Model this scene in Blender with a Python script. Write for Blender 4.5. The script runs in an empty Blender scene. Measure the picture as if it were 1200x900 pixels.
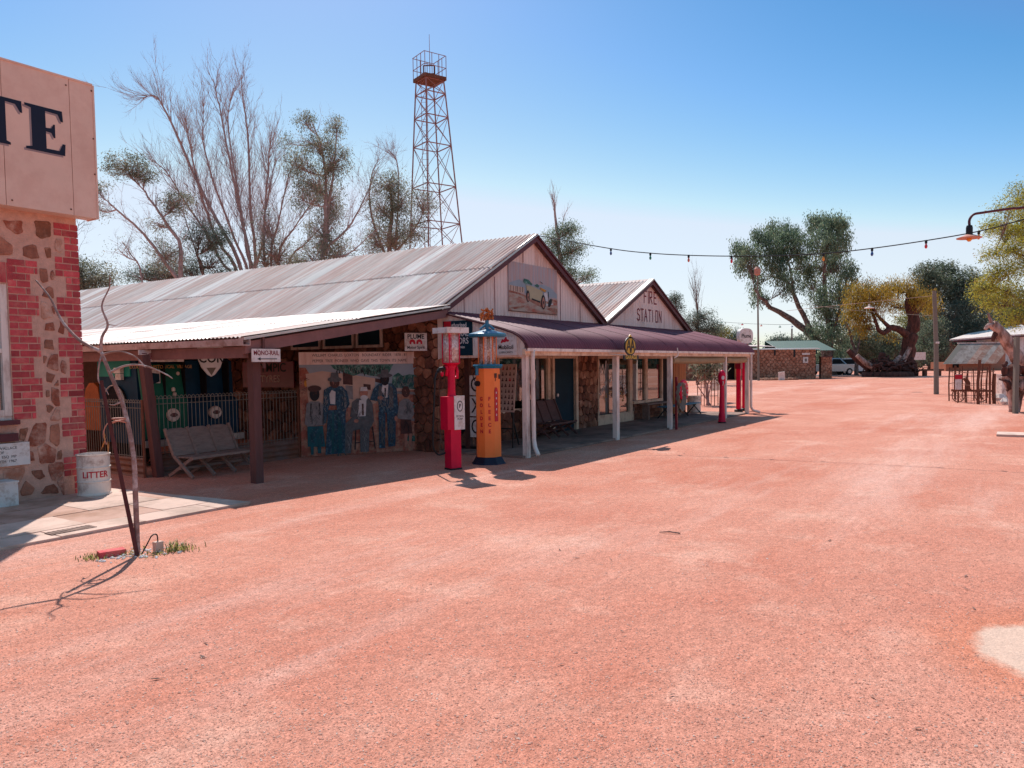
import bpy, math, random
import numpy as np
from mathutils import Vector, Matrix
random.seed(7); np.random.seed(7)
SC = bpy.context.scene; COL = SC.collection
# ---------------------------------------------------------------- camera
EYE = 1.8
TH, PITCH, ROLL = math.radians(33.9), math.radians(3.0), math.radians(0.75)
fwd = Vector((math.cos(TH)*math.cos(PITCH), math.sin(TH)*math.cos(PITCH), -math.sin(PITCH)))
rgt = Vector((math.sin(TH), -math.cos(TH), 0)); upv = rgt.cross(fwd)
r2 = rgt*math.cos(ROLL)-upv*math.sin(ROLL); u2 = upv*math.cos(ROLL)+rgt*math.sin(ROLL)
cd = bpy.data.cameras.new('camera'); cam = bpy.data.objects.new('camera', cd); COL.objects.link(cam)
cam.matrix_world = Matrix.Translation((0,0,EYE)) @ Matrix((r2, u2, -fwd)).transposed().to_4x4()
cd.lens = 27.0; cd.sensor_width = 36.0; cd.shift_y = 0.0206
cd.clip_start = 0.05; cd.clip_end = 6000
SC.camera = cam
# ---------------------------------------------------------------- sky, sun, exposure
SX, SY = 0.66, 0.75; ELEV = math.radians(52)
w = bpy.data.worlds.new('World'); SC.world = w; w.use_nodes = True
nt = w.node_tree; bg = nt.nodes['Background']; sky = nt.nodes.new('ShaderNodeTexSky')
sky.sky_type = 'NISHITA'; sky.sun_disc = False; sky.sun_elevation = ELEV; sky.sun_rotation = math.atan2(SX, SY)
sky.air_density = 1.0; sky.dust_density = 0.45; sky.ozone_density = 1.4; sky.altitude = 50
# deepen the clear-air blue: one even response per channel over the whole dome
sp_ = nt.nodes.new('ShaderNodeSeparateColor'); cb_ = nt.nodes.new('ShaderNodeCombineColor'); nt.links.new(sky.outputs[0], sp_.inputs[0])
def chan(i, p, k, cap, lo):
    def mth(op, v, a):
        n = nt.nodes.new('ShaderNodeMath'); n.operation = op; n.inputs[1].default_value = v; nt.links.new(a, n.inputs[0]); return n.outputs[0]
    a = mth('MULTIPLY', .1275, sp_.outputs[i]); g = mth('SUBTRACT', cap, a); g = mth('MAXIMUM', 0.0, g); g = mth('MULTIPLY', .35, g)
    a = mth('MINIMUM', cap, a); a = mth('POWER', p, a); a = mth('MULTIPLY', k, a); a = mth('MAXIMUM', lo, a)
    n = nt.nodes.new('ShaderNodeMath'); n.operation = 'ADD'; nt.links.new(a, n.inputs[0]); nt.links.new(g, n.inputs[1])
    nt.links.new(mth('MULTIPLY', 1/.1275, n.outputs[0]), cb_.inputs[i])
chan(0, 3.1, 4.7, .547, .13); chan(1, 1.86, 1.49, .728, .30); chan(2, 1.5, 1.15, .866, .50)
nt.links.new(cb_.outputs[0], bg.inputs[0]); bg.inputs[1].default_value = 0.10
sl = bpy.data.lights.new('sun', 'SUN'); sun = bpy.data.objects.new('sun', sl); COL.objects.link(sun)
sl.energy = 4.0; sl.angle = math.radians(0.53); sl.color = (1.0, 0.95, 0.90)
h = math.hypot(SX, SY)
S = Vector((SX/h*math.cos(ELEV), SY/h*math.cos(ELEV), math.sin(ELEV)))
sun.rotation_euler = (-S).to_track_quat('-Z', 'Y').to_euler()
SC.view_settings.view_transform = 'Standard'; SC.view_settings.look = 'None'
SC.view_settings.exposure = 0.35; SC.view_settings.gamma = 1.0

# ---------------------------------------------------------------- materials
def lin(r, g, b):
    f = lambda c: (c/255/12.92) if c/255 <= .04045 else ((c/255+.055)/1.055)**2.4
    return (f(r), f(g), f(b))
def mat(name, col, rough=.8, var=.2, scale=4, bump=.15, bs=60, metal=0, rnd=.0, col2=None, c2=.5, s2=1.2, stretch=(1,1,1), spec=.3, trans=0):
    m = bpy.data.materials.new(name); m.use_nodes = True; t = m.node_tree; N = t.nodes; L = t.links
    b = N['Principled BSDF']; b.inputs['Roughness'].default_value = rough; b.inputs['Metallic'].default_value = metal
    b.inputs['Specular IOR Level'].default_value = spec
    tc = N.new('ShaderNodeTexCoord'); mp = N.new('ShaderNodeMapping'); mp.inputs['Scale'].default_value = stretch
    oi = N.new('ShaderNodeObjectInfo'); ml = N.new('ShaderNodeMath'); ml.operation = 'MULTIPLY'; ml.inputs[1].default_value = 37.0
    ad = N.new('ShaderNodeVectorMath'); ad.operation = 'ADD'
    L.new(oi.outputs['Random'], ml.inputs[0]); L.new(tc.outputs['Object'], ad.inputs[0]); L.new(ml.outputs[0], ad.inputs[1])
    L.new(ad.outputs[0], mp.inputs[0])
    n = N.new('ShaderNodeTexNoise'); n.inputs['Scale'].default_value = scale; n.inputs['Detail'].default_value = 6; n.inputs['Roughness'].default_value = .65
    L.new(mp.outputs[0], n.inputs['Vector'])
    mr = N.new('ShaderNodeMapRange'); mr.inputs[1].default_value = .3; mr.inputs[2].default_value = .7
    mr.inputs[3].default_value = 1-var; mr.inputs[4].default_value = 1+var
    L.new(n.outputs[0], mr.inputs[0])
    val = mr.outputs[0]
    if rnd:
        r = N.new('ShaderNodeMapRange'); r.inputs[3].default_value = 1-rnd; r.inputs[4].default_value = 1+rnd
        L.new(oi.outputs['Random'], r.inputs[0])
        q = N.new('ShaderNodeMath'); q.operation = 'MULTIPLY'; L.new(val, q.inputs[0]); L.new(r.outputs[0], q.inputs[1]); val = q.outputs[0]
    base = None
    if col2:
        n2 = N.new('ShaderNodeTexNoise'); n2.inputs['Scale'].default_value = s2; n2.inputs['Detail'].default_value = 5; n2.inputs['Roughness'].default_value = .7
        L.new(mp.outputs[0], n2.inputs['Vector'])
        m2 = N.new('ShaderNodeMapRange'); m2.inputs[1].default_value = .5-c2*.2+.02; m2.inputs[2].default_value = .68-c2*.2+.02
        L.new(n2.outputs[0], m2.inputs[0])
        mx = N.new('ShaderNodeMix'); mx.data_type = 'RGBA'; mx.inputs[6].default_value = (*col,1); mx.inputs[7].default_value = (*col2,1)
        L.new(m2.outputs[0], mx.inputs[0]); base = mx.outputs[2]
    vm = N.new('ShaderNodeVectorMath'); vm.operation = 'SCALE'
    if base: L.new(base, vm.inputs[0])
    else: vm.inputs[0].default_value = col
    L.new(val, vm.inputs['Scale']); L.new(vm.outputs[0], b.inputs['Base Color'])
    if bump:
        nb = N.new('ShaderNodeTexNoise'); nb.inputs['Scale'].default_value = bs; nb.inputs['Detail'].default_value = 4
        L.new(mp.outputs[0], nb.inputs['Vector'])
        bp = N.new('ShaderNodeBump'); bp.inputs['Strength'].default_value = bump; bp.inputs['Distance'].default_value = .02
        L.new(nb.outputs[0], bp.inputs['Height']); L.new(bp.outputs[0], b.inputs['Normal'])
    return m
M = {}
def mm(k, *a, **kw): M[k] = mat(k, *a, **kw)
mm('brick', (.55,.075,.085), .85, .12, 9, .4, 90, rnd=.28, col2=(.60,.16,.14), c2=.25, s2=6)
mm('brick_dark', (.34,.05,.055), .85, .25, 9, .4, 90, rnd=.3)
mm('mortar', (.64,.37,.285), .95, .18, 8, .6, 60)
mm('sandstone', (.52,.27,.19), .9, .3, 5, .7, 25, rnd=.25, col2=(.25,.10,.06), c2=.7, s2=3)
mm('render_stone', (.60,.36,.28), .95, .15, 5, .7, 35, rnd=.08, col2=(.46,.19,.12), c2=.35, s2=4)
mm('warm_stone', (.38,.16,.105), .9, .25, 5, .8, 25, rnd=.25, col2=(.24,.085,.055), c2=.5, s2=3)
mm('patch_stone', (.58,.34,.26), .95, .2, 5, .8, 35, rnd=.08, col2=(.30,.09,.055), c2=.75, s2=3.2)
mm('brown_stone', (.24,.095,.055), .9, .35, 6, .7, 25, rnd=.35, col2=(.13,.05,.035), c2=.6, s2=4)
mm('stone_mortar', (.20,.11,.08), .95, .2, 8, .5, 50)
mm('hut_stone', (.30,.12,.07), .9, .3, 3, .6, 20, rnd=.3, col2=(.40,.20,.13), c2=.5, s2=1.5)
mm('sign_board', (.80,.54,.43), .6, .05, 1.5, .05, 40, col2=(.74,.47,.37), c2=.35, s2=2.5)
mm('navy_paint', (.008,.010,.03), .5, .1, 5, 0)
mm('grey_paint', (.33,.24,.24), .6, .1, 5, 0)
mm('white_paint', (.82,.69,.62), .55, .08, 3, .08, 50, col2=(.50,.36,.31), c2=.15, s2=5, stretch=(1,1,.3))
mm('white_sign', (.72,.66,.63), .5, .06, 6, .03, 50, col2=(.50,.38,.32), c2=.2, s2=8)
mm('pink_board', (.86,.66,.59), .7, .08, 3, .15, 60, col2=(.62,.40,.33), c2=.15, s2=1.5, stretch=(2,2,.35))
mm('cream_paint', (.76,.54,.39), .6, .08, 3, .08, 50, col2=(.5,.30,.2), c2=.2, s2=4)
mm('maroon', (.10,.022,.030), .5, .15, 5, .1, 50)
mm('awning_iron', (.20,.060,.078), .58, .12, 3, .1, 60, rnd=.08, spec=.28)
mm('post_brown', (.13,.055,.05), .75, .2, 6, .3, 40, stretch=(3,3,.4))
mm('beam_brown', (.24,.115,.105), .75, .15, 4, .2, 40)
mm('roof_rust', (.66,.42,.35), .72, .14, 5, .1, 60, rnd=.08, col2=(.74,.62,.56), c2=.5, s2=1.6, stretch=(4.0,.18,1), spec=.2)
mm('roof_grey', (.73,.61,.55), .7, .14, 5, .1, 60, rnd=.08, col2=(.62,.39,.32), c2=.45, s2=1.6, stretch=(4.0,.18,1), spec=.22)
mm('roof_zinc', (.74,.62,.57), .5, .10, 5, .1, 60, metal=.1, rnd=.10, col2=(.45,.26,.21), c2=.3, s2=2.6, stretch=(2.2,.5,1))
mm('roof_streak', (.82,.73,.67), .65, .12, 5, .1, 60, rnd=.10, col2=(.60,.38,.33), c2=.3, s2=1.1, stretch=(3,.16,1), spec=.2)
mm('zinc', (.55,.50,.48), .35, .12, 5, .1, 60, metal=.6)
mm('gutter', (.52,.36,.33), .45, .12, 3, .1, 50, col2=(.33,.18,.15), c2=.3, s2=4)
mm('iron_wall', (.22,.14,.12), .6, .2, 3, .1, 50, metal=.3, col2=(.24,.11,.07), c2=.5, s2=2)
mm('fence_wire', (.21,.19,.16), .5, .15, 8, 0, metal=.0)
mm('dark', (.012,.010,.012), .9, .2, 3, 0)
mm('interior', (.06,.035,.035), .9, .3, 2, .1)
mm('teal_dark', (.006,.030,.050), .6, .2, 2, .05, 30, spec=.12)
mm('teal', (.01,.26,.20), .5, .2, 2, .05, 30)
mm('bus_green', (.012,.13,.08), .5, .25, 3, .05, 30, spec=.2)
mm('bus_blue', (.006,.040,.080), .5, .25, 3, .05, 30, spec=.15)
mm('orange_tank', (.42,.11,.025), .5, .25, 4, .1, 30)
mm('red_pump', (.64,.002,.045), .42, .14, 3, .02, 40, spec=.25)
mm('dark_red', (.24,.006,.022), .35, .15, 3, .05, 40, spec=.5)
mm('gold_pump', (.92,.215,.05), .38, .06, 3, .02, 40, spec=.25)
mm('blue_cap', (.015,.16,.27), .35, .1, 4, .03, 40, spec=.5)
mm('black', (.012,.012,.014), .5, .1, 5, .05, 40)
mm('red_print', (.52,.012,.03), .5, .1, 8, 0)
mm('maroon_print', (.20,.012,.025), .6, .25, 12, 0)
mm('black_print', (.02,.018,.02), .6, .2, 12, 0)
mm('white_print', (.68,.62,.60), .6, .1, 8, 0)
mm('yellow_print', (.55,.30,.10), .6, .2, 8, 0)
mm('aa_yellow', (.55,.32,.03), .45, .12, 8, 0)
mm('litter_white', (.80,.66,.58), .42, .06, 5, .05, 30, col2=(.38,.24,.19), c2=.12, s2=5)
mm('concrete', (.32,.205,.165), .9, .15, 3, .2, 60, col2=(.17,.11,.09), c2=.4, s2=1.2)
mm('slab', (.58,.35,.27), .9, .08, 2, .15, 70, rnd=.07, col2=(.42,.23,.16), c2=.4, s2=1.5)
mm('slab_pale', (.68,.47,.38), .9, .07, 2, .15, 70, rnd=.05, col2=(.48,.33,.26), c2=.3, s2=1.5)
mm('bench_wood', (.27,.18,.15), .8, .25, 5, .3, 40, rnd=.1, stretch=(1,4,4))
mm('bench_brown', (.13,.06,.055), .7, .25, 5, .3, 40, rnd=.1, stretch=(1,4,4))
mm('bench_blue', (.04,.20,.28), .6, .2, 5, .2, 40)
mm('tan_board', (.42,.17,.06), .7, .25, 3, .2, 30, rnd=.15, stretch=(4,4,.5))
mm('canvas', (.34,.24,.14), .9, .12, 4, .2, 60)
mm('rust', (.16,.060,.035), .85, .3, 6, .4, 40, rnd=.2)
mm('pole_grey', (.20,.17,.14), .85, .15, 6, .3, 30, stretch=(3,3,.3))
mm('tower_steel', (.30,.135,.12), .65, .2, 3, .1, 40)
mm('bark', (.26,.17,.14), .9, .3, 4, .6, 18, stretch=(2,2,.6), col2=(.08,.045,.035), c2=.5, s2=3)
mm('bark_red', (.13,.05,.038), .9, .35, 3, .8, 10, stretch=(2,2,.5), col2=(.06,.025,.02), c2=.5, s2=2)
mm('bark_dead', (.40,.27,.25), .85, .2, 4, .4, 18)
mm('bark_pale', (.52,.34,.29), .85, .3, 3, .6, 12, stretch=(2,2,.5), col2=(.18,.085,.06), c2=.5, s2=2)
mm('sap_bark', (.27,.155,.13), .75, .25, 9, .4, 60, col2=(.50,.40,.38), c2=.3, s2=7)
mm('stake', (.105,.03,.028), .8, .25, 6, .4, 50, stretch=(3,3,.4))
mm('pug_wall', (.42,.18,.11), .95, .15, 1, .2, 20)
mm('car_white', (.55,.58,.60), .25, .04, 2, 0, spec=.6)
mm('car_silver', (.36,.38,.40), .25, .04, 2, 0, metal=.5, spec=.6)
mm('tyre', (.02,.02,.022), .9, .1, 9, .1)
mm('green_iron', (.025,.085,.07), .5, .15, 2, .1, 20)
mm('asphalt', (.22,.19,.18), .9, .1, 2, .1)
mm('copper', (.50,.22,.16), .6, .12, 5, .05, 30, metal=.1)
mm('art_sky', (.30,.34,.38), .6, .12, 3, 0); mm('art_cream', (.55,.36,.28), .6, .12, 4, 0)
mm('art_earth', (.30,.075,.045), .6, .35, 7, 0, col2=(.42,.22,.15), c2=.5, s2=5)
mm('art_green', (.02,.11,.085), .6, .5, 12, 0, col2=(.18,.30,.26), c2=.3, s2=14)
mm('art_navy', (.012,.05,.09), .6, .5, 14, 0, col2=(.10,.17,.20), c2=.2, s2=22)
mm('art_teal', (.008,.09,.11), .6, .3, 10, 0); mm('art_grey', (.10,.10,.105), .6, .4, 12, 0)
mm('art_greyl', (.22,.20,.20), .6, .3, 12, 0); mm('art_dark', (.012,.010,.014), .6, .3, 12, 0)
mm('art_skin', (.42,.17,.12), .6, .2, 12, 0); mm('art_brown', (.08,.03,.025), .6, .3, 12, 0)
mm('art_white', (.62,.56,.55), .6, .15, 12, 0); mm('art_gold', (.55,.22,.03), .6, .2, 12, 0)
mm('art_wash', (.40,.37,.40), .6, .10, 2, 0, col2=(.55,.30,.24), c2=.35, s2=2.5, stretch=(6,6,.35))
mm('art_sand', (.46,.33,.26), .6, .15, 4, 0, col2=(.42,.10,.06), c2=.35, s2=2.2, stretch=(1,1,3.5))
mm('art_car', (.46,.36,.22), .5, .1, 5, 0)

def glass(name, tint, refl):
    m = bpy.data.materials.new(name); m.use_nodes = True; t = m.node_tree; N = t.nodes; L = t.links
    N.remove(N['Principled BSDF']); out = N['Material Output']
    tr = N.new('ShaderNodeBsdfTransparent'); tr.inputs[0].default_value = (*tint,1)
    g = N.new('ShaderNodeBsdfGlossy'); g.inputs['Roughness'].default_value = .02
    fr = N.new('ShaderNodeFresnel'); fr.inputs[0].default_value = 1.6
    ma = N.new('ShaderNodeMath'); ma.operation = 'ADD'; ma.use_clamp = True; ma.inputs[1].default_value = refl
    mx = N.new('ShaderNodeMixShader'); L.new(fr.outputs[0], ma.inputs[0]); L.new(ma.outputs[0], mx.inputs[0])
    L.new(tr.outputs[0], mx.inputs[1]); L.new(g.outputs[0], mx.inputs[2]); L.new(mx.outputs[0], out.inputs[0])
    M[name] = m
glass('window_glass', (.55,.6,.62), .22); glass('clear_glass', (.9,.92,.9), .04)
def cylglass():
    # embossed glass cylinder of the old visible pumps: pale, speckled
    m = mat('pump_glass', (.50,.30,.27), .2, .45, 22, .7, 30, col2=(.62,.57,.56), c2=.5, s2=18, spec=.6); M['pump_glass'] = m
    mm('glass_red', (.42,.03,.06), .25, .35, 30, .5, 30, col2=(.60,.30,.30), c2=.35, s2=26, spec=.5); mm('glass_brown', (.36,.16,.10), .25, .35, 30, .5, 30, col2=(.60,.45,.38), c2=.5, s2=26, spec=.5)
cylglass()
def leafmat(name, c1, c2, c3=None):
    m = bpy.data.materials.new(name); m.use_nodes = True; t = m.node_tree; N = t.nodes; L = t.links
    b = N['Principled BSDF']; b.inputs['Roughness'].default_value = .55; b.inputs['Specular IOR Level'].default_value = .3
    at = N.new('ShaderNodeAttribute'); at.attribute_name = 'tone'
    cr = N.new('ShaderNodeValToRGB'); cr.color_ramp.elements[0].color = (*c1,1); cr.color_ramp.elements[1].color = (*c2,1)
    cr.color_ramp.elements[0].position = .15; cr.color_ramp.elements[1].position = .8
    if c3: e = cr.color_ramp.elements.new(.95); e.color = (*c3,1)
    L.new(at.outputs['Fac'], cr.inputs[0]); L.new(cr.outputs[0], b.inputs['Base Color'])
    tl = N.new('ShaderNodeBsdfTranslucent'); L.new(cr.outputs[0], tl.inputs[0])
    mx = N.new('ShaderNodeMixShader'); mx.inputs[0].default_value = .5
    L.new(b.outputs[0], mx.inputs[1]); L.new(tl.outputs[0], mx.inputs[2]); L.new(mx.outputs[0], N['Material Output'].inputs[0])
    M[name] = m
leafmat('leaf_gum', (.045,.085,.070), (.20,.25,.19), (.28,.19,.14))
leafmat('leaf_blue', (.055,.11,.075), (.27,.34,.21), (.30,.24,.14))
leafmat('leaf_gold', (.22,.15,.03), (.56,.38,.05), (.56,.24,.09))
leafmat('leaf_olive', (.09,.11,.035), (.32,.32,.08), (.40,.27,.09))
leafmat('leaf_yellow', (.16,.18,.03), (.50,.46,.07), (.50,.32,.08))
leafmat('leaf_dark', (.05,.075,.05), (.20,.235,.15), (.28,.21,.13))
leafmat('leaf_rust', (.11,.13,.09), (.33,.33,.23), (.42,.27,.17))
leafmat('grass_green', (.14,.15,.04), (.42,.40,.14))
leafmat('gravel_tone', (.60,.33,.25), (.76,.50,.40), (.82,.70,.62))

# ---------------------------------------------------------------- mesh helpers
WM = {}
class MB:
    def __init__(s): s.v=[]; s.f=[]; s.m=[]; s.cur=0
    def quad(s,*p):
        i=len(s.v); s.v+= [tuple(q) for q in p]; s.f.append(tuple(range(i,i+len(p)))); s.m.append(s.cur)
    def box(s,x0,x1,y0,y1,z0,z1,ch=0):
        i=len(s.v)
        s.v+=[(x,y,z) for z in (z0,z1) for y in (y0,y1) for x in (x0,x1)]
        for f in ((0,2,3,1),(4,5,7,6),(0,1,5,4),(2,6,7,3),(0,4,6,2),(1,3,7,5)): s.f.append(tuple(i+k for k in f)); s.m.append(s.cur)
        return s
    def obox(s,O,U,V,N,u,v,n):
        O=Vector(O);U=Vector(U);V=Vector(V);N=Vector(N); i=len(s.v)
        s.v+=[tuple(O+U*a+V*b+N*c) for c in n for b in v for a in u]
        for f in ((0,2,3,1),(4,5,7,6),(0,1,5,4),(2,6,7,3),(0,4,6,2),(1,3,7,5)): s.f.append(tuple(i+k for k in f)); s.m.append(s.cur)
        return s
    def beam(s,a,b,w,hh,up=(0,0,1)):
        a=Vector(a);b=Vector(b);d=(b-a);L=d.length;d.normalize();up=Vector(up)
        if abs(d.dot(up))>.99: up=Vector((1,0,0))
        sd=d.cross(up).normalized();u=sd.cross(d)
        return s.obox(a,d,sd,u,(0,L),(-w/2,w/2),(-hh/2,hh/2))
    def prism(s,pts,D):
        # pts: closed 3D polygon, D: extrusion vector
        D=Vector(D);i=len(s.v);n=len(pts)
        s.v+=[tuple(p) for p in pts]+[tuple(Vector(p)+D) for p in pts]
        s.f.append(tuple(range(i,i+n)));s.m.append(s.cur); s.f.append(tuple(range(i+2*n-1,i+n-1,-1)));s.m.append(s.cur)
        for k in range(n):
            j=(k+1)%n; s.f.append((i+k,i+n+k,i+n+j,i+j)); s.m.append(s.cur)
        return s
    def tube(s,P,R,n=6,cap=True,jit=0):
        P=[Vector(p) for p in P]
        if not hasattr(R,'__len__'): R=[R]*len(P)
        i0=len(s.v); ref=None
        for k,p in enumerate(P):
            d=(P[min(k+1,len(P)-1)]-P[max(k-1,0)])
            if d.length<1e-9: d=Vector((0,0,1))
            d.normalize()
            if ref is None: ref=Vector((1,0,0)) if abs(d.x)<.8 else Vector((0,1,0))
            a=(ref-d*ref.dot(d)); 
            if a.length<1e-5: a=d.orthogonal()
            a.normalize(); b=d.cross(a); ref=a
            for q in range(n):
                t=2*math.pi*q/n; r=R[k]*(1+(random.uniform(-jit,jit) if jit else 0))
                s.v.append(tuple(p+a*(r*math.cos(t))+b*(r*math.sin(t))))
            if k:
                for q in range(n):
                    A=i0+(k-1)*n+q;B=i0+(k-1)*n+(q+1)%n
                    s.f.append((A,B,B+n,A+n)); s.m.append(s.cur)
        if cap and n>2:
            s.f.append(tuple(i0+q for q in range(n-1,-1,-1))); s.m.append(s.cur)
            e=i0+(len(P)-1)*n; s.f.append(tuple(e+q for q in range(n))); s.m.append(s.cur)
        return s
    def lathe(s,cx,cy,prof,n=20,sq=0):
        i0=len(s.v)
        for (r,z) in prof:
            for q in range(n):
                t=2*math.pi*(q+.5)/n; s.v.append((cx+r*math.cos(t),cy+r*math.sin(t),z))
        for k in range(1,len(prof)):
            for q in range(n):
                A=i0+(k-1)*n+q;B=i0+(k-1)*n+(q+1)%n
                s.f.append((A,B,B+n,A+n)); s.m.append(s.cur)
        s.f.append(tuple(i0+q for q in range(n-1,-1,-1))); s.m.append(s.cur)
        e=i0+(len(prof)-1)*n; s.f.append(tuple(e+q for q in range(n))); s.m.append(s.cur)
        return s
    def mesh(s,name,inv=None):
        me=bpy.data.meshes.new(name)
        vs=[tuple(inv@Vector(v)) for v in s.v] if inv is not None else s.v
        me.from_pydata(vs,[],s.f); 
        return me
    def build(s,name,mats,parent=None,kind=None,smooth=False,local=False,label=None):
        inv=None
        if parent is not None and not local: inv=WM[parent.name].inverted()
        me=s.mesh(name,inv)
        if not isinstance(mats,(list,tuple)): mats=[mats]
        for q in mats: me.materials.append(M[q])
        if len(mats)>1: me.polygons.foreach_set('material_index',s.m)
        if smooth: me.polygons.foreach_set('use_smooth',[True]*len(me.polygons))
        o=bpy.data.objects.new(name,me); COL.objects.link(o)
        if parent is not None: o.parent=parent; WM[o.name]=WM[parent.name].copy()
        else: WM[o.name]=Matrix.Identity(4)
        if kind: o['kind']=kind
        if label: o['label']=label
        return o
def thing(name,label,cat,loc=(0,0,0),rz=0,group=None):
    o=bpy.data.objects.new(name,None); COL.objects.link(o); o.location=loc; o.rotation_euler=(0,0,rz)
    o.empty_display_size=.2
    WM[o.name]=Matrix.Translation(loc)@Matrix.Rotation(rz,4,'Z')
    o['label']=label; o['category']=cat
    if group: o['group']=group
    return o
def tag(o,label,cat,group=None):
    o['label']=label;o['category']=cat
    if group:o['group']=group
    return o
def inst(name,me,parent,Mw,kind=None):
    o=bpy.data.objects.new(name,me); COL.objects.link(o); o.parent=parent
    o.matrix_local=WM[parent.name].inverted()@Mw; WM[o.name]=Mw
    return o
def dup(src,loc,rz,label,extra=None):
    r=src.copy(); COL.objects.link(r); r.location=loc; r.rotation_euler=(0,0,rz); r['label']=label
    WM[r.name]=Matrix.Translation(loc)@Matrix.Rotation(rz,4,'Z')
    for c in src.children:
        d=c.copy(); COL.objects.link(d); d.parent=r
        for g in c.children:
            e=g.copy(); COL.objects.link(e); e.parent=d
    return r
def text(body,size,O,U,V,m,parent,name='lettering',align='CENTER',sx=1.0,ext=.003,bold=0):
    cu=bpy.data.curves.new('t','FONT'); cu.body=body; cu.size=size; cu.align_x=align; cu.align_y='CENTER'; cu.extrude=ext; cu.resolution_u=3; cu.offset=bold
    to=bpy.data.objects.new('t',cu); COL.objects.link(to)
    dg=bpy.context.evaluated_depsgraph_get(); me=bpy.data.meshes.new_from_object(to.evaluated_get(dg))
    bpy.data.objects.remove(to); bpy.data.curves.remove(cu)
    U=Vector(U).normalized();V=Vector(V).normalized();Nn=U.cross(V)
    Mx=Matrix((U*sx,V,Nn)).transposed().to_4x4(); Mx.translation=Vector(O)
    inv=WM[parent.name].inverted()@Mx if parent else Mx
    me.transform(inv); me.materials.clear(); me.materials.append(M[m]); me.name=name
    o=bpy.data.objects.new(name,me); COL.objects.link(o)
    if parent: o.parent=parent; WM[o.name]=WM[parent.name].copy()
    return o
def clip(poly,nx,ny,c):
    out=[]
    for i in range(len(poly)):
        a=poly[i];b=poly[(i+1)%len(poly)]; da=a[0]*nx+a[1]*ny-c; db=b[0]*nx+b[1]*ny-c
        if da<=0: out.append(a)
        if (da<0<db) or (db<0<da):
            t=da/(da-db); out.append((a[0]+(b[0]-a[0])*t,a[1]+(b[1]-a[1])*t))
    return out
def rubble(u0,u1,v0,v1,cw,chh,gap,rs=1):
    rng=random.Random(rs); pts=[]; nr=max(1,round((v1-v0)/chh))
    for r in range(nr):
        nc=max(1,round((u1-u0)/cw)); off=.25 if r%2 else -.25
        for c in range(-1,nc+1):
            pts.append((u0+(c+.5+off+rng.uniform(-.28,.28))*(u1-u0)/nc, v0+(r+.5+rng.uniform(-.28,.28))*(v1-v0)/nr))
    polys=[]
    for i,p in enumerate(pts):
        po=[(u0,v0),(u1,v0),(u1,v1),(u0,v1)]
        for j,q in enumerate(pts):
            if i==j: continue
            dx,dy=q[0]-p[0],q[1]-p[1]; dd=math.hypot(dx,dy)
            if dd>3.2*max(cw,chh): continue
            nx,ny=dx/dd,dy/dd
            po=clip(po,nx,ny,(p[0]+q[0])/2*nx+(p[1]+q[1])/2*ny-gap/2)
            if len(po)<3: break
        if len(po)>=3:
            A=abs(sum(po[k][0]*po[(k+1)%len(po)][1]-po[(k+1)%len(po)][0]*po[k][1] for k in range(len(po))))/2
            if A>.15*cw*chh: polys.append(po)
    return polys
def stone(mb,poly,O,U,V,N,d,rng=random):
    O=Vector(O);U=Vector(U);V=Vector(V);N=Vector(N)
    cu=sum(p[0] for p in poly)/len(poly);cv=sum(p[1] for p in poly)/len(poly)
    # cut corners for an irregular outline
    q=[]
    for k in range(len(poly)):
        a=poly[k-1];b=poly[k];c=poly[(k+1)%len(poly)]; t=rng.uniform(.05,.15)
        q.append((b[0]+(a[0]-b[0])*t,b[1]+(a[1]-b[1])*t)); q.append((b[0]+(c[0]-b[0])*t,b[1]+(c[1]-b[1])*t))
    q2=[]
    for k in range(len(q)):
        a=q[k];b=q[(k+1)%len(q)]; q2.append(a); l=math.hypot(b[0]-a[0],b[1]-a[1])
        if l>.07: t=rng.uniform(.35,.65); q2.append((a[0]+(b[0]-a[0])*t+rng.gauss(0,.05)*l,a[1]+(b[1]-a[1])*t+rng.gauss(0,.05)*l))
    q=q2
    i=len(mb.v);n=len(q); d1=d*rng.uniform(.4,.7); dd=d*rng.uniform(.85,1.3)
    for (u,v) in q: mb.v.append(tuple(O+U*u+V*v))
    for (u,v) in q: mb.v.append(tuple(O+U*u+V*v+N*d1))
    for (u,v) in q: mb.v.append(tuple(O+U*(u+(cu-u)*.09)+V*(v+(cv-v)*.09)+N*(dd*rng.uniform(.85,1.1))))
    for L in (0,1):
        for k in range(n):
            j=(k+1)%n; mb.f.append((i+L*n+k,i+L*n+j,i+(L+1)*n+j,i+(L+1)*n+k)); mb.m.append(mb.cur)
    mb.f.append(tuple(i+2*n+k for k in range(n))); mb.m.append(mb.cur)
def stones(polys,O,U,V,N,d,mats,parent,name='stone',merge=False):
    if merge:
        mb=MB()
        for p in polys: mb.cur=random.randrange(len(mats)); stone(mb,p,O,U,V,N,d)
        return mb.build(name,mats,parent,kind='stuff')
    for p in polys:
        mb=MB(); stone(mb,p,O,U,V,N,d); mb.build(name,random.choice(mats),parent)
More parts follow.
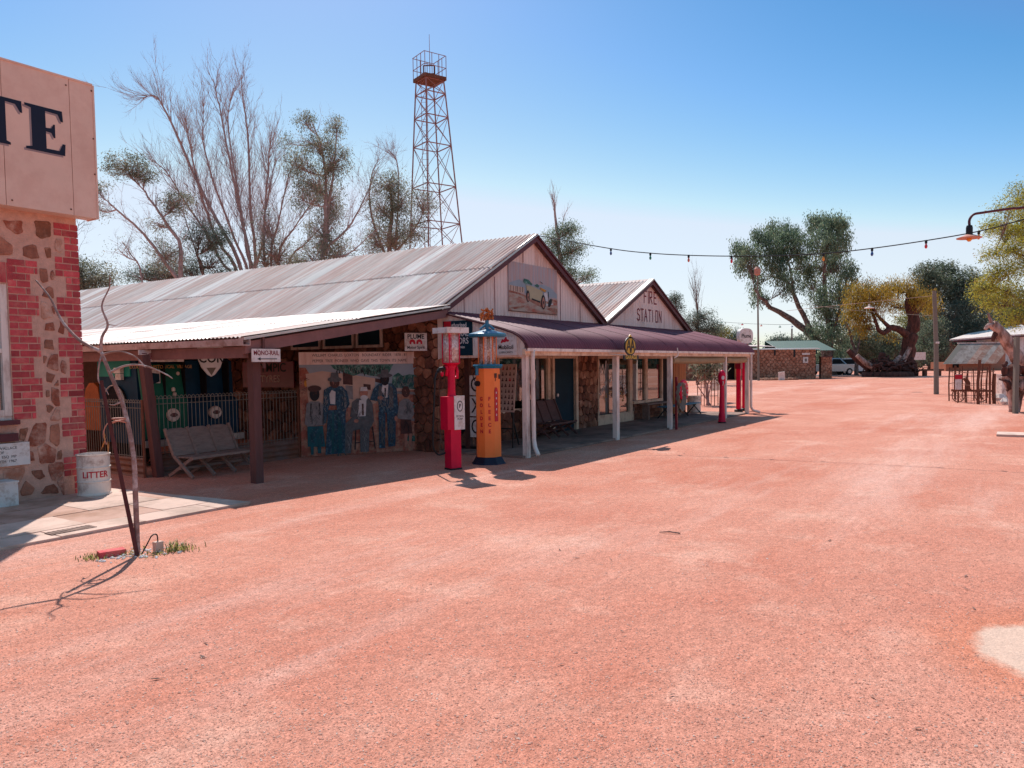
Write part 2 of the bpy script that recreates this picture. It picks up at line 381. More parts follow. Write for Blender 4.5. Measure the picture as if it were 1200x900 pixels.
def corr_mesh(name,width,path,pitch,amp,seg=6,m=None):
    # sheet: across local x, path of (y,z) points; corrugated along the path normal
    n=int(round(width/pitch*seg)); vs=[];fs=[]
    P=[Vector((0,a,b)) for a,b in path]
    for k,p in enumerate(P):
        d=(P[min(k+1,len(P)-1)]-P[max(k-1,0)]).normalized(); nn=Vector((1,0,0)).cross(d)
        for i in range(n+1):
            x=i*width/n; a=amp*math.cos(2*math.pi*x/pitch); vs.append((x,p.y+nn.y*a,p.z+nn.z*a))
    for k in range(len(P)-1):
        for i in range(n): A=k*(n+1)+i; fs.append((A,A+1,A+n+2,A+n+1))
    me=bpy.data.meshes.new(name); me.from_pydata(vs,[],fs); me.polygons.foreach_set('use_smooth',[True]*len(fs))
    if m: me.materials.append(M[m])
    return me
def basis(O,U,V,N):
    Mx=Matrix((Vector(U),Vector(V),Vector(N))).transposed().to_4x4(); Mx.translation=Vector(O); return Mx
X=Vector((1,0,0));Y=Vector((0,1,0));Z=Vector((0,0,1))
HD=Vector((math.cos(TH),math.sin(TH),0))           # view heading along the ground
def at(lat,dep,z=0): return Vector((0,0,z))+HD*dep+rgt*lat
VR=TH-math.pi/2                                       # turns local x to the viewer's right
def tone(me,vals):
    a=me.attributes.new('tone','FLOAT','FACE'); a.data.foreach_set('value',np.asarray(vals,dtype=np.float32))
# ================================================================ GROUND
def ground_mat():
    m=bpy.data.materials.new('red_gravel'); m.use_nodes=True; t=m.node_tree; N=t.nodes; L=t.links; b=N['Principled BSDF']
    b.inputs['Roughness'].default_value=.95; b.inputs['Specular IOR Level'].default_value=.1
    g=N.new('ShaderNodeNewGeometry')
    def noise(sc,det=5,ro=.6,st=(1,1,1),rot=0,off=0):
        mp=N.new('ShaderNodeMapping'); mp.inputs['Scale'].default_value=st; mp.inputs['Rotation'].default_value=(0,0,rot); mp.inputs['Location'].default_value=(off,off,0)
        L.new(g.outputs['Position'],mp.inputs[0]); n=N.new('ShaderNodeTexNoise'); n.inputs['Scale'].default_value=sc
        n.inputs['Detail'].default_value=det; n.inputs['Roughness'].default_value=ro; L.new(mp.outputs[0],n.inputs['Vector']); return n.outputs[0]
    def rng(s,a,c,d=0,e=1):
        r=N.new('ShaderNodeMapRange'); r.inputs[1].default_value=a; r.inputs[2].default_value=c; r.inputs[3].default_value=d; r.inputs[4].default_value=e; L.new(s,r.inputs[0]); return r.outputs[0]
    def mix(f,A,B,mode='MIX'):
        x=N.new('ShaderNodeMix'); x.data_type='RGBA'; x.blend_type=mode
        if isinstance(f,float): x.inputs[0].default_value=f
        else: L.new(f,x.inputs[0])
        for k,q in ((6,A),(7,B)):
            if isinstance(q,tuple): x.inputs[k].default_value=(*q,1)
            else: L.new(q,x.inputs[k])
        return x.outputs[2]
    c=mix(rng(noise(.35,6,.65),.38,.66),(.545,.207,.140),(.63,.288,.205))
    c=mix(rng(noise(.9,7,.7,(1,1,1),.3,7),.52,.74,0,.75),c,(.72,.41,.31))          # pale bleached patches
    c=mix(rng(noise(.28,6,.7,(.5,1.6,1),.5,31),.52,.68,0,.8),c,(.51,.162,.098))       # redder clay
    c=mix(rng(noise(.10,7,.72,(.35,2.2,1),-.15,13),.52,.68,0,.5),c,(.76,.50,.42))   # wheel-worn pale streaks
    # bleached sandy hollow near the right of the square, fading into the gravel
    sb_=N.new('ShaderNodeVectorMath'); sb_.operation='DISTANCE'; L.new(g.outputs['Position'],sb_.inputs[0]); sb_.inputs[1].default_value=(5.66,-.44,0)
    wob=N.new('ShaderNodeMath'); wob.operation='MULTIPLY_ADD'; wob.inputs[1].default_value=.34; L.new(noise(3.2,6,.7,(1,1,1),0,5),wob.inputs[0]); L.new(sb_.outputs['Value'],wob.inputs[2])
    hollow=rng(wob.outputs[0],.80,.90,1,0); c=mix(rng(wob.outputs[0],.85,1.35,.65,0),c,(.60,.19,.10)); c=mix(hollow,c,(.70,.47,.36))
    v=rng(noise(62,4,.85),.32,.68,.50,1.58)
    v2=rng(noise(15,7,.9),.34,.66,.68,1.32)
    mu=N.new('ShaderNodeMath'); mu.operation='MULTIPLY'; L.new(v,mu.inputs[0]); L.new(v2,mu.inputs[1])
    d=rng(noise(190,2,.6,(1,1,1),0,3),.62,.70,1,.45)
    mu2=N.new('ShaderNodeMath'); mu2.operation='MULTIPLY'; L.new(mu.outputs[0],mu2.inputs[0]); L.new(d,mu2.inputs[1])
    fl=N.new('ShaderNodeMix'); fl.data_type='FLOAT'; hs=N.new('ShaderNodeMath'); hs.operation='MULTIPLY'; hs.inputs[1].default_value=.6; L.new(hollow,hs.inputs[0]); L.new(hs.outputs[0],fl.inputs[0]); L.new(mu2.outputs[0],fl.inputs[2]); fl.inputs[3].default_value=.97
    vm=N.new('ShaderNodeVectorMath'); vm.operation='SCALE'; L.new(c,vm.inputs[0]); L.new(fl.outputs[0],vm.inputs['Scale']); L.new(vm.outputs[0],b.inputs['Base Color'])
    bp=N.new('ShaderNodeBump'); bp.inputs['Strength'].default_value=.55; bp.inputs['Distance'].default_value=.012; L.new(noise(110,4,.75),bp.inputs['Height'])
    bp2=N.new('ShaderNodeBump'); bp2.inputs['Strength'].default_value=.5; bp2.inputs['Distance'].default_value=.12; L.new(noise(1.3,5,.6),bp2.inputs['Height'])
    L.new(bp.outputs[0],bp2.inputs['Normal']); L.new(bp2.outputs[0],b.inputs['Normal']); M['ground']=m
ground_mat()
g=MB(); g.quad((-2500,-2500,0),(2500,-2500,0),(2500,2500,0),(-2500,2500,0)); g.build('ground','ground',kind='structure')
# loose gravel close to the camera: real grains
def gravel(n,name='gravel'):
    dep=3.0+ (np.random.rand(n)**1.55)*12; lat=(np.random.rand(n)*2-1)*dep*.74
    p=np.stack([HD.x*dep+rgt.x*lat, HD.y*dep+rgt.y*lat],1); ok=~((p[:,1]>8.5))&(np.hypot(p[:,0]-5.66,p[:,1]+.44)>.72); p=p[ok]; n=len(p)
    s=np.random.gamma(2.6,.0008,n)+.0011
    base=np.array([[1,0,0],[0,1,0],[-1,0,0],[0,-1,0],[0,0,.75],[0,0,-.4]])
    a=np.random.rand(n)*6.28; ca,sa=np.cos(a),np.sin(a)
    el=1+np.random.rand(n)*.7
    V=np.zeros((n,6,3)); bx=base[None,:,0]*el[:,None]; by=base[None,:,1]+0*bx
    V[:,:,0]=p[:,0,None]+s[:,None]*(bx*ca[:,None]-by*sa[:,None]); V[:,:,1]=p[:,1,None]+s[:,None]*(bx*sa[:,None]+by*ca[:,None]); V[:,:,2]=s[:,None]*(base[None,:,2]+.25)+.0005
    F=np.array([[0,1,4],[1,2,4],[2,3,4],[3,0,4]]); F=(F[None]+np.arange(n)[:,None,None]*6).reshape(-1,3)
    me=bpy.data.meshes.new(name); me.vertices.add(n*6); me.vertices.foreach_set('co',V.reshape(-1).astype(np.float32))
    me.loops.add(len(F)*3); me.loops.foreach_set('vertex_index',F.reshape(-1).astype(np.int32))
    me.polygons.add(len(F)); me.polygons.foreach_set('loop_start',np.arange(0,len(F)*3,3,dtype=np.int32)); me.polygons.foreach_set('loop_total',np.full(len(F),3,dtype=np.int32))
    me.update(); me.validate(); tone(me,np.repeat(np.random.rand(n)**1.2,4)); me.materials.append(M['gravel_tone'])
    o=bpy.data.objects.new(name,me); COL.objects.link(o); o['kind']='stuff'; o['label']='loose pinkish red gravel grains scattered on the square'; o['category']='gravel'
gravel(110000)
# pale bare patch at the right
def blob(name,cx,cy,rx,ry,z,m,n=48,j=.06,kind='structure',seed=3,rot=0):
    r=random.Random(seed); mb=MB(); P=[]
    ph=[r.uniform(0,6.28) for _ in range(5)]
    for k in range(n):
        t=2*math.pi*k/n; q=1+j*(math.sin(3*t+ph[0])+.6*math.sin(7*t+ph[1])+.5*math.sin(13*t+ph[2])+.3*math.sin(23*t+ph[3]))
        x=rx*q*math.cos(t);y=ry*q*math.sin(t); P.append((cx+x*math.cos(rot)-y*math.sin(rot),cy+x*math.sin(rot)+y*math.cos(rot)))
    i=0; mb.v=[(x,y,z) for x,y in P]+[(cx,cy,z+.004)]+[(cx+(x-cx)*1.03,cy+(y-cy)*1.03,0.001) for x,y in P]
    for k in range(n):
        a=k;b=(k+1)%n; mb.f.append((a,b,n)); mb.m.append(0); mb.f.append((n+1+a,n+1+b,b,a)); mb.m.append(0)
    return mb.build(name,m,kind=kind,smooth=True)
mm('pale_patch',(.72,.52,.43),.95,.06,3,.25,80,col2=(.66,.42,.33),c2=.35,s2=1.5)

# distant driveway behind the stump
mb=MB(); a=at(28,90,.006);
mb.quad(at(24,86,.006),at(42,92,.006),at(44,100,.006),at(24,100,.006)); mb.build('asphalt_drive','asphalt',kind='structure')
# ---- footpath slabs
mb=MB(); mb.prism([(-6,8.53,.0),(6.42,8.53,.0),(6.10,11.36,.0),(-6,11.36,.0)],(0,0,.012)); fp=mb.build('footpath','mortar',kind='structure')
for row,(y0,y1,wd,m) in enumerate([(8.53,9.0,.95,'slab_pale'),(9.0,9.8,.95,'slab'),(9.8,10.6,.95,'slab'),(10.6,11.36,.95,'slab')]):
    x=6.9-(.45 if row%2 else 0)
    while x>-1:
        xr=lambda y: 6.45-(y-8.53)*.115
        if x-wd<xr(y0)-.15:
            g2=.010; a0=min(x-g2,xr(y0)); a1=min(x-g2,xr(y1)); dz=random.uniform(-.004,.004)
            mb=MB(); mb.prism([(x-wd,y0+g2,.004),(a0,y0+g2,.004),(a1,y1-g2,.004),(x-wd,y1-g2,.004)],(0,0,.030+dz)); mb.build('slab','slab_pale' if (row==0 or random.random()<.25) else 'slab',fp)
        x-=wd
mb=MB(); mb.box(4.02,4.5,8.68,8.86,.036,.042); 
for k in range(9): mb.box(4.05+k*.05,4.07+k*.05,8.69,8.85,.0421,.0455)
o=mb.build('drain_grate','concrete'); tag(o,'small grey drain grate set into the pale slabs by the sapling','grate')

# ================================================================ BRICK AND STONE BUILDING AT THE LEFT (sign "TE")
tb=thing('institute_building','red brick and stone building at the left edge with a tall sign parapet','building',(5.82,11.4,0))
mb=MB()
W0,W1,WZ0,WZ1=3.55,4.86,1.20,2.98     # window opening
mb.box(-6,W0,11.42,12.0,0,4.0); mb.box(W1,5.80,11.42,12.0,0,4.0); mb.box(W0,W1,11.42,12.0,0,WZ0-.06); mb.box(W0,W1,11.42,12.0,WZ1,4.0)
mb.box(5.3,5.80,12.0,20,0,3.9); mb.box(-6,5.3,12.0,20,3.86,3.95)
mb.box(-6,-5.6,12,20,0,3.86)
fw_=mb.build('front_wall','mortar',tb)
def brick_mesh(l,hh,d):
    mb=MB(); c=.006
    v=[];
    mb.box(0,l,-d,0,0,hh); 
    me=mb.mesh('brick'); me.materials.append(M['brick']); return me
BH=.095; bm_cache={}
def brick(x0,x1,z,hh=BH-.016,vertical=False,dark=False,side=False):
    l=round(x1-x0,3); k=(l,round(hh,3),dark)
    if k not in bm_cache:
        me=brick_mesh(l,hh,.009); 
        if dark: me.materials[0]=M['brick_dark']
        bm_cache[k]=me
    pr=random.uniform(-.003,.004)
    inst('brick',bm_cache[k],fw_,Matrix.Translation((x0,11.42-pr+.002,z)))
nz=int(3.93/BH)
occupied=[]
for i in range(nz):
    z=i*BH+.006; blk=(i//3)%2
    wq=.34 if blk else .20
    if i%2: wq+=.0
    x=5.815; k=0
    L0=.23 if i%2 else .115
    while x>5.815-wq+.02:
        l=min(L0 if k==0 else .23, x-(5.815-wq)); 
        if l>.05: brick(x-l+.014,x,z,dark=random.random()<.12)
        x-=l; k+=1
    occupied.append((5.815-wq,z))
    # quoin beside the window
    if WZ0-.10<z<WZ1+.30:
        wq=.40 if blk else .30
        x=W1+.01; k=0
        while x<W1+wq-.02:
            l=min((.115 if (i%2 and k==0) else .23),W1+wq-x)
            if l>.04: brick(x,x+l-.014,z,dark=random.random()<.10)
            x+=l; k+=1
# flat soldier arch over the window
for k in range(17):
    x=W0-.05+k*.085; 
    key=('s',)
    if key not in bm_cache: bm_cache[key]=brick_mesh(.073,.27,.012)
    inst('brick',bm_cache[key],fw_,Matrix.Translation((x,11.425,WZ1+.012)))
# returning brick corner on the side wall
for i in range(nz):
    z=i*BH+.006
    for j in range(2):
        l=.23 if (i+j)%2 else .115; y0=11.43 if j==0 else 11.43+(.115 if i%2==0 else .23)
        mb=MB(); mb.box(5.80,5.818,y0,y0+l-.01,z,z+BH-.012); mb.build('brick','brick',fw_)
def inside(u,v):
    if u>5.80-.34 and True:
        i=int(v/BH); wq=.34 if (i//3)%2 else .20
        if u>5.815-wq: return False
    if WZ0-.12<v<WZ1+.3:
        i=int(v/BH); wq=.40 if (i//3)%2 else .30
        if u<W1+wq: return False
    return True
for sd,(u0,u1,v0,v1,cw,ch_) in enumerate([(4.3,5.475,.02,.50,.30,.25),(4.3,5.475,.50,1.08,.26,.27),(5.27,5.47,1.10,3.25,.20,.24),(4.3,5.47,3.29,3.93,.34,.30)]):
    for p in rubble(u0,u1,v0,v1,cw,ch_,.014,20+sd):
        if random.random()<.30: mb=MB(); stone(mb,p,(0,11.42,0),X,Z,-Y,.012); mb.build('stone',random.choice(['patch_stone','render_stone']),fw_); continue
        cx_=sum(q[0] for q in p)/len(p)+random.uniform(-.02,.02); cz_=sum(q[1] for q in p)/len(p); f_=random.uniform(.5,.82)
        p=[(cx_+(q[0]-cx_)*f_*random.uniform(.75,1.2),cz_+(q[1]-cz_)*f_*random.uniform(.7,1.1)) for q in p]
        mb=MB(); stone(mb,p,(0,11.42,0),X,Z,-Y,.014); mb.build('stone',random.choice(['patch_stone','warm_stone','warm_stone','sandstone']),fw_)
# infill mortar stones in the toothing gaps
for i in range(nz):
    if (i//3)%2==0 and i%3==0:
        z=i*BH
        if z>.3:
            j_=random.uniform
            if j_(0,1)<.4: continue
            mb=MB(); stone(mb,[(5.485+j_(0,.03),z+.03+j_(0,.05)),(5.60-j_(0,.04),z+.02+j_(0,.04)),(5.60-j_(0,.02),z+3*BH-.03-j_(0,.06)),(5.50+j_(0,.03),z+3*BH-.02-j_(0,.04))],(0,11.42,0),X,Z,-Y,.014); mb.build('stone',random.choice(['render_stone','patch_stone']),fw_)
wn=MB(); wn.box(W0,W1,11.46,11.60,WZ0-.06,WZ0); wn.box(W1-.09,W1-.002,11.44,11.56,WZ0,WZ1-.002); wn.box(W0,W0+.09,11.44,11.56,WZ0,WZ1); wn.box(W0+.09,W1-.09,11.44,11.56,WZ1-.09,WZ1-.002)
wn.box(W0+.09,W1-.09,11.45,11.55,WZ0,WZ0+.08); wn.box(W0+.09,W1-.09,11.452,11.54,2.05,2.11)
wo=wn.build('window','white_paint',tb)
mb=MB(); mb.box(W0+.09,W1-.09,11.50,11.506,WZ0+.08,WZ1-.09); mb.build('pane','window_glass',wo)
mb=MB(); mb.box(W0-.05,W1+.06,11.36,11.46,WZ0-.12,WZ0-.06); mb.build('sill','maroon',wo)
# sign parapet
mb=MB(); mb.box(-6,5.97,11.16,11.42,3.98,5.84); 
sg=mb.build('sign_parapet','sign_board',tb)
mb=MB()
xs=[-6,-.2,1.9,3.35,4.78,5.64,5.975]
for a,b in zip(xs[:-1],xs[1:]): mb.box(a+.004,b-.004,11.142,11.16,3.975,5.845)
mb.build('sign_panel','sign_board',sg)
mb=MB(); mb.box(5.962,5.985,11.13,11.44,3.97,5.85); mb.box(-6,5.962,11.13,11.44,5.845,5.87); mb.build('edge_trim','sign_board',sg)
mb=MB()
for x,z in [(5.95,5.77),(5.95,5.1),(5.95,4.6),(5.6,4.05),(4.85,4.05),(5.6,5.75)]: mb.box(x-.009,x+.009,11.134,11.15,z-.009,z+.009)
mb.build('screws','rust',sg)
# painted serif letters T and E, with a grey offset shade behind
def glyphE(x0,z0,w_,h_):
    s=w_*.30
    return [[(0,0),(1,0),(1.02,.26),(.95,.26),(.86,.09),(.52,.085),(.52,.47),(.66,.46),(.72,.36),(.76,.36),(.76,.66),(.72,.66),(.66,.56),(.52,.55),(.52,.92),(.84,.91),(.92,.76),(.98,.76),(.96,1),(0,1),(0,.95),(.16,.92),(.16,.08),(0,.05)]]
def glyphT(x0,z0,w_,h_):
    return [[(.30,0),(.74,0),(.74,.05),(.66,.08),(.66,.92),(.86,.91),(.96,.75),(1.0,.75),(.99,1),(.03,1),(.02,.75),(.06,.75),(.16,.91),(.38,.92),(.38,.08),(.30,.05)]]
def letter(pl,x0,z0,w_,h_,m,y,th,parent,name):
    mb=MB()
    for P in pl: mb.prism([(x0+u*w_,y,z0+v*h_) for u,v in P],(0,-th,0))
    mb.build(name,m,parent)
for gl,x0,w_ in ((glyphE,5.05,.50),(glyphT,4.42,.60)):
    P=gl(0,0,1,1); letter(P,x0-.025,4.745,w_,.60,'grey_paint',11.142,.002,sg,'letter_shade'); letter(P,x0,4.77,w_,.60,'navy_paint',11.1395,.003,sg,'letter')
# plaques
o=MB().box(4.2,4.88,11.34,11.385,.86,.965).build('name_plate','maroon'); tag(o,'small dark plate on the stone wall above the white plaque','plaque'); 
pq=thing('plaque','white lettered stone plaque low on the stone wall at far left','plaque',(4.6,11.34,.53))
MB().box(4.1,5.01,11.335,11.385,.53,.835).build('slab_face','white_sign',pq)
for s_,z in (('JOHN  WALLACE',.77),('OF',.715),('AMLEY  ESQ  MP',.655),('SEPT 30TH  1967',.595)): text(s_,.05,(4.66,11.334,z),X,Z,'black_print',pq,ext=.001)
mb=MB(); mb.box(4.35,4.72,11.05,11.36,.0,.34); mb.box(4.34,4.73,11.04,11.37,.34,.36); o=mb.build('meter_box','white_sign'); tag(o,'low pale box standing against the stone wall at the left edge','box')
# litter drum
bn=thing('litter_drum','white steel drum with red LITTER lettering beside the brick corner','litter bin',(5.71,11.04,0.03))
mb=MB(); R=.212; H=.585
prof=[(R,.0),(R+.012,.008),(R+.012,.025),(R,.035),(R,.185),(R+.01,.195),(R+.01,.205),(R,.215),(R,.385),(R+.01,.395),(R+.01,.405),(R,.415),(R,H-.02),(R+.012,H-.012),(R+.012,H),(R-.004,H),(R-.012,H-.02),(R-.012,.12),(0.01,.118)]
mb.lathe(0,0,prof,36); mb.build('drum_body','litter_white',bn,local=True,smooth=False)
# curved lettering wrapped round the drum
def wrap_text(body,size,R_,ang,z,parent,m,sx=1):
    cu=bpy.data.curves.new('t','FONT'); cu.body=body; cu.size=size; cu.align_x='CENTER'; cu.align_y='CENTER'; cu.extrude=.0015; cu.resolution_u=3; cu.offset=.002
    to=bpy.data.objects.new('t',cu); COL.objects.link(to); dg=bpy.context.evaluated_depsgraph_get()
    me=bpy.data.meshes.new_from_object(to.evaluated_get(dg)); bpy.data.objects.remove(to)
    for v in me.vertices:
        a=ang+v.co.x*sx/R_; r=R_+v.co.z; v.co=Vector((r*math.cos(a),r*math.sin(a),z+v.co.y))
    me.materials.clear(); me.materials.append(M[m]); o=bpy.data.objects.new('lettering',me); COL.objects.link(o); o.parent=parent
wrap_text('LITTER',.125,R+.003,math.atan2(-11.04,-5.71)+.10,.30,bn,'red_print',.92)
# ================================================================ MAIN TIN-ROOFED BUILDING
Z0G=.02
GX0,GAP,GX1=12.30,15.94,19.58; FX1=26.18; FAP=22.90
mbn=thing('workshop_building','long stone workshop with rusty corrugated gable roof and open lean-to, car picture on its gable','building',(12.35,10.1,0))
fsb=thing('fire_station_building','smaller gabled building lettered FIRE STATION at the right end of the workshop','building',(19.6,10.1,0))
def gable(x0,xa,x1,z0,za,y,parent,board=.135):
    mb=MB(); x=x0
    zt=lambda x: z0+(za-z0)*((x-x0)/(xa-x0) if x<xa else (x1-x)/(x1-xa))
    while x<x1-.01:
        b=min(x+board-.008,x1); top=[(b,y,zt(b)-.02),(x,y,zt(x)-.02)]
        if x<xa<b: top=[(b,y,zt(b)-.02),(xa,y,za-.02),(x,y,zt(x)-.02)]
        mb.prism([(x,y,2.78),(b,y,2.78)]+top,(0,-.022,0)); x+=board
    bk=MB(); bk.prism([(x0,y+.02,2.78),(x1,y+.02,2.78),(x1,y+.02,z0),(xa,y+.02,za-.03),(x0,y+.02,z0)],(0,.1,0))
    o=bk.build('gable_wall','pink_board',parent); mb.build('weatherboards','pink_board',o,kind='stuff'); return o
g1=gable(GX0,GAP,GX1,2.92,4.84,10.1,mbn); g2=gable(GX1+.02,FAP,FX1,2.90,4.36,10.1,fsb)
mb=MB()
for x,z0,z1 in ((14.35,2.85,3.8),(15.55,4.25,4.6),(17.3,2.9,4.0),(18.35,2.9,3.45),(13.2,2.85,3.3)): mb.box(x-.006,x+.006,10.07,10.079,z0,z1)
mb.build('sheet_joints','maroon_print',g1)
# barge boards
def rake(xa,za,xb,zb,y0,parent,m1='maroon',m2='zinc',flash=True,name='barge_board'):
    mb=MB(); d=Vector((xb-xa,0,zb-za)); 
    mb.prism([(xa,y0,za),(xb,y0,zb),(xb,y0,zb-.13),(xa,y0,za-.13)],(0,.03,0)); o=mb.build(name,m1,parent)
    if flash:
        mb=MB(); n=Vector((-(zb-za),0,xb-xa)).normalized()
        if n.z<0:n=-n
        a=Vector((xa,y0-.03,za));b=Vector((xb,y0-.03,zb)); mb.prism([a+n*.005,b+n*.005,b+n*.05,a+n*.05],(0,.16,0)); mb.build('ridge_flashing',m2,o)
rake(GX0-.05,2.93,GAP,4.90,9.93,mbn); rake(GAP,4.90,GX1+.02,2.95,9.93,mbn,m2='maroon')
rake(GX1+.04,2.95,FAP,4.42,9.93,fsb); rake(FAP,4.42,FX1+.15,2.86,9.93,fsb,m2='maroon')
# ---- roofs : corrugated sheets, each its own piece
def roof_side(O,across,down,up_n,total,length,w_,rows,parent,mats,pitch=.1,amp=.011,name='roof_sheet',zstep=.012,wide=.06):
    down=Vector(down).normalized(); across=Vector(across)
    rl=length/rows
    for r in range(rows):
        me0=corr_mesh(name,w_+wide,[(0,0),(-(rl+.08),0)],pitch,amp)
        n=int(math.ceil(total/w_))
        cache={}
        for i in range(n):
            k=random.choice(mats)
            if k not in cache: m2=me0.copy(); m2.materials.append(M[k]); cache[k]=m2
            o_=Vector(O)+across*(i*w_)+down*(r*rl)+Vector(up_n)*((rows-r)*zstep*(1 if r==0 else .5)+(i%2)*.003)
            Nn=across.cross(-down)
            inst(name,cache[k],parent,basis(o_,across,-down,Nn))
ridgeY0,ridgeL=9.93,21
def slope(xa,za,xb,zb): d=Vector((xb-xa,0,zb-za)); return d.normalized(),d.length
d,L_=slope(GAP,4.92,12.22,3.00)
rf=MB(); rf.prism([(GAP,10.0,4.86),(12.28,10.0,2.96),(12.28,10.0,2.90),(GAP,10.0,4.80)],(0,21,0)); rf.prism([(GAP,10.0,4.86),(GX1,10.0,2.93),(GX1,10.0,2.87),(GAP,10.0,4.80)],(0,21,0))
roof=rf.build('roof','bench_brown',mbn)
# across runs away from the camera (+Y); sheet local x must pair with -down to face up
roof_side((GAP,31.22,4.93),-Y,d,(0,0,1),21.05,L_,.76,2,roof,['roof_rust','roof_rust','roof_grey','roof_grey','roof_streak'],pitch=.1267,amp=.027,wide=.04)
mb=MB(); me=corr_mesh('right_slope',21.05,[(0,0),(-slope(GAP,4.92,GX1,2.97)[1],0)],.1,.011); me.materials.append(M['roof_grey'])
dr,_=slope(GAP,4.92,GX1,2.97); inst('roof_side',me,roof,basis((GAP,9.95,4.93),Y,-dr,Y.cross(-dr)))
mb=MB(); mb.prism([(GAP-.16,9.9,4.865),(GAP,9.9,4.955),(GAP+.16,9.9,4.865),(GAP,9.9,4.93)],(0,21.1,0)); mb.build('ridge_cap','roof_grey',roof)
# back end wall of the workshop and its hidden right wall
MB().box(12.35,19.5,30.7,30.95,0,2.9).build('rear_wall','hut_stone',mbn)
# lean-to roof
dl,Ll=slope(12.30,3.00,7.36,2.26)
lt=MB(); 
for yy in [9.95+k*1.2 for k in range(18)]: lt.beam((12.2,yy,2.90),(7.5,yy,2.20),.06,.10)
lr=lt.build('lean_to_roof','post_brown',mbn)
roof_side((12.34,31.42,3.02),-Y,dl,(0,0,1),21.2,Ll,.80,2,lr,['roof_zinc','roof_zinc','roof_zinc','roof_grey'],zstep=.008)
# front verge of the lean-to
mb=MB(); mb.prism([(7.40,9.80,2.20),(12.28,9.80,2.93),(12.28,9.80,2.78),(7.40,9.80,2.02)],(0,.09,0)); mb.build('verge_beam','beam_brown',lr)
mb=MB(); mb.prism([(7.34,9.74,2.265),(12.30,9.74,3.005),(12.30,9.74,2.975),(7.34,9.74,2.225)],(0,.14,0)); mb.build('verge_flashing','zinc',lr)
MB().box(7.42,7.52,9.89,31,1.96,2.13).build('eave_beam','beam_brown',lr)
mb=MB(); prof=[(7.42,2.24),(7.42,2.14),(7.28,2.14),(7.27,2.24),(7.285,2.24),(7.29,2.155),(7.41,2.155),(7.41,2.24)]
mb.prism([(x,9.70,z) for x,z in prof],(0,21.3,0)); gt=mb.build('gutter','gutter',lr)
# side stone wall (faces the lean-to)
mb=MB(); mb.box(12.37,12.65,10.14,31,0,2.95); sw=mb.build('side_wall','stone_mortar',mbn)
WA,WB=11.62,14.6
polys=rubble(10.12,11.6,0.0,2.92,.24,.20,.016,5)
stones(polys,(12.37,0,0),Y,Z,-X,.05,['brown_stone','brown_stone','hut_stone'],sw)
stones(rubble(11.6,19,0,2.22,.34,.26,.016,6),(12.37,0,0),Y,Z,-X,.05,['brown_stone','brown_stone','sandstone'],sw,'stonework',merge=True)
# high windows in the side wall
wf=MB()
for a,b in ((11.66,12.44),(12.52,13.5),(13.6,14.6)):
    wf.box(12.30,12.36,a,b,2.22,2.28); wf.box(12.30,12.36,a,b,2.62,2.68); wf.box(12.305,12.355,a,a+.05,2.28,2.62); wf.box(12.305,12.355,b-.05,b,2.28,2.62)
    o=wf.build('window','white_paint',mbn); MB().box(12.335,12.34,a+.05,b-.05,2.28,2.62).build('pane','teal_dark',o); wf=MB()
# lean-to posts
mb=MB(); mb.box(7.64,7.78,9.95,10.09,0,2.12); p1=mb.build('post','post_brown',lr)
mb=MB(); mb.beam((7.31,12.07,0),(7.13,12.07,2.05),.135,.135); mb.build('post','post_brown',lr)
for yy in (15.6,19,23,27): MB().box(7.40,7.56,yy,yy+.16,0,2.05).build('post','post_brown',lr)
ms=thing('mono_rail_sign','small white MONO-RAIL sign with left arrow on the lean-to corner post','sign',(7.72,9.75,1.9))
MB().box(7.47,8.00,9.74,9.758,1.895,2.095).build('sign_face','white_sign',ms)
MB().box(7.69,7.73,9.762,9.79,1.80,2.32).build('sign_stake','post_brown',ms)
text('MONO-RAIL',.100,(7.735,9.739,2.03),X,Z,'maroon_print',ms,sx=.86,ext=.001,bold=.0015)
mb=MB(); mb.box(7.60,7.93,9.735,9.739,1.935,1.947); mb.prism([(7.56,9.739,1.941),(7.62,9.739,1.965),(7.62,9.739,1.917)],(0,-.004,0)); mb.build('arrow','black_print',ms)

# ---- ridge roofs of the fire station
rf=MB(); rf.prism([(FAP,10.0,4.37),(GX1+.1,10.0,2.93),(GX1+.1,10.0,2.87),(FAP,10.0,4.31)],(0,12,0)); rf.prism([(FAP,10.0,4.37),(FX1,10.0,2.90),(FX1,10.0,2.84),(FAP,10.0,4.31)],(0,12,0)); rr=rf.build('roof','bench_brown',fsb)
d2,L2=slope(FAP,4.43,GX1+.05,2.98); roof_side((FAP,22.1,4.435),-Y,d2,(0,0,1),12.05,L2,.76,1,rr,['roof_grey','roof_grey','roof_rust'],pitch=.1267,amp=.027)
d3,L3=slope(FAP,4.43,FX1+.12,2.90); me=corr_mesh('roof_side',12.0,[(0,0),(-L3,0)],.1,.011); me.materials.append(M['roof_grey']); inst('roof_side',me,rr,basis((FAP,9.95,4.44),Y,-d3,Y.cross(-d3)))
MB().prism([(FAP-.14,9.9,4.39),(FAP,9.9,4.47),(FAP+.14,9.9,4.39),(FAP,9.9,4.445)],(0,12.1,0)).build('ridge_cap','roof_grey',rr)
MB().box(25.95,26.15,10.2,22,0,2.85).build('end_wall','stone_mortar',fsb)
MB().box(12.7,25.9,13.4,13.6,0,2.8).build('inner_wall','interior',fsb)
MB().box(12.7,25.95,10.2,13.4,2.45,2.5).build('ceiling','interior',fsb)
MB().box(12.7,25.95,10.26,13.4,0.03,0.05).build('inner_floor','concrete',fsb)
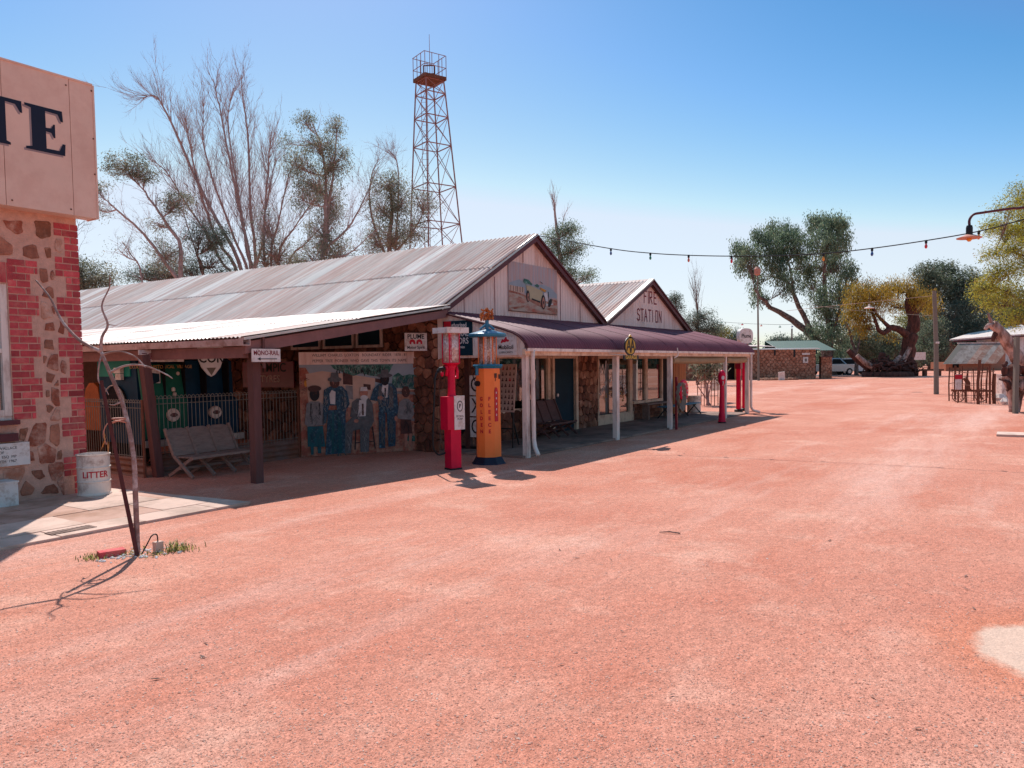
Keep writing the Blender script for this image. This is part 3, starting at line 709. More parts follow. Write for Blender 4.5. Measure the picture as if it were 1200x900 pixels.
# lettering
def stick(ch,x,z,w_,h_,t=.045):
    S={'F':[(0,0,0,1),(0,1,1,1),(0,.55,.75,.55)],'I':[(.5,0,.5,1)],'R':[(0,0,0,1),(0,1,.85,1),(.85,1,.9,.55),(.9,.55,0,.5),(.3,.5,1,0)],
       'E':[(0,0,0,1),(0,1,.9,1),(0,.53,.75,.53),(0,0,.95,0)],'S':[(.95,.85,.6,1),(.6,1,.1,.9),(.1,.9,.1,.6),(.1,.6,.85,.42),(.85,.42,.9,.1),(.9,.1,.4,0),(.4,0,0,.15)],
       'T':[(.5,0,.5,1),(0,1,1,1)],'A':[(0,0,.5,1),(.5,1,1,0),(.2,.38,.8,.38)],'O':[(.15,0,.15,1),(.15,1,.85,1),(.85,1,.85,0),(.85,0,.15,0)],'N':[(0,0,0,1),(0,1,.9,0),(.9,0,.9,1)]}
    mb=MB()
    for k,(a,b,c,e) in enumerate(S[ch]):
        A=Vector((x+a*w_,10.075-.0008*k,z+b*h_));B=Vector((x+c*w_,10.075-.0008*k,z+e*h_)); dd=(B-A).normalized()
        mb.beam(A-dd*t*.4,B+dd*t*.4,.004,t,up=dd.cross(Y))
    return mb
for w_s,xs,z,hh in (('FIRE',[22.53,22.78,22.95,23.30],3.71,.36),('STATION',[22.00,22.27,22.55,22.86,23.12,23.40,23.70],3.13,.36)):
    for ch,x in zip(w_s,xs): stick(ch,x,z,.20 if ch!='I' else .14,hh).build('letter','red_print' if False else 'maroon_print',fsb)
# ---- facade wall under the verandah (plane y=10.1)
fc=MB(); YF=10.12
fc.box(12.37,14.42,YF,YF+.2,0,2.8); fc.box(14.42,16.70,YF,YF+.2,0,.72); fc.box(14.42,19.5,YF,YF+.2,2.02,2.8)
fw1=fc.build('front_wall','stone_mortar',mbn)
stones([p for p in rubble(12.38,14.42,0,2.7,.25,.20,.016,8)],(0,YF,0),X,Z,-Y,.05,['brown_stone','brown_stone','hut_stone'],fw1)
stones([p for p in rubble(14.42,16.66,0,.72,.30,.24,.016,9)],(0,YF,0),X,Z,-Y,.05,['brown_stone','brown_stone'],fw1)
fp2=MB(); fp2.box(18.22,19.36,YF,YF+.25,0,2.02); pw=fp2.build('pillar','stone_mortar',mbn)
stones(rubble(18.24,19.35,0,2.02,.22,.20,.012,10),(0,YF,0),X,Z,-Y,.05,['brown_stone','brown_stone','sandstone','hut_stone'],pw)
fr=MB(); fr.box(16.62,16.74,YF-.06,YF+.08,0,2.02); fr.box(16.86,16.96,YF-.06,YF+.08,0,2.02); fr.box(18.08,18.20,YF-.06,YF+.1,0,2.02); fr.box(14.42,16.62,YF-.05,YF+.04,.68,.76); fr.box(14.42,14.5,YF-.05,YF+.04,.76,2.02); fr.box(14.5,18.08,YF-.05,YF+.04,1.95,2.019)
fr.build('window_frame','cream_paint',mbn)
wo=MB().box(14.5,16.62,YF+.0,YF+.008,.76,1.95).build('window_pane','window_glass',mbn)
dn=MB().box(16.97,18.07,YF+.02,YF+.08,.03,1.95).build('door','teal_dark',mbn)
MB().lathe(17.15,YF-.02,[(.02,.95),(.035,.97),(.035,1.03),(.02,1.05)],8).build('handle','zinc',dn)
ff=MB(); ff.box(19.37,21.72,YF-.04,YF+.05,0,.33); ff.box(21.42,21.62,YF-.06,YF+.05,.33,2.02); ff.box(19.37,21.42,YF-.05,YF+.05,1.94,2.02); ff.box(21.62,25.95,YF-.05,YF+.05,1.94,2.02); ff.box(19.37,19.43,YF-.05,YF+.05,.33,1.94)
ff.box(22.58,22.76,YF-.06,YF+.05,.62,1.94); ff.box(23.9,23.98,YF-.06,YF+.06,0,1.94); ff.box(21.62,23.9,YF-.1,YF+.05,.55,.63)
ff.build('window_frame','cream_paint',fsb)
MB().box(19.43,21.42,YF,YF+.008,.33,1.94).build('window_pane','window_glass',fsb)
MB().box(21.62,22.58,YF,YF+.008,.63,1.94).build('window_pane','window_glass',fsb); MB().box(22.76,23.9,YF,YF+.008,.63,1.94).build('window_pane','window_glass',fsb)
fb=MB(); fb.box(21.74,23.9,YF,YF+.15,0,.55); fw2=fb.build('sill_wall','stone_mortar',fsb)
for r in range(5):
    for k in range(7):
        x=21.76+k*.31-(.15 if r%2 else 0)
        if x>21.7: MB().box(max(x,21.76),min(x+.298,23.88),YF-.02,YF,.01+r*.108,.01+r*.108+.096).build('brick',random.choice(['brown_stone','brown_stone','hut_stone']),fw2)
MB().box(23.98,25.0,YF+.05,YF+.1,0,1.94).build('recess_shade','dark',fsb)  # black panel standing in for the shade of an open recess
for k in range(6):
    MB().box(25.0+k*.19,25.0+k*.19+.178,YF-.02-.003*(k%2),YF+.03,0,1.94).build('timber_board','tan_board',fsb)
MB().box(19.5,26.0,YF,YF+.2,2.02,2.8).build('head_wall','pink_board',fsb)
# shop sign-writing on the big window: two arcs of white and red brush strokes
mb=MB(); mr_=MB(); rg=random.Random(4)
def stroke(mb,x,z,a,l,t,y): 
    A=Vector((x,y,z));B=A+Vector((math.cos(a)*l,0,math.sin(a)*l)); mb.beam(A,B,.003,t,up=(math.sin(a),0,-math.cos(a)))
for k in range(9):
    t=-1.15+k*.29; cx,cz=20.45+1.0*math.sin(t)*.85,.72+ .62*math.cos(t)
    for q in range(3): stroke(mb,cx+rg.uniform(-.06,.06),cz+rg.uniform(-.08,.02),rg.choice([.3,1.5,1.2,1.9,2.6]),rg.uniform(.08,.17),.022,YF-.005-.001*q)
for k in range(8):
    t=-1.0+k*.29; cx,cz=20.45+.85*math.sin(t)*.85,.45+ .55*math.cos(t)
    for q in range(3): stroke(mr_,cx+rg.uniform(-.05,.05),cz+rg.uniform(-.08,.02),rg.choice([.3,1.5,1.2,1.9,2.6]),rg.uniform(.07,.15),.02,YF-.0052-.001*q)
for q,(a,b,c,e) in enumerate([(19.50,1.90,19.62,1.55),(19.62,1.55,19.74,1.78),(19.74,1.78,19.84,1.5),(19.84,1.5,19.95,1.88)]):
    A=Vector((a,YF-.006-.001*q,b));B=Vector((c,YF-.006-.001*q,e)); mb.beam(A,B,.003,.05,up=(B-A).cross(Y))
mb.build('window_sign','white_print',fsb); mr_.build('window_sign','yellow_print',fsb)

# ================================================================ VERANDAH
vr=thing('verandah','long verandah with dark maroon bullnose iron roof on white posts in front of the shops','verandah',(19.4,7.95,0))
path=[(10.14,2.93),(8.9,2.62),(8.45,2.50),(8.2,2.42),(8.06,2.345),(7.96,2.255),(7.90,2.16),(7.88,2.10)]
L0=path[0]; va=MB()
n=19; w_=14.5/n
me=corr_mesh('awning_sheet',w_+.04,[(p[0],p[1]) for p in path][::-1],w_/7,.022,seg=6)
me.materials.append(M['awning_iron'])
for i in range(n):
    inst('awning_sheet',me,vr,Matrix.Translation((12.28+i*w_,0,(i%2)*.003)))
mb=MB()
mb.prism([(12.27,y,z+.012) for y,z in path]+[(12.27,y,z-.02) for y,z in path[::-1]],(-.03,0,0)); mb.build('awning_edge','maroon',vr)
mb=MB(); mb.prism([(26.79,y,z+.012) for y,z in path]+[(26.79,y,z-.02) for y,z in path[::-1]],(.03,0,0)); mb.build('awning_edge','maroon',vr)
# end panel
mb=MB(); y=10.1; k=0
pz=lambda yy: next(z0+(z1-z0)*(yy-y0)/(y1-y0) for (y0,z0),(y1,z1) in zip(path[:-1],path[1:]) if y1<=yy<=y0)
while y>7.98:
    b=max(y-.135,7.97); mb.prism([(12.34,y,1.98 if y<9.9 else 1.93),(12.34,y,pz(y)-.03),(12.34,b+.006,pz(b)-.03),(12.34,b+.006,1.98)],(-.02,0,0)); y-=.135
mb.prism([(12.36,10.1,1.95),(12.36,10.1,2.88),(12.36,8.5,2.45),(12.36,8.0,2.2),(12.36,7.96,1.95)],(-.018,0,0))
mb.build('end_panel','white_paint',vr)
mb=MB(); mb.box(12.28,26.78,7.93,8.0,1.975,2.10); mb.build('fascia','cream_paint',vr)
mb=MB(); mb.box(12.28,26.79,7.865,7.93,2.055,2.115); mb.build('gutter','white_paint',vr)
for k in range(13): pass
for x,wd in ((12.44,.125),(16.35,.14),(19.62,.135),(24.15,.115),(26.5,.135)):
    MB().box(x-wd/2,x+wd/2,7.98,7.98+wd*.8,0,1.975).build('post','white_paint',vr)
def downpipe(x,flip=1):
    mb=MB(); mb.tube([(x,7.90,2.08),(x,7.91,1.9),(x,7.90,.42),(x,7.90,.34),(x-.05*flip,7.84,.20),(x-.12*flip,7.74,.09),(x-.13*flip,7.72,.07)],.042,12); return mb.build('downpipe','white_paint',vr,smooth=True)
downpipe(12.50); 
mb=MB(); mb.tube([(26.48,7.90,2.08),(26.5,7.9,1.9),(26.52,7.90,.25),(26.6,7.86,.12),(26.85,7.70,.05)],.045,12); mb.build('downpipe','white_paint',vr,smooth=True)
mb=MB(); mb.tube([(19.72,7.86,2.20),(19.73,7.84,2.05),(19.70,7.84,1.98),(19.55,7.88,1.93)],.014,6); mb.build('bracket','white_paint',vr)
# rafters and ceiling underside
mb=MB()
for k in range(13): x=12.6+k*1.17; mb.beam((x,8.02,2.16),(x,10.08,2.72),.05,.08)
mb.build('rafters','cream_paint',vr)
for a,b in ((19.8,24.0),(24.3,26.35)):
    mb=MB(); mb.tube([(a,8.06,1.87),((a+b)/2,8.06,1.85),(b,8.06,1.87)],.095,12); mb.box(a,b,8.05,8.06,1.88,1.975); mb.build('rolled_blind','canvas',vr,smooth=False)
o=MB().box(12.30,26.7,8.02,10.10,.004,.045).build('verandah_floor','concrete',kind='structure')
# signs on the end panel
gm=thing('general_motors_sign','black and white GENERAL MOTORS board on the white end panel behind the pumps','sign',(12.3,9.5,2))
MB().box(12.285,12.315,9.20,9.93,2.0,2.70).build('board','teal_dark',gm)
for s_,sz,z in (('Authorised',.13,2.61),('GENERAL',.17,2.44),('MOTORS',.17,2.29),('Sales & Service',.075,2.17),('Parts',.075,2.09)): text(s_,sz,(12.284,9.565,z),-Y,Z,'white_print',gm,sx=.82,ext=.001,bold=.002)
MB().box(12.278,12.284,9.72,9.90,2.58,2.70).build('badge','red_print',gm)
mo=thing('mobiloil_sign','white Mobiloil enamel sign with red winged horse beside the corner post','sign',(12.3,8.38,2))
MB().box(12.295,12.315,8.14,8.64,1.985,2.36).build('board','white_sign',mo)
text('Mobiloil',.115,(12.293,8.39,2.14),-Y,Z,'black_print',mo,sx=.95,ext=.001,bold=.002); text('LUBRICANTS',.055,(12.293,8.39,2.04),-Y,Z,'black_print',mo,sx=1,ext=.001)
mb=MB(); mb.prism([(12.294,8.40+a,2.27+b) for a,b in ((.11,-.03),(.07,.03),(.03,.02),(.0,.06),(-.03,.075),(-.04,.03),(-.10,.0),(-.07,-.025),(-.02,-.015),(0,-.035),(.05,-.03),(.09,-.05))],(-.003,0,0)); mb.build('horse_emblem','red_print',mo)
pl=thing('plume_sign','small white PLUME Motor Spirit sign at the top of the stone corner','sign',(12.2,10.4,2.1))
PD=Vector((math.cos(-.75),math.sin(-.75),0)); PN=PD.cross(Z); PO=Vector((12.12,10.52,2.30))
MB().obox(PO,PD,Z,PN,(-.23,.23),(-.185,.185),(-.01,.01)).build('board','white_sign',pl)
MB().obox(PO,PD,Z,PN,(-.20,.22),(-.02,.02),(-.10,-.01)).build('bracket','rust',pl)
text('PLUME',.13,PO+PN*.011+Z*.105,PD,Z,'black_print',pl,sx=.9,ext=.001,bold=.003); text('Motor Spirit',.085,PO+PN*.011-Z*.115,PD,Z,'black_print',pl,sx=.85,ext=.001,bold=.002)
mb=MB()
for s_ in (-1,1):
    P=[(s_*u,v) for u,v in ((.005,-.03),(.02,.03),(.06,.055),(.11,.045),(.135,.0),(.13,-.045),(.095,-.05),(.09,-.01),(.06,.0),(.05,-.04),(.02,-.05))]
    mb.prism([PO+PN*.0112+PD*u+Z*v for u,v in P],PN*.002)
mb.build('plume_emblem','red_print',pl)
# picture of a vintage car on the gable
pc=thing('gable_picture','painted picture of a cream vintage tourer mounted on the workshop gable','picture',(16,10.05,3.1))
PW,PH,PX0,PZ0=2.2,1.14,14.88,3.07
MB().box(PX0,PX0+PW,10.045,10.076,PZ0,PZ0+PH).build('panel','art_wash',pc)
def art(o,O,U,V,N,W,H,name,layers,order=['art_sky']):
    """layers: list of (material, [polygons in 0..1]) painted flat on a board"""
    ms=[];mb=MB();k=0
    for m,polys in layers:
        if m not in ms: ms.append(m)
        mb.cur=ms.index(m)
        for P in polys:
            k+=1; mb.prism([Vector(O)+Vector(U)*(u*W)+Vector(V)*(v*H)+Vector(N)*(.0006*k) for u,v in P],Vector(N)*.0012)
    return mb.build(name,ms,o)
def ell(cx,cy,rx,ry,n=14,rot=0): 
    return [(cx+rx*math.cos(t)*math.cos(rot)-ry*math.sin(t)*math.sin(rot),cy+rx*math.cos(t)*math.sin(rot)+ry*math.sin(t)*math.cos(rot)) for t in [2*math.pi*k/n for k in range(n)]]
art(pc,(PX0,10.045,PZ0),X,Z,-Y,PW,PH,'painting',[
 ('art_sky',[[(.0,.52),(.0,.56),(.08,.6),(.2,.66),(.32,.60),(.5,.60),(.7,.62),(.85,.58),(1,.45),(1,.36),(0,.40)]]),
 ('art_cream',[[(.01,.40),(.30,.38),(.30,.50),(.01,.52)]]),
 ('art_dark',[[(x,.40),(x+.008,.40),(x+.008,.51),(x,.51)] for x in (.03,.08,.13,.16,.21,.26)]),
 ('art_sand',[[(0,0),(1,0),(1,.34),(.8,.30),(.55,.27),(.38,.33),(.2,.38),(0,.41)]]),
 ('art_earth',[[(0,.41),(.2,.38),(.36,.33),(.34,.30),(.18,.345),(0,.37)],[(.38,.24),(.5,.18),(.66,.12),(.75,.15),(.7,.2),(.52,.25),(.42,.28)],[(.75,.10),(.95,.03),(1,.05),(1,.12),(.85,.14)],[(.02,.06),(.2,.10),(.3,.13),(.28,.09),(.1,.03)],[(.86,.34),(1,.30),(1,.26),(.86,.29)],[(.17,.30),(.25,.28),(.24,.265),(.16,.285)]]),
 ('art_green',[[(.27,.62),(.29,.69),(.38,.68),(.46,.60),(.44,.57),(.36,.60),(.33,.57)],[(.50,.57),(.56,.62),(.60,.58),(.58,.54)]]),
 ('art_car',[[(.33,.56),(.44,.555),(.62,.50),(.68,.46),(.66,.30),(.58,.25),(.42,.27),(.37,.33),(.35,.42)]]),
 ('art_gold',[[(.61,.55),(.70,.53),(.76,.50),(.72,.46),(.64,.50)]]),
 ('art_white',[[(.70,.44),(.77,.47),(.80,.36),(.78,.26),(.71,.28)],[(.74,.20),(.90,.24),(.90,.21),(.75,.17)]]),
 ('art_dark',[ell(.365,.33,.035,.125),ell(.685,.24,.048,.16),ell(.83,.24,.035,.10,rot=-.3),[(.44,.30),(.62,.25),(.62,.22),(.44,.265)],[(.78,.40),(.79,.48),(.80,.48),(.80,.28)],[(.60,.68),(.68,.65),(.66,.64)]]),
 ('art_skin',[ell(.365,.31,.020,.09),ell(.685,.23,.028,.12)]),
 ('art_dark',[ell(.365,.31,.007,.03),ell(.685,.23,.01,.04)])])
MB().box(PX0-.012,PX0+PW+.012,10.046,10.072,PZ0-.012,PZ0).build('frame','post_brown',pc)
# AA garage sign
aa=thing('aa_garage_sign','yellow and black round AA GARAGE sign hanging at the maroon awning gutter','sign',(16.1,7.6,2.2))
ac=Vector((16.12,7.55,2.19)); U_=X; 
MB().prism([ac+X*a+Z*b for a,b in ell(0,0,.30,.215,32)],(0,.02,0)).build('black_disc','black',aa)
mb=MB(); mb.prism([ac+X*a+Z*b-Y*.004 for a,b in ell(0,0,.255,.18,32)],(0,.01,0)); mb.prism([ac+X*a+Z*b for a,b in ((-.10,.19),(-.05,.24),(0,.27),(.05,.24),(.10,.19),(.06,.17),(-.06,.17))],(0,.018,0)); mb.build('yellow_face','aa_yellow',aa)
mb=MB(); q=0
for a,b,c,e in ((-.20,-.10,-.09,.15),(-.09,.15,.0,-.15),(-.17,-.02,-.04,-.02),(.20,-.10,.09,.15),(.09,.15,.0,-.15),(.17,-.02,.04,-.02)):
    A=ac+X*a+Z*b-Y*(.008+.0008*q);B=ac+X*c+Z*e-Y*(.008+.0008*q); mb.beam(A,B,.004,.04,up=(B-A).cross(Y)); q+=1
mb.build('aa_emblem','black',aa)
MB().box(15.74,16.54,7.54,7.56,1.885,1.985).build('name_board','black',aa); text('GARAGE',.115,(16.14,7.538,1.935),X,Z,'aa_yellow',aa,sx=1.35,ext=.001,bold=.004)
MB().box(16.06,16.18,7.553,7.573,1.98,2.0).build('hanger_tab','aa_yellow',aa); MB().beam((15.80,7.56,1.99),(15.72,7.90,2.02),.02,.02).build('bracket','zinc',aa)
# ================================================================ MURAL BOARD
mu=thing('mural_board','large painted board of five people before a homestead, leaning under the lean-to roof','mural',(11.4,11.4,0))
A=Vector((10.36,12.06,.0));B=Vector((12.42,10.72,.0)); MU=(B-A).normalized(); ML=(B-A).length; MN=MU.cross(Z)
MB().obox(A,MU,Z,MN,(0,ML),(.01,2.10),(-.04,0)).build('panel','art_cream',mu)
hb=MB().obox(A,MU,Z,MN,(-.004,ML+.004),(1.855,2.105),(0,.018)).build('header_board','pink_board',mu)
text('WILLIAM  CHARLES  LOXTON   BOUNDARY  RIDER   1878 - 81',.082,A+MU*(ML*.5)+MN*.0185+Z*2.04,MU,Z,'art_brown',hb,sx=.86,ext=.001)
text('PEPPER  TREE  PIONEER  WHO  GAVE  THIS  TOWN  ITS  NAME',.082,A+MU*(ML*.5)+MN*.0185+Z*1.925,MU,Z,'art_brown',hb,sx=.84,ext=.001)
MO=A+Z*.01; MW=ML; MH=1.845
def P_(m,*polys): return (m,list(polys))
art(mu,MO,MU,Z,MN,MW,MH,'painted_background',[
 P_('art_sky',[(0,.72),(1,.72),(1,1),(0,1)]),
 P_('art_earth',[(0,0),(1,0),(1,.70),(.8,.69),(.6,.55),(.42,.55),(.1,.72),(0,.85)]),
 P_('art_earth',[(0,.6),(.07,.6),(.09,.88),(.05,.97),(0,.97)]),P_('art_gold',ell(.05,.80,.015,.04)),
 P_('art_cream',[(.07,.55),(.18,.55),(.18,.93),(.05,.90)],[(.18,.58),(.40,.52),(.61,.56),(.62,.84),(.35,.90),(.18,.93)]),
 P_('art_brown',[(.35,.78),(.43,.77),(.43,.90),(.35,.92)],[(.52,.72),(.58,.71),(.58,.77),(.52,.78)],[(.62,.80),(.67,.78),(.67,.83),(.62,.84)]),
 P_('art_greyl',[(.37,.62),(.43,.61),(.43,.76),(.37,.77)]),
 P_('art_green',[(.25,.995),(.78,.995),(.74,.90),(.66,.86),(.58,.87),(.50,.90),(.44,.87),(.36,.91),(.28,.95)],[(.76,.74),(.99,.70),(.99,.86),(.92,.88),(.86,.86),(.82,.90),(.77,.86)]),
 P_('art_greyl',[(.80,.66),(.99,.64),(.99,.67),(.80,.69)],[(.84,.55),(.99,.53),(.99,.55),(.84,.57)],[(.86,.36),(.99,.33),(.99,.36),(.86,.39)]),
 P_('art_green',[(.88,.50),(.99,.48),(.99,.52),(.88,.53)],[(.86,.12),(.99,.10),(.99,.17),(.88,.18)]),
 P_('art_skin',[(.38,.52),(.45,.50),(.46,.30),(.40,.28)])])
rgm=random.Random(21)
def strokes(cx,cy,rx,ry,n,m,l=.03,w_=.005,vert=True):
    P=[]
    for k in range(n):
        a=rgm.uniform(0,6.28);r=math.sqrt(rgm.random()); x=cx+rx*r*math.cos(a);y=cy+ry*r*math.sin(a); L=l*rgm.uniform(.4,1.2); t=rgm.gauss(1.57 if vert else 0,.3)
        dx,dy=math.cos(t)*L*.5,math.sin(t)*L*.5; q=w_*rgm.uniform(.5,1.1)
        P.append([(x-dx-q,y-dy-q*.5),(x-dx+q,y-dy-q*.5),(x+dx+q*.6,y+dy+q*.5),(x+dx-q*.6,y+dy+q*.5)])
    return (m,P)
def brush(name,off,layers):
    # loose paint marks; each layer sits a hair in front of the last
    ms=[];mb=MB()
    for q,(m,polys) in enumerate(layers):
        if m not in ms: ms.append(m)
        mb.cur=ms.index(m)
        for k,P in enumerate(polys): mb.prism([MO+MU*(u*MW)+Z*(v*MH)+MN*(off+.0008*q+.00005*k) for u,v in P],MN*.0004)
    return mb.build(name,ms,mu,kind='stuff')
brush('background_brushwork',.0225,[strokes(.50,.93,.24,.05,34,'art_dark',.05,.004),strokes(.52,.94,.22,.04,30,'art_greyl',.03,.003),strokes(.88,.79,.10,.07,40,'art_teal',.06,.003),strokes(.88,.80,.10,.06,26,'art_greyl',.05,.003),strokes(.045,.78,.035,.14,26,'art_brown',.02,.006,False),strokes(.5,.2,.45,.18,50,'art_brown',.08,.004,False),strokes(.9,.45,.07,.15,20,'art_skin',.06,.004,False)])
MO2=MO+MN*.028
def figure(layers): return art(mu,MO2,MU,Z,MN,MW,MH,'painted_figure',layers)
figure([P_('art_teal',[(.075,.02),(.095,.02),(.10,.14),(.07,.14)],[(.13,.03),(.155,.03),(.16,.14),(.125,.14)]),P_('art_teal',[(.05,.11),(.19,.10),(.175,.33),(.05,.33)]),
 P_('art_greyl',[(.03,.36),(.05,.58),(.08,.60),(.15,.60),(.18,.56),(.19,.34),(.05,.33)]),P_('art_dark',[(.08,.58),(.09,.58),(.085,.45),(.075,.45)],[(.145,.58),(.155,.58),(.16,.45),(.15,.45)]),P_('art_dark',ell(.115,.68,.04,.075)),P_('art_brown',ell(.115,.74,.055,.035))])
figure([P_('art_navy',[(.19,.01),(.37,.02),(.36,.50),(.22,.50)]),P_('art_teal',[(.24,.02),(.26,.02),(.27,.48),(.255,.48)],[(.31,.02),(.325,.02),(.32,.48),(.305,.48)]),
 P_('art_navy',[(.17,.34),(.19,.72),(.24,.76),(.34,.76),(.38,.70),(.40,.56),(.37,.50),(.36,.40),(.30,.36),(.29,.55),(.23,.55),(.20,.36)]),
 P_('art_white',[(.24,.57),(.28,.56),(.285,.70),(.255,.72),(.235,.68)]),P_('art_brown',ell(.28,.80,.04,.06)),P_('art_grey',ell(.28,.835,.058,.03),[(.245,.84),(.255,.91),(.31,.91),(.315,.84)])])
figure([P_('art_dark',[(.43,.05),(.44,.05),(.45,.28),(.44,.28)],[(.60,.05),(.61,.05),(.59,.30),(.58,.30)],[(.44,.12),(.60,.13),(.60,.14),(.44,.13)]),
 P_('art_grey',[(.35,.01),(.40,.01),(.42,.26),(.50,.28),(.50,.40),(.42,.42),(.36,.34)],[(.48,.02),(.55,.02),(.56,.26),(.60,.36),(.50,.42),(.48,.30)]),
 P_('art_grey',[(.40,.42),(.42,.58),(.46,.62),(.56,.62),(.59,.56),(.60,.36),(.48,.36)]),P_('art_white',[(.46,.42),(.53,.42),(.54,.60),(.48,.60)]),P_('art_brown',[(.50,.43),(.515,.43),(.515,.56),(.50,.56)]),
 P_('art_skin',ell(.52,.68,.034,.055),ell(.45,.37,.02,.02)),P_('art_white',ell(.52,.625,.032,.03),[(.488,.70),(.552,.70),(.545,.745),(.495,.745)])])
figure([P_('art_navy',[(.64,.05),(.69,.05),(.70,.44),(.64,.46)],[(.72,.06),(.78,.07),(.79,.46),(.71,.46)]),P_('art_navy',[(.57,.60),(.60,.72),(.65,.78),(.76,.78),(.80,.72),(.815,.46),(.79,.40),(.77,.46),(.65,.44),(.64,.58)]),
 P_('art_grey',[(.63,.58),(.65,.76),(.68,.74),(.67,.55)],[(.73,.52),(.74,.76),(.77,.72),(.77,.50)]),P_('art_white',[(.67,.70),(.70,.62),(.72,.62),(.73,.77),(.68,.77)]),P_('art_dark',[(.695,.63),(.705,.63),(.708,.73),(.695,.73)]),
 P_('art_skin',ell(.66,.62,.025,.022),ell(.79,.38,.015,.03)),P_('art_dark',ell(.70,.83,.038,.075)),P_('art_grey',ell(.70,.87,.066,.025),[(.665,.87),(.67,.93),(.73,.94),(.735,.88)])])
figure([P_('art_skin',[(.86,.05),(.88,.05),(.89,.22),(.86,.22)],[(.90,.05),(.92,.05),(.93,.22),(.90,.22)]),P_('art_brown',[(.83,.20),(.93,.20),(.92,.38),(.83,.38)]),P_('art_greyl',[(.80,.38),(.82,.56),(.86,.60),(.90,.60),(.94,.55),(.95,.42),(.92,.36),(.83,.37)]),P_('art_brown',ell(.88,.68,.036,.065))])
brush('figure_brushwork',.0455,[strokes(.115,.45,.05,.10,16,'art_grey',.06),strokes(.12,.22,.05,.08,12,'art_navy',.10),strokes(.20,.60,.02,.12,26,'art_greyl',.03,.003),strokes(.355,.60,.02,.12,30,'art_greyl',.03,.003),strokes(.29,.22,.06,.18,26,'art_teal',.18,.004),strokes(.28,.80,.02,.03,4,'art_skin',.02,.003),
 strokes(.47,.50,.04,.08,18,'art_greyl',.06,.003),strokes(.385,.15,.015,.10,10,'art_greyl',.10,.003),strokes(.52,.15,.015,.10,10,'art_greyl',.10,.003),strokes(.51,.69,.012,.012,3,'art_brown',.012,.003,False),
 strokes(.71,.60,.07,.12,40,'art_greyl',.05,.003),strokes(.667,.25,.015,.16,16,'art_grey',.14,.003),strokes(.75,.25,.015,.16,16,'art_grey',.14,.003),strokes(.70,.83,.015,.03,4,'art_brown',.03,.003),strokes(.88,.48,.04,.08,20,'art_grey',.05,.003),strokes(.88,.29,.03,.06,8,'art_dark',.06,.003),strokes(.115,.69,.015,.03,4,'art_brown',.03,.003),strokes(.88,.68,.015,.03,3,'art_skin',.02,.003)])
# ================================================================ FENCES OF THE LEAN-TO
def wire_fence(name,label,a,b,top,skirt,pitch):
    a=Vector(a);b=Vector(b);d=(b-a).normalized();L=(b-a).length;n=d.cross(Z)
    t=thing(name,label,'fence',tuple(a))
    # corrugated skirt, ribs lying flat
    N_=int(skirt/.10*6); mb=MB(); pr=[]
    for k in range(N_+1): z=skirt*k/N_; pr.append((z,.014*math.cos(2*math.pi*z/.10)))
    for (z0,o0),(z1,o1) in zip(pr[:-1],pr[1:]): mb.quad(a+n*o0+Z*z0,b+n*o0+Z*z0,b+n*o1+Z*z1,a+n*o1+Z*z1)
    mb.build('corrugated_skirt','iron_wall',t,smooth=True)
    mb=MB(); m=int(L/pitch)
    for k in range(m+1):
        p=a+d*(k*L/m); mb.tube([p+Z*(skirt-.05),p+Z*(top-.05)],.006,4,cap=False)
        if k<m:   # woven loops along the top
            q=a+d*((k+1)*L/m); c=(p+q)/2
            mb.tube([p+Z*(top-.14),p+Z*(top-.05),p+(c-p)*.5+Z*(top-.01),c+Z*top,q+(c-q)*.5+Z*(top-.01),q+Z*(top-.05),q+Z*(top-.14)],.006,3,cap=False)
    mb.build('wire_mesh','fence_wire',t,kind='stuff')
    mb=MB()
    for z in (skirt+.02,top-.14,top-.05): mb.tube([a+Z*z,b+Z*z],.007,4)
    mb.build('line_wires','fence_wire',t)
    for p in (a,b): MB().tube([p,p+Z*top],.025,8).build('fence_post','rust',t)
    return t
wire_fence('wire_fence','woven wire fence on corrugated skirt running behind the grey folding bench',(7.32,12.12,0),(10.36,12.12,0),1.36,.38,.075)
wire_fence('wire_fence','woven wire fence on corrugated skirt between the brick corner and the brown post',(7.14,15.2,0),(7.14,12.18,0),1.30,.33,.075)
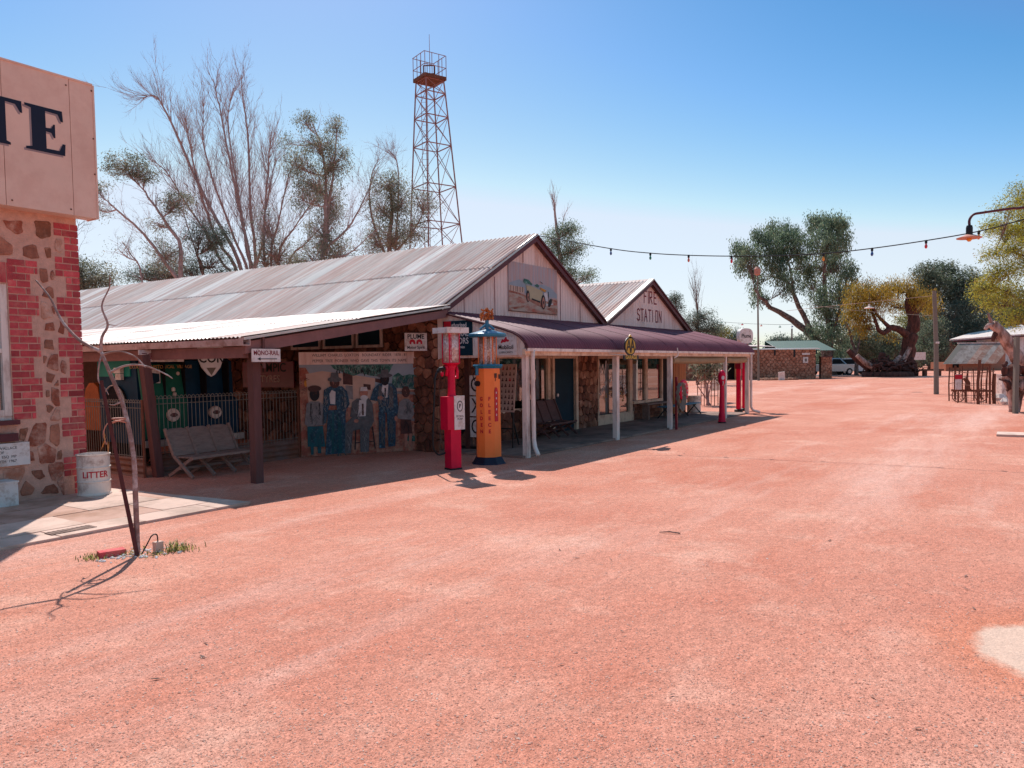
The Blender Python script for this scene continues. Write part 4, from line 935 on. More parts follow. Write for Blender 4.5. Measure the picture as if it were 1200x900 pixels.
# ================================================================ MUSEUM PIECES BEHIND THE FENCE
bus=thing('old_bus','old dark green bus parked behind the wire fence, round headlamps and historical village lettering','bus',(8.9,13.2,0))
mb=MB()
pr=[(13.15,.45),(13.15,1.18),(13.30,1.24),(13.34,1.95),(13.6,2.06),(14.6,2.06),(14.6,.45)]
mb.prism([(7.72,y,z) for y,z in pr],(2.0,0,0)); mb.build('body','bus_blue',bus)
mb=MB(); mb.box(7.70,8.55,13.10,13.15,.55,1.20); mb.prism([(7.72,13.14,1.2),(8.6,13.14,1.2),(8.55,13.26,1.9),(7.72,13.26,1.9)],(0,.05,0)); mb.build('green_front_panel','bus_green',bus)
mb=MB(); mb.box(7.68,9.75,13.04,13.15,.40,.52); mb.build('bumper','zinc',bus)
for x in (8.24,9.13):
    mb=MB(); P=[]
    i=MB(); 
    for r,yy in ((.10,13.16),(.125,13.06),(.115,13.03),(.09,13.035)): P.append((r,yy))
    v=[];n=20
    for r,yy in P:
        for q in range(n): i.v.append((x+r*math.cos(6.2832*q/n),yy,.96+r*math.sin(6.2832*q/n)))
    for k in range(len(P)-1):
        for q in range(n): i.f.append((k*n+q,k*n+(q+1)%n,(k+1)*n+(q+1)%n,(k+1)*n+q)); i.m.append(0)
    i.f.append(tuple((len(P)-1)*n+q for q in range(n))); i.m.append(0)
    hl=i.build('headlight','litter_white',bus); MB().prism([(x+a,13.034,.96+b) for a,b in ell(0,0,.075,.04,16)],(0,-.004,0)).build('lens','bench_brown',hl)
MB().box(7.84,8.10,13.20,13.245,1.35,1.80).build('windscreen_card','white_sign',bus)
MB().box(7.86,8.08,13.19,13.20,1.36,1.43).build('card_print','bus_blue',bus); MB().prism([(7.86,13.195,1.5),(8.08,13.195,1.58),(8.08,13.195,1.72),(7.95,13.195,1.74),(7.86,13.195,1.66)],(0,.004,0)).build('card_picture','teal_dark',bus)
text('LOXTON  HISTORICAL  VILLAGE',.085,(8.12,13.17,1.845),X,Z,'yellow_print',bus,sx=.98,ext=.002,bold=.001)
MB().prism([(8.47+a,13.22,1.72+b) for a,b in ell(0,0,.035,.035,14)],(0,.03,0)).build('cap','litter_white',bus)
for x,z in ((8.32,1.42),(8.34,1.33)): MB().lathe(x,13.15,[(.02,z-.03),(.035,z-.02),(.035,z+.03),(.015,z+.05)],10).build('mascot','litter_white',bus)
for x in (8.15,8.55,9.0,9.5): MB().box(x-.008,x+.008,13.13,13.36,1.25,1.95).build('panel_seam','dark',bus)
MB().box(7.70,7.72,13.5,14.6,1.68,2.04).build('side_panel','teal',bus); MB().tube([(7.69,14.0,1.15),(7.72,14.0,1.15)],.36,24).build('wheel_arch','dark',bus)
MB().tube([(7.66+.0,14.0+.37*math.cos(a),1.15+.37*math.sin(a)) for a in [math.pi*q/14 for q in range(15)]],.012,5).build('arch_trim','zinc',bus)
for x in (7.95,9.45):
    w2=MB(); 
    for s_ in (0,): 
        vv=[];n=20
        w2.tube([(x-.12,13.9,.42),(x+.12,13.9,.42)],.42,20)
    w2.build('wheel','tyre',bus)
co=thing('shield_sign','silver shield shaped COR petrol sign hanging under the lean-to above the fence','sign',(8.55,12.3,1.7))
MB().prism([(8.54+a,12.32,1.92+b) for a,b in ((-.26,.30),(.26,.30),(.265,.08),(.19,-.10),(.07,-.23),(0,-.26),(-.07,-.23),(-.19,-.10),(-.265,.08))],(0,-.02,0)).build('shield','zinc',co)
text('COR',.25,(8.54,12.298,1.99),X,Z,'black_print',co,sx=.95,ext=.002,bold=.004)
MB().prism([(8.54+a,12.3,1.80+b) for a,b in ((-.10,.02),(.10,.02),(.0,-.12))],(0,-.003,0)).build('emblem','pole_grey',co)
dp=thing('depot_sign','narrow white lettered depot board hanging just under the lean-to beam','sign',(7.6,12.35,2))
MB().box(7.2,8.02,12.33,12.35,1.93,2.13).build('board','white_sign',dp); text('TYRE  DEPOT',.14,(7.61,12.329,2.02),X,Z,'maroon_print',dp,sx=.85,ext=.001,bold=.002)
oly=thing('olympic_tyres_sign','dark red OLYMPIC TYRES sign on the stone wall behind the corner post','sign',(12.25,15.3,1.6))
MB().box(12.24,12.28,14.45,16.35,1.33,1.95).build('board','dark_red',oly)
text('OLYMPIC',.30,(12.238,15.4,1.80),-Y,Z,'black_print',oly,sx=1.1,ext=.002,bold=.004); text('TYRES',.24,(12.238,15.3,1.53),-Y,Z,'pink_board',oly,sx=1.1,ext=.002)
ot=thing('orange_tank','rounded orange tank standing behind the fence beside the brick corner','tank',(7.9,15.0,0))
mb=MB(); mb.prism([(7.75,14.66+y*.8,z) for y,z in ((0,.65),(0,1.25),(.08,1.48),(.25,1.56),(.45,1.56),(.62,1.45),(.9,.85),(.9,.65))],(.35,0,0)); mb.build('tank_shell','orange_tank',ot)
MB().box(7.77,8.08,14.72,14.76,0,.65).build('stand_leg','rust',ot); MB().box(7.77,8.08,15.25,15.29,0,.65).build('stand_leg','rust',ot)
wb=thing('wall_boxes','pair of small pale boxes hanging in the shade behind the sapling','box',(7.66,13.8,1.6))
MB().box(7.62,7.69,13.68,13.90,1.74,1.84).build('upper_box','white_sign',wb); MB().box(7.63,7.69,13.69,13.87,1.62,1.73).build('lower_box','white_sign',wb)

# ================================================================ FOLDING BENCHES
def bench(name,label,P0,P1,seats,m,hback=.80,group=None):
    P0=Vector(P0);P1=Vector(P1); L=(P1-P0).length; rz=math.atan2(P1.y-P0.y,P1.x-P0.x)
    t=thing(name,label,'bench',tuple(P0),rz)
    w_=L/seats
    for k in range(seats):
        x0=k*w_
        mb=MB(); # tilted back panel with a bowed top edge
        pts=[(x0+.02,.14,.36),(x0+w_-.02,.14,.36),(x0+w_-.02,.335,hback-.02),(x0+w_*.75,.345,hback+.008),(x0+w_*.25,.345,hback+.008),(x0+.02,.335,hback-.02)]
        mb.prism([(x,y,z) for x,y,z in pts],(0,.018,.008)); mb.build('backrest',m,t,local=True)
        mb=MB(); 
        for s_ in range(4): mb.box(x0+.02,x0+w_-.02,-.28+s_*.10,-.28+s_*.10+.085,.335,.355)
        mb.build('seat',m,t,local=True)
    for k in range(seats+1):
        x=k*w_
        mb=MB(); mb.beam((x,-.30,.02),(x,.14,.36),.035,.05); mb.beam((x,.14,.36),(x,.35,hback+.02),.035,.05); mb.build('leg',m,t,local=True)
        mb=MB(); mb.beam((x+.03,.30,.02),(x+.03,-.28,.35),.035,.05); mb.build('leg',m,t,local=True)
    MB().box(0,L,-.02,.02,.14,.18).build('rail',m,t,local=True); MB().box(0,L,-.31,-.28,.32,.36).build('rail',m,t,local=True)
    return t
bench('folding_bench','grey three-seat folding timber bench against the wire fence',(7.40,11.58,0),(8.72,11.72,0),3,'bench_wood',.79)
bench('folding_bench','dark brown folding timber bench on the verandah by the teal door',(15.35,9.55,.045),(16.75,9.62,.045),3,'bench_brown',.86)
bb=thing('blue_bench','low blue-topped slatted bench under the fire station windows','bench',(24.6,9.5,.045))
for k in range(4): MB().box(22.6,25.5,9.30+k*.10,9.385+k*.10,.40,.43).build('slat','bench_blue',bb)
for x in (22.75,24.1,25.3):
    for s_ in (-1,1): mb=MB(); mb.beam((x+s_*.12,9.48-.2*s_,.05),(x-s_*.04,9.48+.05*s_,.40),.035,.035); mb.build('leg','black',bb)
wbn=thing('timber_bench','weathered timber bench with a back rail below the second window','bench',(22.8,9.9,.045))
MB().box(22.0,24.0,9.72,10.0,.50,.54).build('seat','bench_wood',wbn)
for x in (22.15,23.85): MB().box(x-.03,x+.03,9.75,9.97,.045,.5).build('leg','bench_wood',wbn)

# ================================================================ PUMPS
def band(cx,cy,r,a,w_,z0,z1,m,parent):
    mb=MB(); n=6; i=0
    for k in range(n+1):
        t=a-w_/2*1.0+w_*k/n; mb.v+= [(cx+r*math.cos(t),cy+r*math.sin(t),z0),(cx+r*math.cos(t),cy+r*math.sin(t),z1)]
    for k in range(n): mb.f.append((2*k,2*k+2,2*k+3,2*k+1)); mb.m.append(0)
    mb.build('glass_band',m,parent,smooth=True)
rp=thing('red_visible_pump','tall crimson visible fuel pump with a ribbed glass cylinder and flat white cap','fuel pump',(10.44,8.27,0))
mb=MB(); RZ=.55
def rotbox(mb,cx,cy,hx,hy,z0,z1,a): 
    U=Vector((math.cos(a),math.sin(a),0));V=Vector((-math.sin(a),math.cos(a),0)); mb.obox((cx,cy,0),U,V,Z,(-hx,hx),(-hy,hy),(z0,z1)); return mb
RA=-.30
rotbox(mb,10.45,8.27,.105,.10,.03,.80,RA); mb.build('column','red_pump',rp)
rotbox(MB(),10.45,8.27,.112,.107,0,.03,RA).build('base_plate','black',rp)
mb=MB(); rotbox(mb,10.44,8.27,.165,.11,.70,1.27,RA); mb.build('cabinet','red_pump',rp)
U=Vector((math.cos(RA),math.sin(RA),0));V=Vector((-math.sin(RA),math.cos(RA),0)); PC=Vector((10.44,8.27,0))
MB().obox(PC,U,Z,-V,(-.03,.185),(.695,1.28),(.11,.122)).build('front_plate','white_sign',rp)
MB().obox(PC,U,Z,-V,(.166,.178),(.70,1.275),(-.11,.11)).build('side_plate','white_sign',rp)
rpf=PC-V*.1225+U*.085
mb=MB(); o_=[rpf+U*a+Z*(1.10+b) for a,b in ell(0,0,.062,.095,20)]; mb.prism(o_,-V*.001); mb.build('dial_ring','black_print',rp)
mb=MB(); mb.prism([rpf-V*.001+U*a+Z*(1.10+b) for a,b in ell(0,0,.048,.078,20)],-V*.001); mb.build('dial_face','white_sign',rp)
text('F',.09,rpf-V*.0025+Z*1.10,U,Z,'black_print',rp,ext=.0005,bold=.003); text('PETROL\nPUMP',.050,rpf-V*.001+Z*.90,U,Z,'black_print',rp,sx=.9,ext=.0005)
mb=MB(); mb.lathe(10.44,8.27,[(.08,1.25),(.068,1.32),(.064,1.72),(.085,1.80),(.15,1.83),(.16,1.85)],16); mb.build('neck','red_pump',rp,smooth=False)
mb=MB(); mb.lathe(10.44,8.27,[(.135,1.85),(.135,2.36)],24); mb.build('glass_cylinder','pump_glass',rp,smooth=True)
band(10.44,8.27,.138,-2.52,.33,1.85,2.36,'glass_red',rp)
for q in range(4): a=RA+math.pi/4+q*math.pi/2; MB().tube([(10.44+.148*math.cos(a),8.27+.148*math.sin(a),1.84),(10.44+.148*math.cos(a),8.27+.148*math.sin(a),2.36)],.010,6).build('tie_rod','red_pump',rp)
mb=MB(); rotbox(mb,10.44,8.27,.225,.225,2.355,2.45,RA); mb.prism([(10.44+x*math.cos(RA)-y*math.sin(RA),8.27+x*math.sin(RA)+y*math.cos(RA),2.451) for x,y in ((-.21,-.21),(.21,-.21),(.21,.21),(-.21,.21))],(0,0,.001)); mb.build('cap','white_sign',rp)
mb=MB(); mb.tube([PC-U*.12-V*.02+Z*1.80,PC-U*.08+Z*1.74,PC-U*.10+Z*1.62],.028,8); mb.tube([PC+U*.10+Z*1.80,PC+U*.13+Z*1.70,PC+U*.12+Z*1.58,PC+U*.08+Z*1.60],.026,8); mb.build('valve_arm','red_pump',rp,smooth=True)
mb=MB(); mb.tube([PC-U*.14+Z*1.76,PC-U*.24+Z*1.75,PC-U*.28+Z*1.70],.03,8); mb.build('nozzle','black',rp)
mb=MB(); hp=[PC-U*.26+Z*1.72,PC-U*.33+Z*1.60,PC-U*.36+Z*1.2,PC-U*.39+Z*.8,PC-U*.40+Z*.48,PC-U*.36+Z*.34,PC-U*.28+Z*.28,PC-U*.15+Z*.30]
def smooth(P,n=6):
    P=[Vector(p) for p in P];out=[]
    for i in range(len(P)-1):
        p0=P[max(i-1,0)];p1=P[i];p2=P[i+1];p3=P[min(i+2,len(P)-1)]
        for k in range(n):
            t=k/n; out.append(.5*((2*p1)+(p2-p0)*t+(2*p0-5*p1+4*p2-p3)*t*t+(3*p1-p0-3*p2+p3)*t*t*t))
    out.append(P[-1]); return out
mb.tube(smooth(hp),.017,8); mb.build('hose','black',rp,smooth=True)
MB().lathe((PC-U*.19).x,(PC-U*.19).y,[(.012,1.62),(.03,1.64),(.03,1.69),(.012,1.70)],8).build('knob','red_pump',rp)
gp=thing('golden_fleece_pump','orange GOLDEN FLEECE visible fuel pump with blue canopy and gold figure on top','fuel pump',(11.42,8.2,0))
GC=Vector((11.42,8.2,0)); GA=math.atan2(-.585,-.81)+math.pi/2+.10; U=Vector((math.cos(GA),math.sin(GA),0));V=Vector((-math.sin(GA),math.cos(GA),0)); F_=-V
mb=MB(); mb.lathe(0,0,[(1,0)],4) if False else None
hexr=[(.255*math.cos(a),.255*math.sin(a)) for a in [GA-math.pi/2+math.radians(x) for x in (0,60,120,180,240,300)]]
def hexp(mb,r,z0,z1,r2=None):
    r2=r2 or r; i=len(mb.v)
    for rr,z in ((r,z0),(r2,z1)):
        for a in [GA-math.pi/2+math.radians(22.5+45*x) for x in range(8)]: mb.v.append((GC.x+rr*math.cos(a),GC.y+rr*math.sin(a),z))
    for q in range(8): mb.f.append((i+q,i+(q+1)%8,i+8+(q+1)%8,i+8+q)); mb.m.append(0)
    mb.f.append(tuple(i+q for q in range(7,-1,-1))); mb.m.append(0); mb.f.append(tuple(i+8+q for q in range(8))); mb.m.append(0); return mb
hexp(MB(),.40,0,.04,.40) and None
b_=MB(); hexp(b_,.33,0.0,.03,.30); hexp(b_,.30,.031,.13,.245); b_.build('base','navy_paint',gp)
b_=MB(); hexp(b_,.238,.13,1.74,.228); b_.build('column','gold_pump',gp)
b_=MB(); hexp(b_,.25,1.74,1.79,.29); hexp(b_,.29,1.791,1.815,.27); b_.build('collar','blue_cap',gp)
mb=MB(); mb.lathe(GC.x,GC.y,[(.150,1.815),(.150,2.31)],24); mb.build('glass_cylinder','glass_brown',gp,smooth=True)
band(11.42,8.2,.153,-2.75,.35,1.815,2.31,'pump_glass',gp); band(11.42,8.2,.153,-2.0,.35,1.815,2.31,'pump_glass',gp)
for q in range(6): a=GA+q*math.pi/3; MB().tube([(GC.x+.165*math.cos(a),GC.y+.165*math.sin(a),1.81),(GC.x+.165*math.cos(a),GC.y+.165*math.sin(a),2.31)],.009,6).build('tie_rod','gold_pump',gp)
mb=MB(); mb.lathe(GC.x,GC.y,[(.33,2.31),(.345,2.33),(.345,2.365),(.33,2.375),(.20,2.41),(.10,2.44),(.06,2.46)],28); mb.build('canopy','blue_cap',gp)
mb=MB(); 
for s_ in (-1,1): mb.tube([GC+Z*2.45+U*.13*s_,GC+Z*2.50+U*.07*s_,GC+Z*2.54+U*.02*s_,GC+Z*2.60],.022,6)
mb.tube([GC+Z*2.45,GC+Z*2.62],.035,8); mb.build('finial','blue_cap',gp)
# the little gold fleece figure: a curled, woolly mass hung on a ring
mb=MB(); rg=random.Random(2)
for k in range(46):
    a=rg.uniform(-1,1)*.115; b=rg.uniform(0,.20); r=rg.uniform(.018,.034); c=GC+U*a*(1-.2*b)+Z*(2.62+b)+V*rg.uniform(-.05,.05)
    mb.lathe(c.x,c.y,[(r*.3,c.z-r),(r*.9,c.z-r*.4),(r,c.z+r*.2),(r*.3,c.z+r)],6)
mb.build('fleece_figure','orange_tank',gp)
# faces of the hexagon: lettering down the two front faces
def hexface(k):
    m_=GA-math.pi/2+math.radians(45*k)
    n=Vector((math.cos(m_),math.sin(m_),0)); return n, Z.cross(n)
for k,word in ((-1,'GOLDEN'),(0,'FLEECE')):
    n,u_=hexface(k)
    for i,ch in enumerate(word): text(ch,.092,GC+n*.2205+Z*(1.19-i*.118)+u_*(.02 if k==-1 else .0),u_,Z,'red_print',gp,ext=.0012,bold=.0035,sx=.95)
n0,u0=hexface(0); n1,u1=hexface(1)
mb=MB(); mb.prism([GC+n1*.2200+u1*(-.04+a)+Z*b for a,b in ((-.045,.78),(.045,.78),(.045,1.34),(.03,1.38),(0,1.40),(-.03,1.38),(-.045,1.34))],n1*.006); mb.build('gauge_strip','red_print',gp)
for i in range(5): MB().prism([GC+n1*.2265+u1*(-.04+a)+Z*(.90+i*.10+b) for a,b in ell(0,0,.012,.022,8)],n1*.001).build('gauge_mark','white_print',gp)
mb=MB(); mb.obox(GC+n1*.2200+u1*.02+Z*1.58,u1,Z,n1,(-.10,-.03),(-.01,.07),(0,.001)); mb.obox(GC+n1*.2200+u1*.02+Z*1.58,u1,Z,n1,(-.075,-.06),(-.07,-.01),(0,.001)); mb.obox(GC+n1*.2200+u1*.02+Z*1.58,u1,Z,n1,(.02,.08),(-.03,.05),(0,.001)); mb.build('maker_mark','art_brown',gp)
n_,u_=hexface(-1)
mb=MB(); c=GC+n_*.24-u_*.05+Z*1.47; mb.tube([c-n_*.03,c+n_*.03],.05,12); mb.build('crank_boss','black',gp); mb=MB(); mb.tube(smooth([c-u_*.06+Z*.05,c-u_*.10+Z*.16,c-u_*.02+Z*.26]),.01,6); mb.build('crank_handle','black',gp)
MB().tube([GC+n_*.235-u_*.06+Z*1.78,GC+n_*.235-u_*.06+Z*1.62],.03,8).build('tap','blue_cap',gp)
# OXO style letter stand in front of the corner post
ox=thing('letter_stand','dark timber stand holding white circle and cross letter plates behind the orange pump','sign',(12.9,9.6,0))
MB().box(12.86,12.96,9.72,9.84,.05,1.98).build('upright','art_brown',ox)
mb=MB(); mb.box(12.88,12.94,9.0,10.3,.045,.10); mb.beam((12.91,9.1,.10),(12.91,9.75,.55),.05,.05); mb.beam((12.91,10.25,.10),(12.91,9.8,.55),.05,.05); mb.build('foot','black',ox)
for k,ch in enumerate('OXO'):
    MB().box(12.85,12.87,9.36,9.70,.30+k*.44,.30+k*.44+.41).build('letter_plate','white_sign',ox); text(ch,.44,(12.849,9.53,.30+k*.44+.205),-Y,Z,'black_print',ox,sx=.85,ext=.001)
# picture easel with rows of dark cut-outs
es=thing('display_easel','easel holding a pale board with rows of small dark silhouettes beside the orange pump','display board',(13.5,9.2,0))
BD=Vector((.12,0,1)).normalized(); BO=Vector((13.42,9.20,.80))
MB().obox(BO,-Y,BD,Vector((-1,0,.12)).normalized(),(-.24,.24),(0,1.02),(0,.02)).build('board','art_cream',es)
rg=random.Random(11)
NB=Vector((-1,0,.12)).normalized()
for r in range(8):
    for c in range(5):
        a=-.185+c*.092+rg.uniform(-.008,.008); b=.08+r*.122
        w1,h1=rg.uniform(.018,.03),rg.uniform(.03,.045)
        P=[(-w1,-h1),(w1,-h1),(w1*.8,-h1*.3),(w1*.4,h1*.2),(w1*.5,h1*.8),(0,h1*1.1),(-w1*.5,h1*.7),(-w1*.3,0),(-w1*.9,-h1*.4)]
        MB().prism([BO+NB*.0205-Y*(a+x)+BD*(b+y) for x,y in P],NB*.001).build('silhouette','art_brown' if rg.random()<.8 else 'red_print',es)
for y in (9.40,9.0): MB().beam((13.44,y,.85),(13.40,y,.045),.025,.025).build('leg','black',es)
MB().beam((13.5,9.2,1.2),(13.95,9.2,.045),.025,.025).build('leg','black',es); MB().beam((13.41,9.42,.45),(13.41,8.98,.45),.02,.03).build('brace','black',es)
# pale churn seen inside the shop window
ch=thing('white_churn','rounded cream enamel container standing inside the shop window','container',(16.0,10.5,.8))
MB().lathe(16.0,10.5,[(.20,.80),(.24,.9),(.25,1.1),(.24,1.25),(.15,1.35),(.10,1.40),(.11,1.45)],18).build('vessel','cream_paint',ch,smooth=True)
sh=MB().box(14.6,16.6,10.32,10.8,.70,.78).build('shelf','interior',mbn)
# red fire cart inside the station window; also stands in for a red reflection
fcx=thing('fire_cart','crimson fire engine inside the station windows, also standing in for a red reflection','fire engine',(22,11.2,0))
mb=MB(); mb.box(21.0,24.4,10.75,12.2,.55,1.30); mb.box(21.0,21.9,10.7,12.2,1.30,1.85); mb.build('body','red_pump',fcx)
for x in (21.5,23.8): MB().tube([(x,10.68,.42),(x,10.85,.42)],.38,20).build('wheel','tyre',fcx)
MB().box(22.0,24.3,10.8,12.1,1.31,1.36).build('locker_top','dark_red',fcx)
# hose reel
hr=thing('hose_reel','round crimson hose reel with a looped grey hose on the middle verandah post','hose reel',(19.75,7.8,0))
MB().beam((19.60,7.84,0.0),(19.60,7.84,1.42),.05,.06).build('stand','dark_red',hr)
rc=Vector((19.88,7.74,1.04))
i=MB(); n=24
for r,yy in ((.29,.03),(.30,.0),(.27,-.03),(.10,-.015)):
    for q in range(n): i.v.append((rc.x+r*math.cos(6.2832*q/n),rc.y+yy,rc.z+r*1.02*math.sin(6.2832*q/n)))
for k in range(3):
    for q in range(n): i.f.append((k*n+q,k*n+(q+1)%n,(k+1)*n+(q+1)%n,(k+1)*n+q)); i.m.append(0)
i.f.append(tuple(3*n+q for q in range(n))); i.m.append(0); i.f.append(tuple(n-1-q for q in range(n))); i.m.append(0)
i.build('reel','red_pump',hr)
rg=random.Random(5)
for q in range(10): a=q*.63; MB().prism([(rc.x+.19*math.cos(a)+x,rc.y-.032,rc.z+.19*math.sin(a)+z) for x,z in ell(0,0,.022,.03,7)],(0,-.004,0)).build('reel_hole','white_print',hr)
mb=MB()
for k in range(6):
    c=Vector((19.52+k*.012,7.72-k*.012,.93-.01*k)); rx,rz_=.20+.012*k,.32+.012*k
    mb.tube([(c.x+rx*math.cos(6.2832*q/24),c.y+.02*math.sin(3*q),c.z+rz_*math.sin(6.2832*q/24)) for q in range(25)],.016,6)
mb.build('hose','pole_grey',hr,smooth=True)
mb=MB(); mb.tube(smooth([(19.45,7.72,.65),(19.42,7.72,.5),(19.5,7.7,.42),(19.62,7.72,.5)]),.016,6); mb.build('hose_tail','pole_grey',hr)
# lone small red bowser pillar
rb=thing('red_pillar_pump','slim crimson pillar pump standing in front of the verandah','fuel pump',(22.3,7.5,0))
mb=MB(); mb.lathe(22.3,7.5,[(.115,0),(.115,.05),(.10,.08),(.097,.25),(.085,.30),(.070,.9),(.063,1.12),(.085,1.16),(.105,1.24),(.112,1.36),(.10,1.48),(.06,1.54),(.025,1.56)],16); mb.build('pillar','red_pump',rb)
mb=MB(); mb.lathe(22.3,7.5,[(.120,0.0),(.120,.035)],16); mb.build('foot','black',rb)
mb=MB(); d_=Vector((-.83,-.56,0)); c=Vector((22.3,7.5,1.34))+d_*.108; mb.prism([c+d_.cross(Z)*a+Z*b for a,b in ell(0,0,.045,.06,14)],d_*.01); mb.build('dial','white_print',rb)
mb=MB(); mb.tube([c+Vector((.0,.0,-.10)),c+d_*.03-Z*.16,c-d_*.02-Z*.22],.012,6); mb.build('spout','white_print',rb)
# the two red pumps beyond the last post, one with a white globe
def tallpump(name,label,cx,cy,hh,globe):
    t=thing(name,label,'fuel pump',(cx,cy,0))
    MB().lathe(cx,cy,[(.15,0),(.15,.08),(.11,.10)],8).build('base','black',t)
    MB().box(cx-.075,cx+.075,cy-.07,cy+.07,.10,hh).build('column','red_pump',t)
    MB().box(cx-.115,cx+.115,cy-.10,cy+.10,hh,hh+.20).build('head','dark_red' if not globe else 'red_pump',t)
    if globe:
        MB().lathe(cx,cy,[(.08,hh+.2),(.07,hh+.35),(.10,hh+.42)],12).build('neck','red_pump',t)
        D_=Vector((.90,-.42,0)); Nn=D_.cross(Z); c=Vector((cx,cy,hh+.72))
        P=[(.36*abs(math.cos(a))**.7*(1 if math.cos(a)>0 else -1),.28*abs(math.sin(a))**.7*(1 if math.sin(a)>0 else -1)) for a in [6.2832*k/32 for k in range(32)]]
        MB().prism([c+D_*a+Z*b-Nn*.07 for a,b in P],Nn*.14).build('globe','white_sign',t)
        text('Plume',.20,c+Nn*.072,D_,Z,'black_print',t,ext=.001,bold=.004)
    MB().box(cx-.05,cx+.05,cy-.075,cy-.07,.75,hh-.25).build('front_panel','white_print' if globe else 'dark_red',t)
    return t
tallpump('crimson_pump','square crimson pump half hidden behind the last verandah post',27.45,8.62,1.55,False)
tallpump('globe_pump','crimson pump with a white lettered globe, just past the last verandah post',28.15,8.62,2.02,True)
# drum beside the tan boards
wd=thing('pale_drum','pale open drum at the right end of the verandah','drum',(26.25,9.85,0.05))
MB().lathe(26.25,9.85,[(.24,.05),(.25,.10),(.245,.3),(.255,.31),(.245,.32),(.245,.55),(.255,.56),(.245,.57),(.25,.62),(.22,.62),(.22,.3)],20).build('drum_body','litter_white',wd)
# ================================================================ SAPLING WITH STAKE
sp=thing('bare_sapling','young bare sapling with thin forked branches tied to a dark stake','tree',(4.08,7.2,0))
mb=MB(); mb.tube(smooth([(4.10,7.18,0),(4.115,7.2,.5),(4.13,7.24,1.0),(4.10,7.33,1.45),(4.02,7.42,1.80),(3.98,7.47,1.98)],5),[.028-.0005*k for k in range(26)],8,jit=.05); tk=mb.build('trunk','sap_bark',sp,smooth=True)
mb=MB()
fk=Vector((3.98,7.47,1.98))
def br(P,r0,r1,n=5):
    Q=smooth(P,n); mb.tube(Q,[r0+(r1-r0)*k/(len(Q)-1) for k in range(len(Q))],6,jit=.08)
br([fk,(3.86,7.60,2.08),(3.77,7.75,2.27),(3.72,7.86,2.5),(3.66,8.0,2.68)],.019,.007)
br([fk,(3.98,7.44,2.12),(4.03,7.42,2.24),(3.99,7.44,2.42),(4.06,7.42,2.60),(4.06,7.4,2.72)],.017,.004)
br([fk-Z*.03,(4.07,7.32,1.98),(4.16,7.2,1.93),(4.22,7.12,1.82)],.012,.005)
br([(4.03,7.40,1.78),(4.12,7.3,1.84),(4.22,7.15,1.84),(4.34,7.0,1.76),(4.38,6.93,1.71)],.012,.005)
br([fk-Z*.05,(3.95,7.46,1.85),(3.95,7.48,1.70),(3.98,7.42,1.62),(4.0,7.4,1.56)],.010,.004)
br([(4.03,7.40,2.24),(4.08,7.34,2.23)],.007,.003,2); br([(4.10,7.33,1.50),(4.03,7.36,1.46),(3.99,7.38,1.47)],.010,.004,2)
mb.build('branch','sap_bark',sp,smooth=True)
mb=MB(); mb.tube([(4.07,7.13,0),(4.01,7.30,.9),(3.955,7.44,1.70)],[.021,.019,.017],8); mb.build('stake','stake',sp)
mb=MB()
for z in (.01,): pass
c=Vector((4.06,7.33,1.30)); mb.tube([c+Vector((.065*math.cos(a),.05*math.sin(a),.01*math.sin(2*a))) for a in [6.2832*k/12 for k in range(13)]],.008,5); mb.tube([c+Vector((.0,.0,.03))+Vector((.07*math.cos(a),.05*math.sin(a),.0)) for a in [6.2832*k/12 for k in range(13)]],.007,5)
mb.tube(smooth([c+Vector((-.05,.03,0)),c+Vector((-.1,.06,-.03)),c+Vector((-.12,.08,-.12)),c+Vector((-.10,.07,-.22))]),.006,5)
mb.build('tie','copper',sp)
mb=MB()
for k in range(5):
    p=c+Vector((-.11+.01*k,.08,-.08-.03*k)); d_=Vector((random.uniform(-.5,.1),random.uniform(-.2,.4),-1)).normalized(); s_=d_.orthogonal().normalized()*.016
    mb.quad(p,p+d_*.07+s_,p+d_*.15,p+d_*.07-s_)
mb.build('dried_leaf','leaf_olive' if False else 'yellow_print',sp)
bk=MB(); bk.obox((3.96,7.36,0),Vector((.97,-.25,0)),Vector((.25,.97,0)),Z,(-.13,.10),(-.06,.06),(.0,.055)); o=bk.build('paver','brick'); tag(o,'red paver brick lying at the foot of the sapling','brick')
cp=thing('tap_block','small pale block with a black cable at the foot of the sapling','block',(4.27,7.13,0)); MB().box(4.24,4.32,7.09,7.15,0,.10).build('block','slab_pale',cp)
mb=MB(); mb.tube(smooth([(4.11,7.12,.01),(4.17,7.12,.10),(4.22,7.12,.17),(4.27,7.12,.17),(4.28,7.12,.10)]),.007,6); mb.build('cable','black',cp)
# weeds and white pebbles round the foot
mb=MB(); vals=[]
def tuft(cx,cy,n,hh,sp_):
    for k in range(n):
        x=cx+random.gauss(0,sp_);y=cy+random.gauss(0,sp_*.8);a=random.uniform(0,6.28);l=random.uniform(.4,1)*hh; d=Vector((math.cos(a),math.sin(a),0)); s_=d.cross(Z)*.004
        b=Vector((x,y,0)); m=b+d*l*.3+Z*l*.7; e=b+d*l*.75+Z*l*.85; mb.quad(b-s_,b+s_,m+s_,m-s_); mb.quad(m-s_,m+s_,e); vals.extend([random.random()]*2)
tuft(4.40,7.0,70,.13,.05); tuft(4.46,6.97,45,.08,.08); tuft(3.80,7.42,80,.06,.08); tuft(4.2,7.02,50,.05,.08); tuft(4.05,7.28,50,.05,.1)
me=mb.mesh('weeds'); tone(me,vals); me.materials.append(M['grass_green']); o=bpy.data.objects.new('weeds',me); COL.objects.link(o); o['kind']='stuff'; o['label']='small green weed tufts round the foot of the sapling'; o['category']='weeds'
mb=MB()
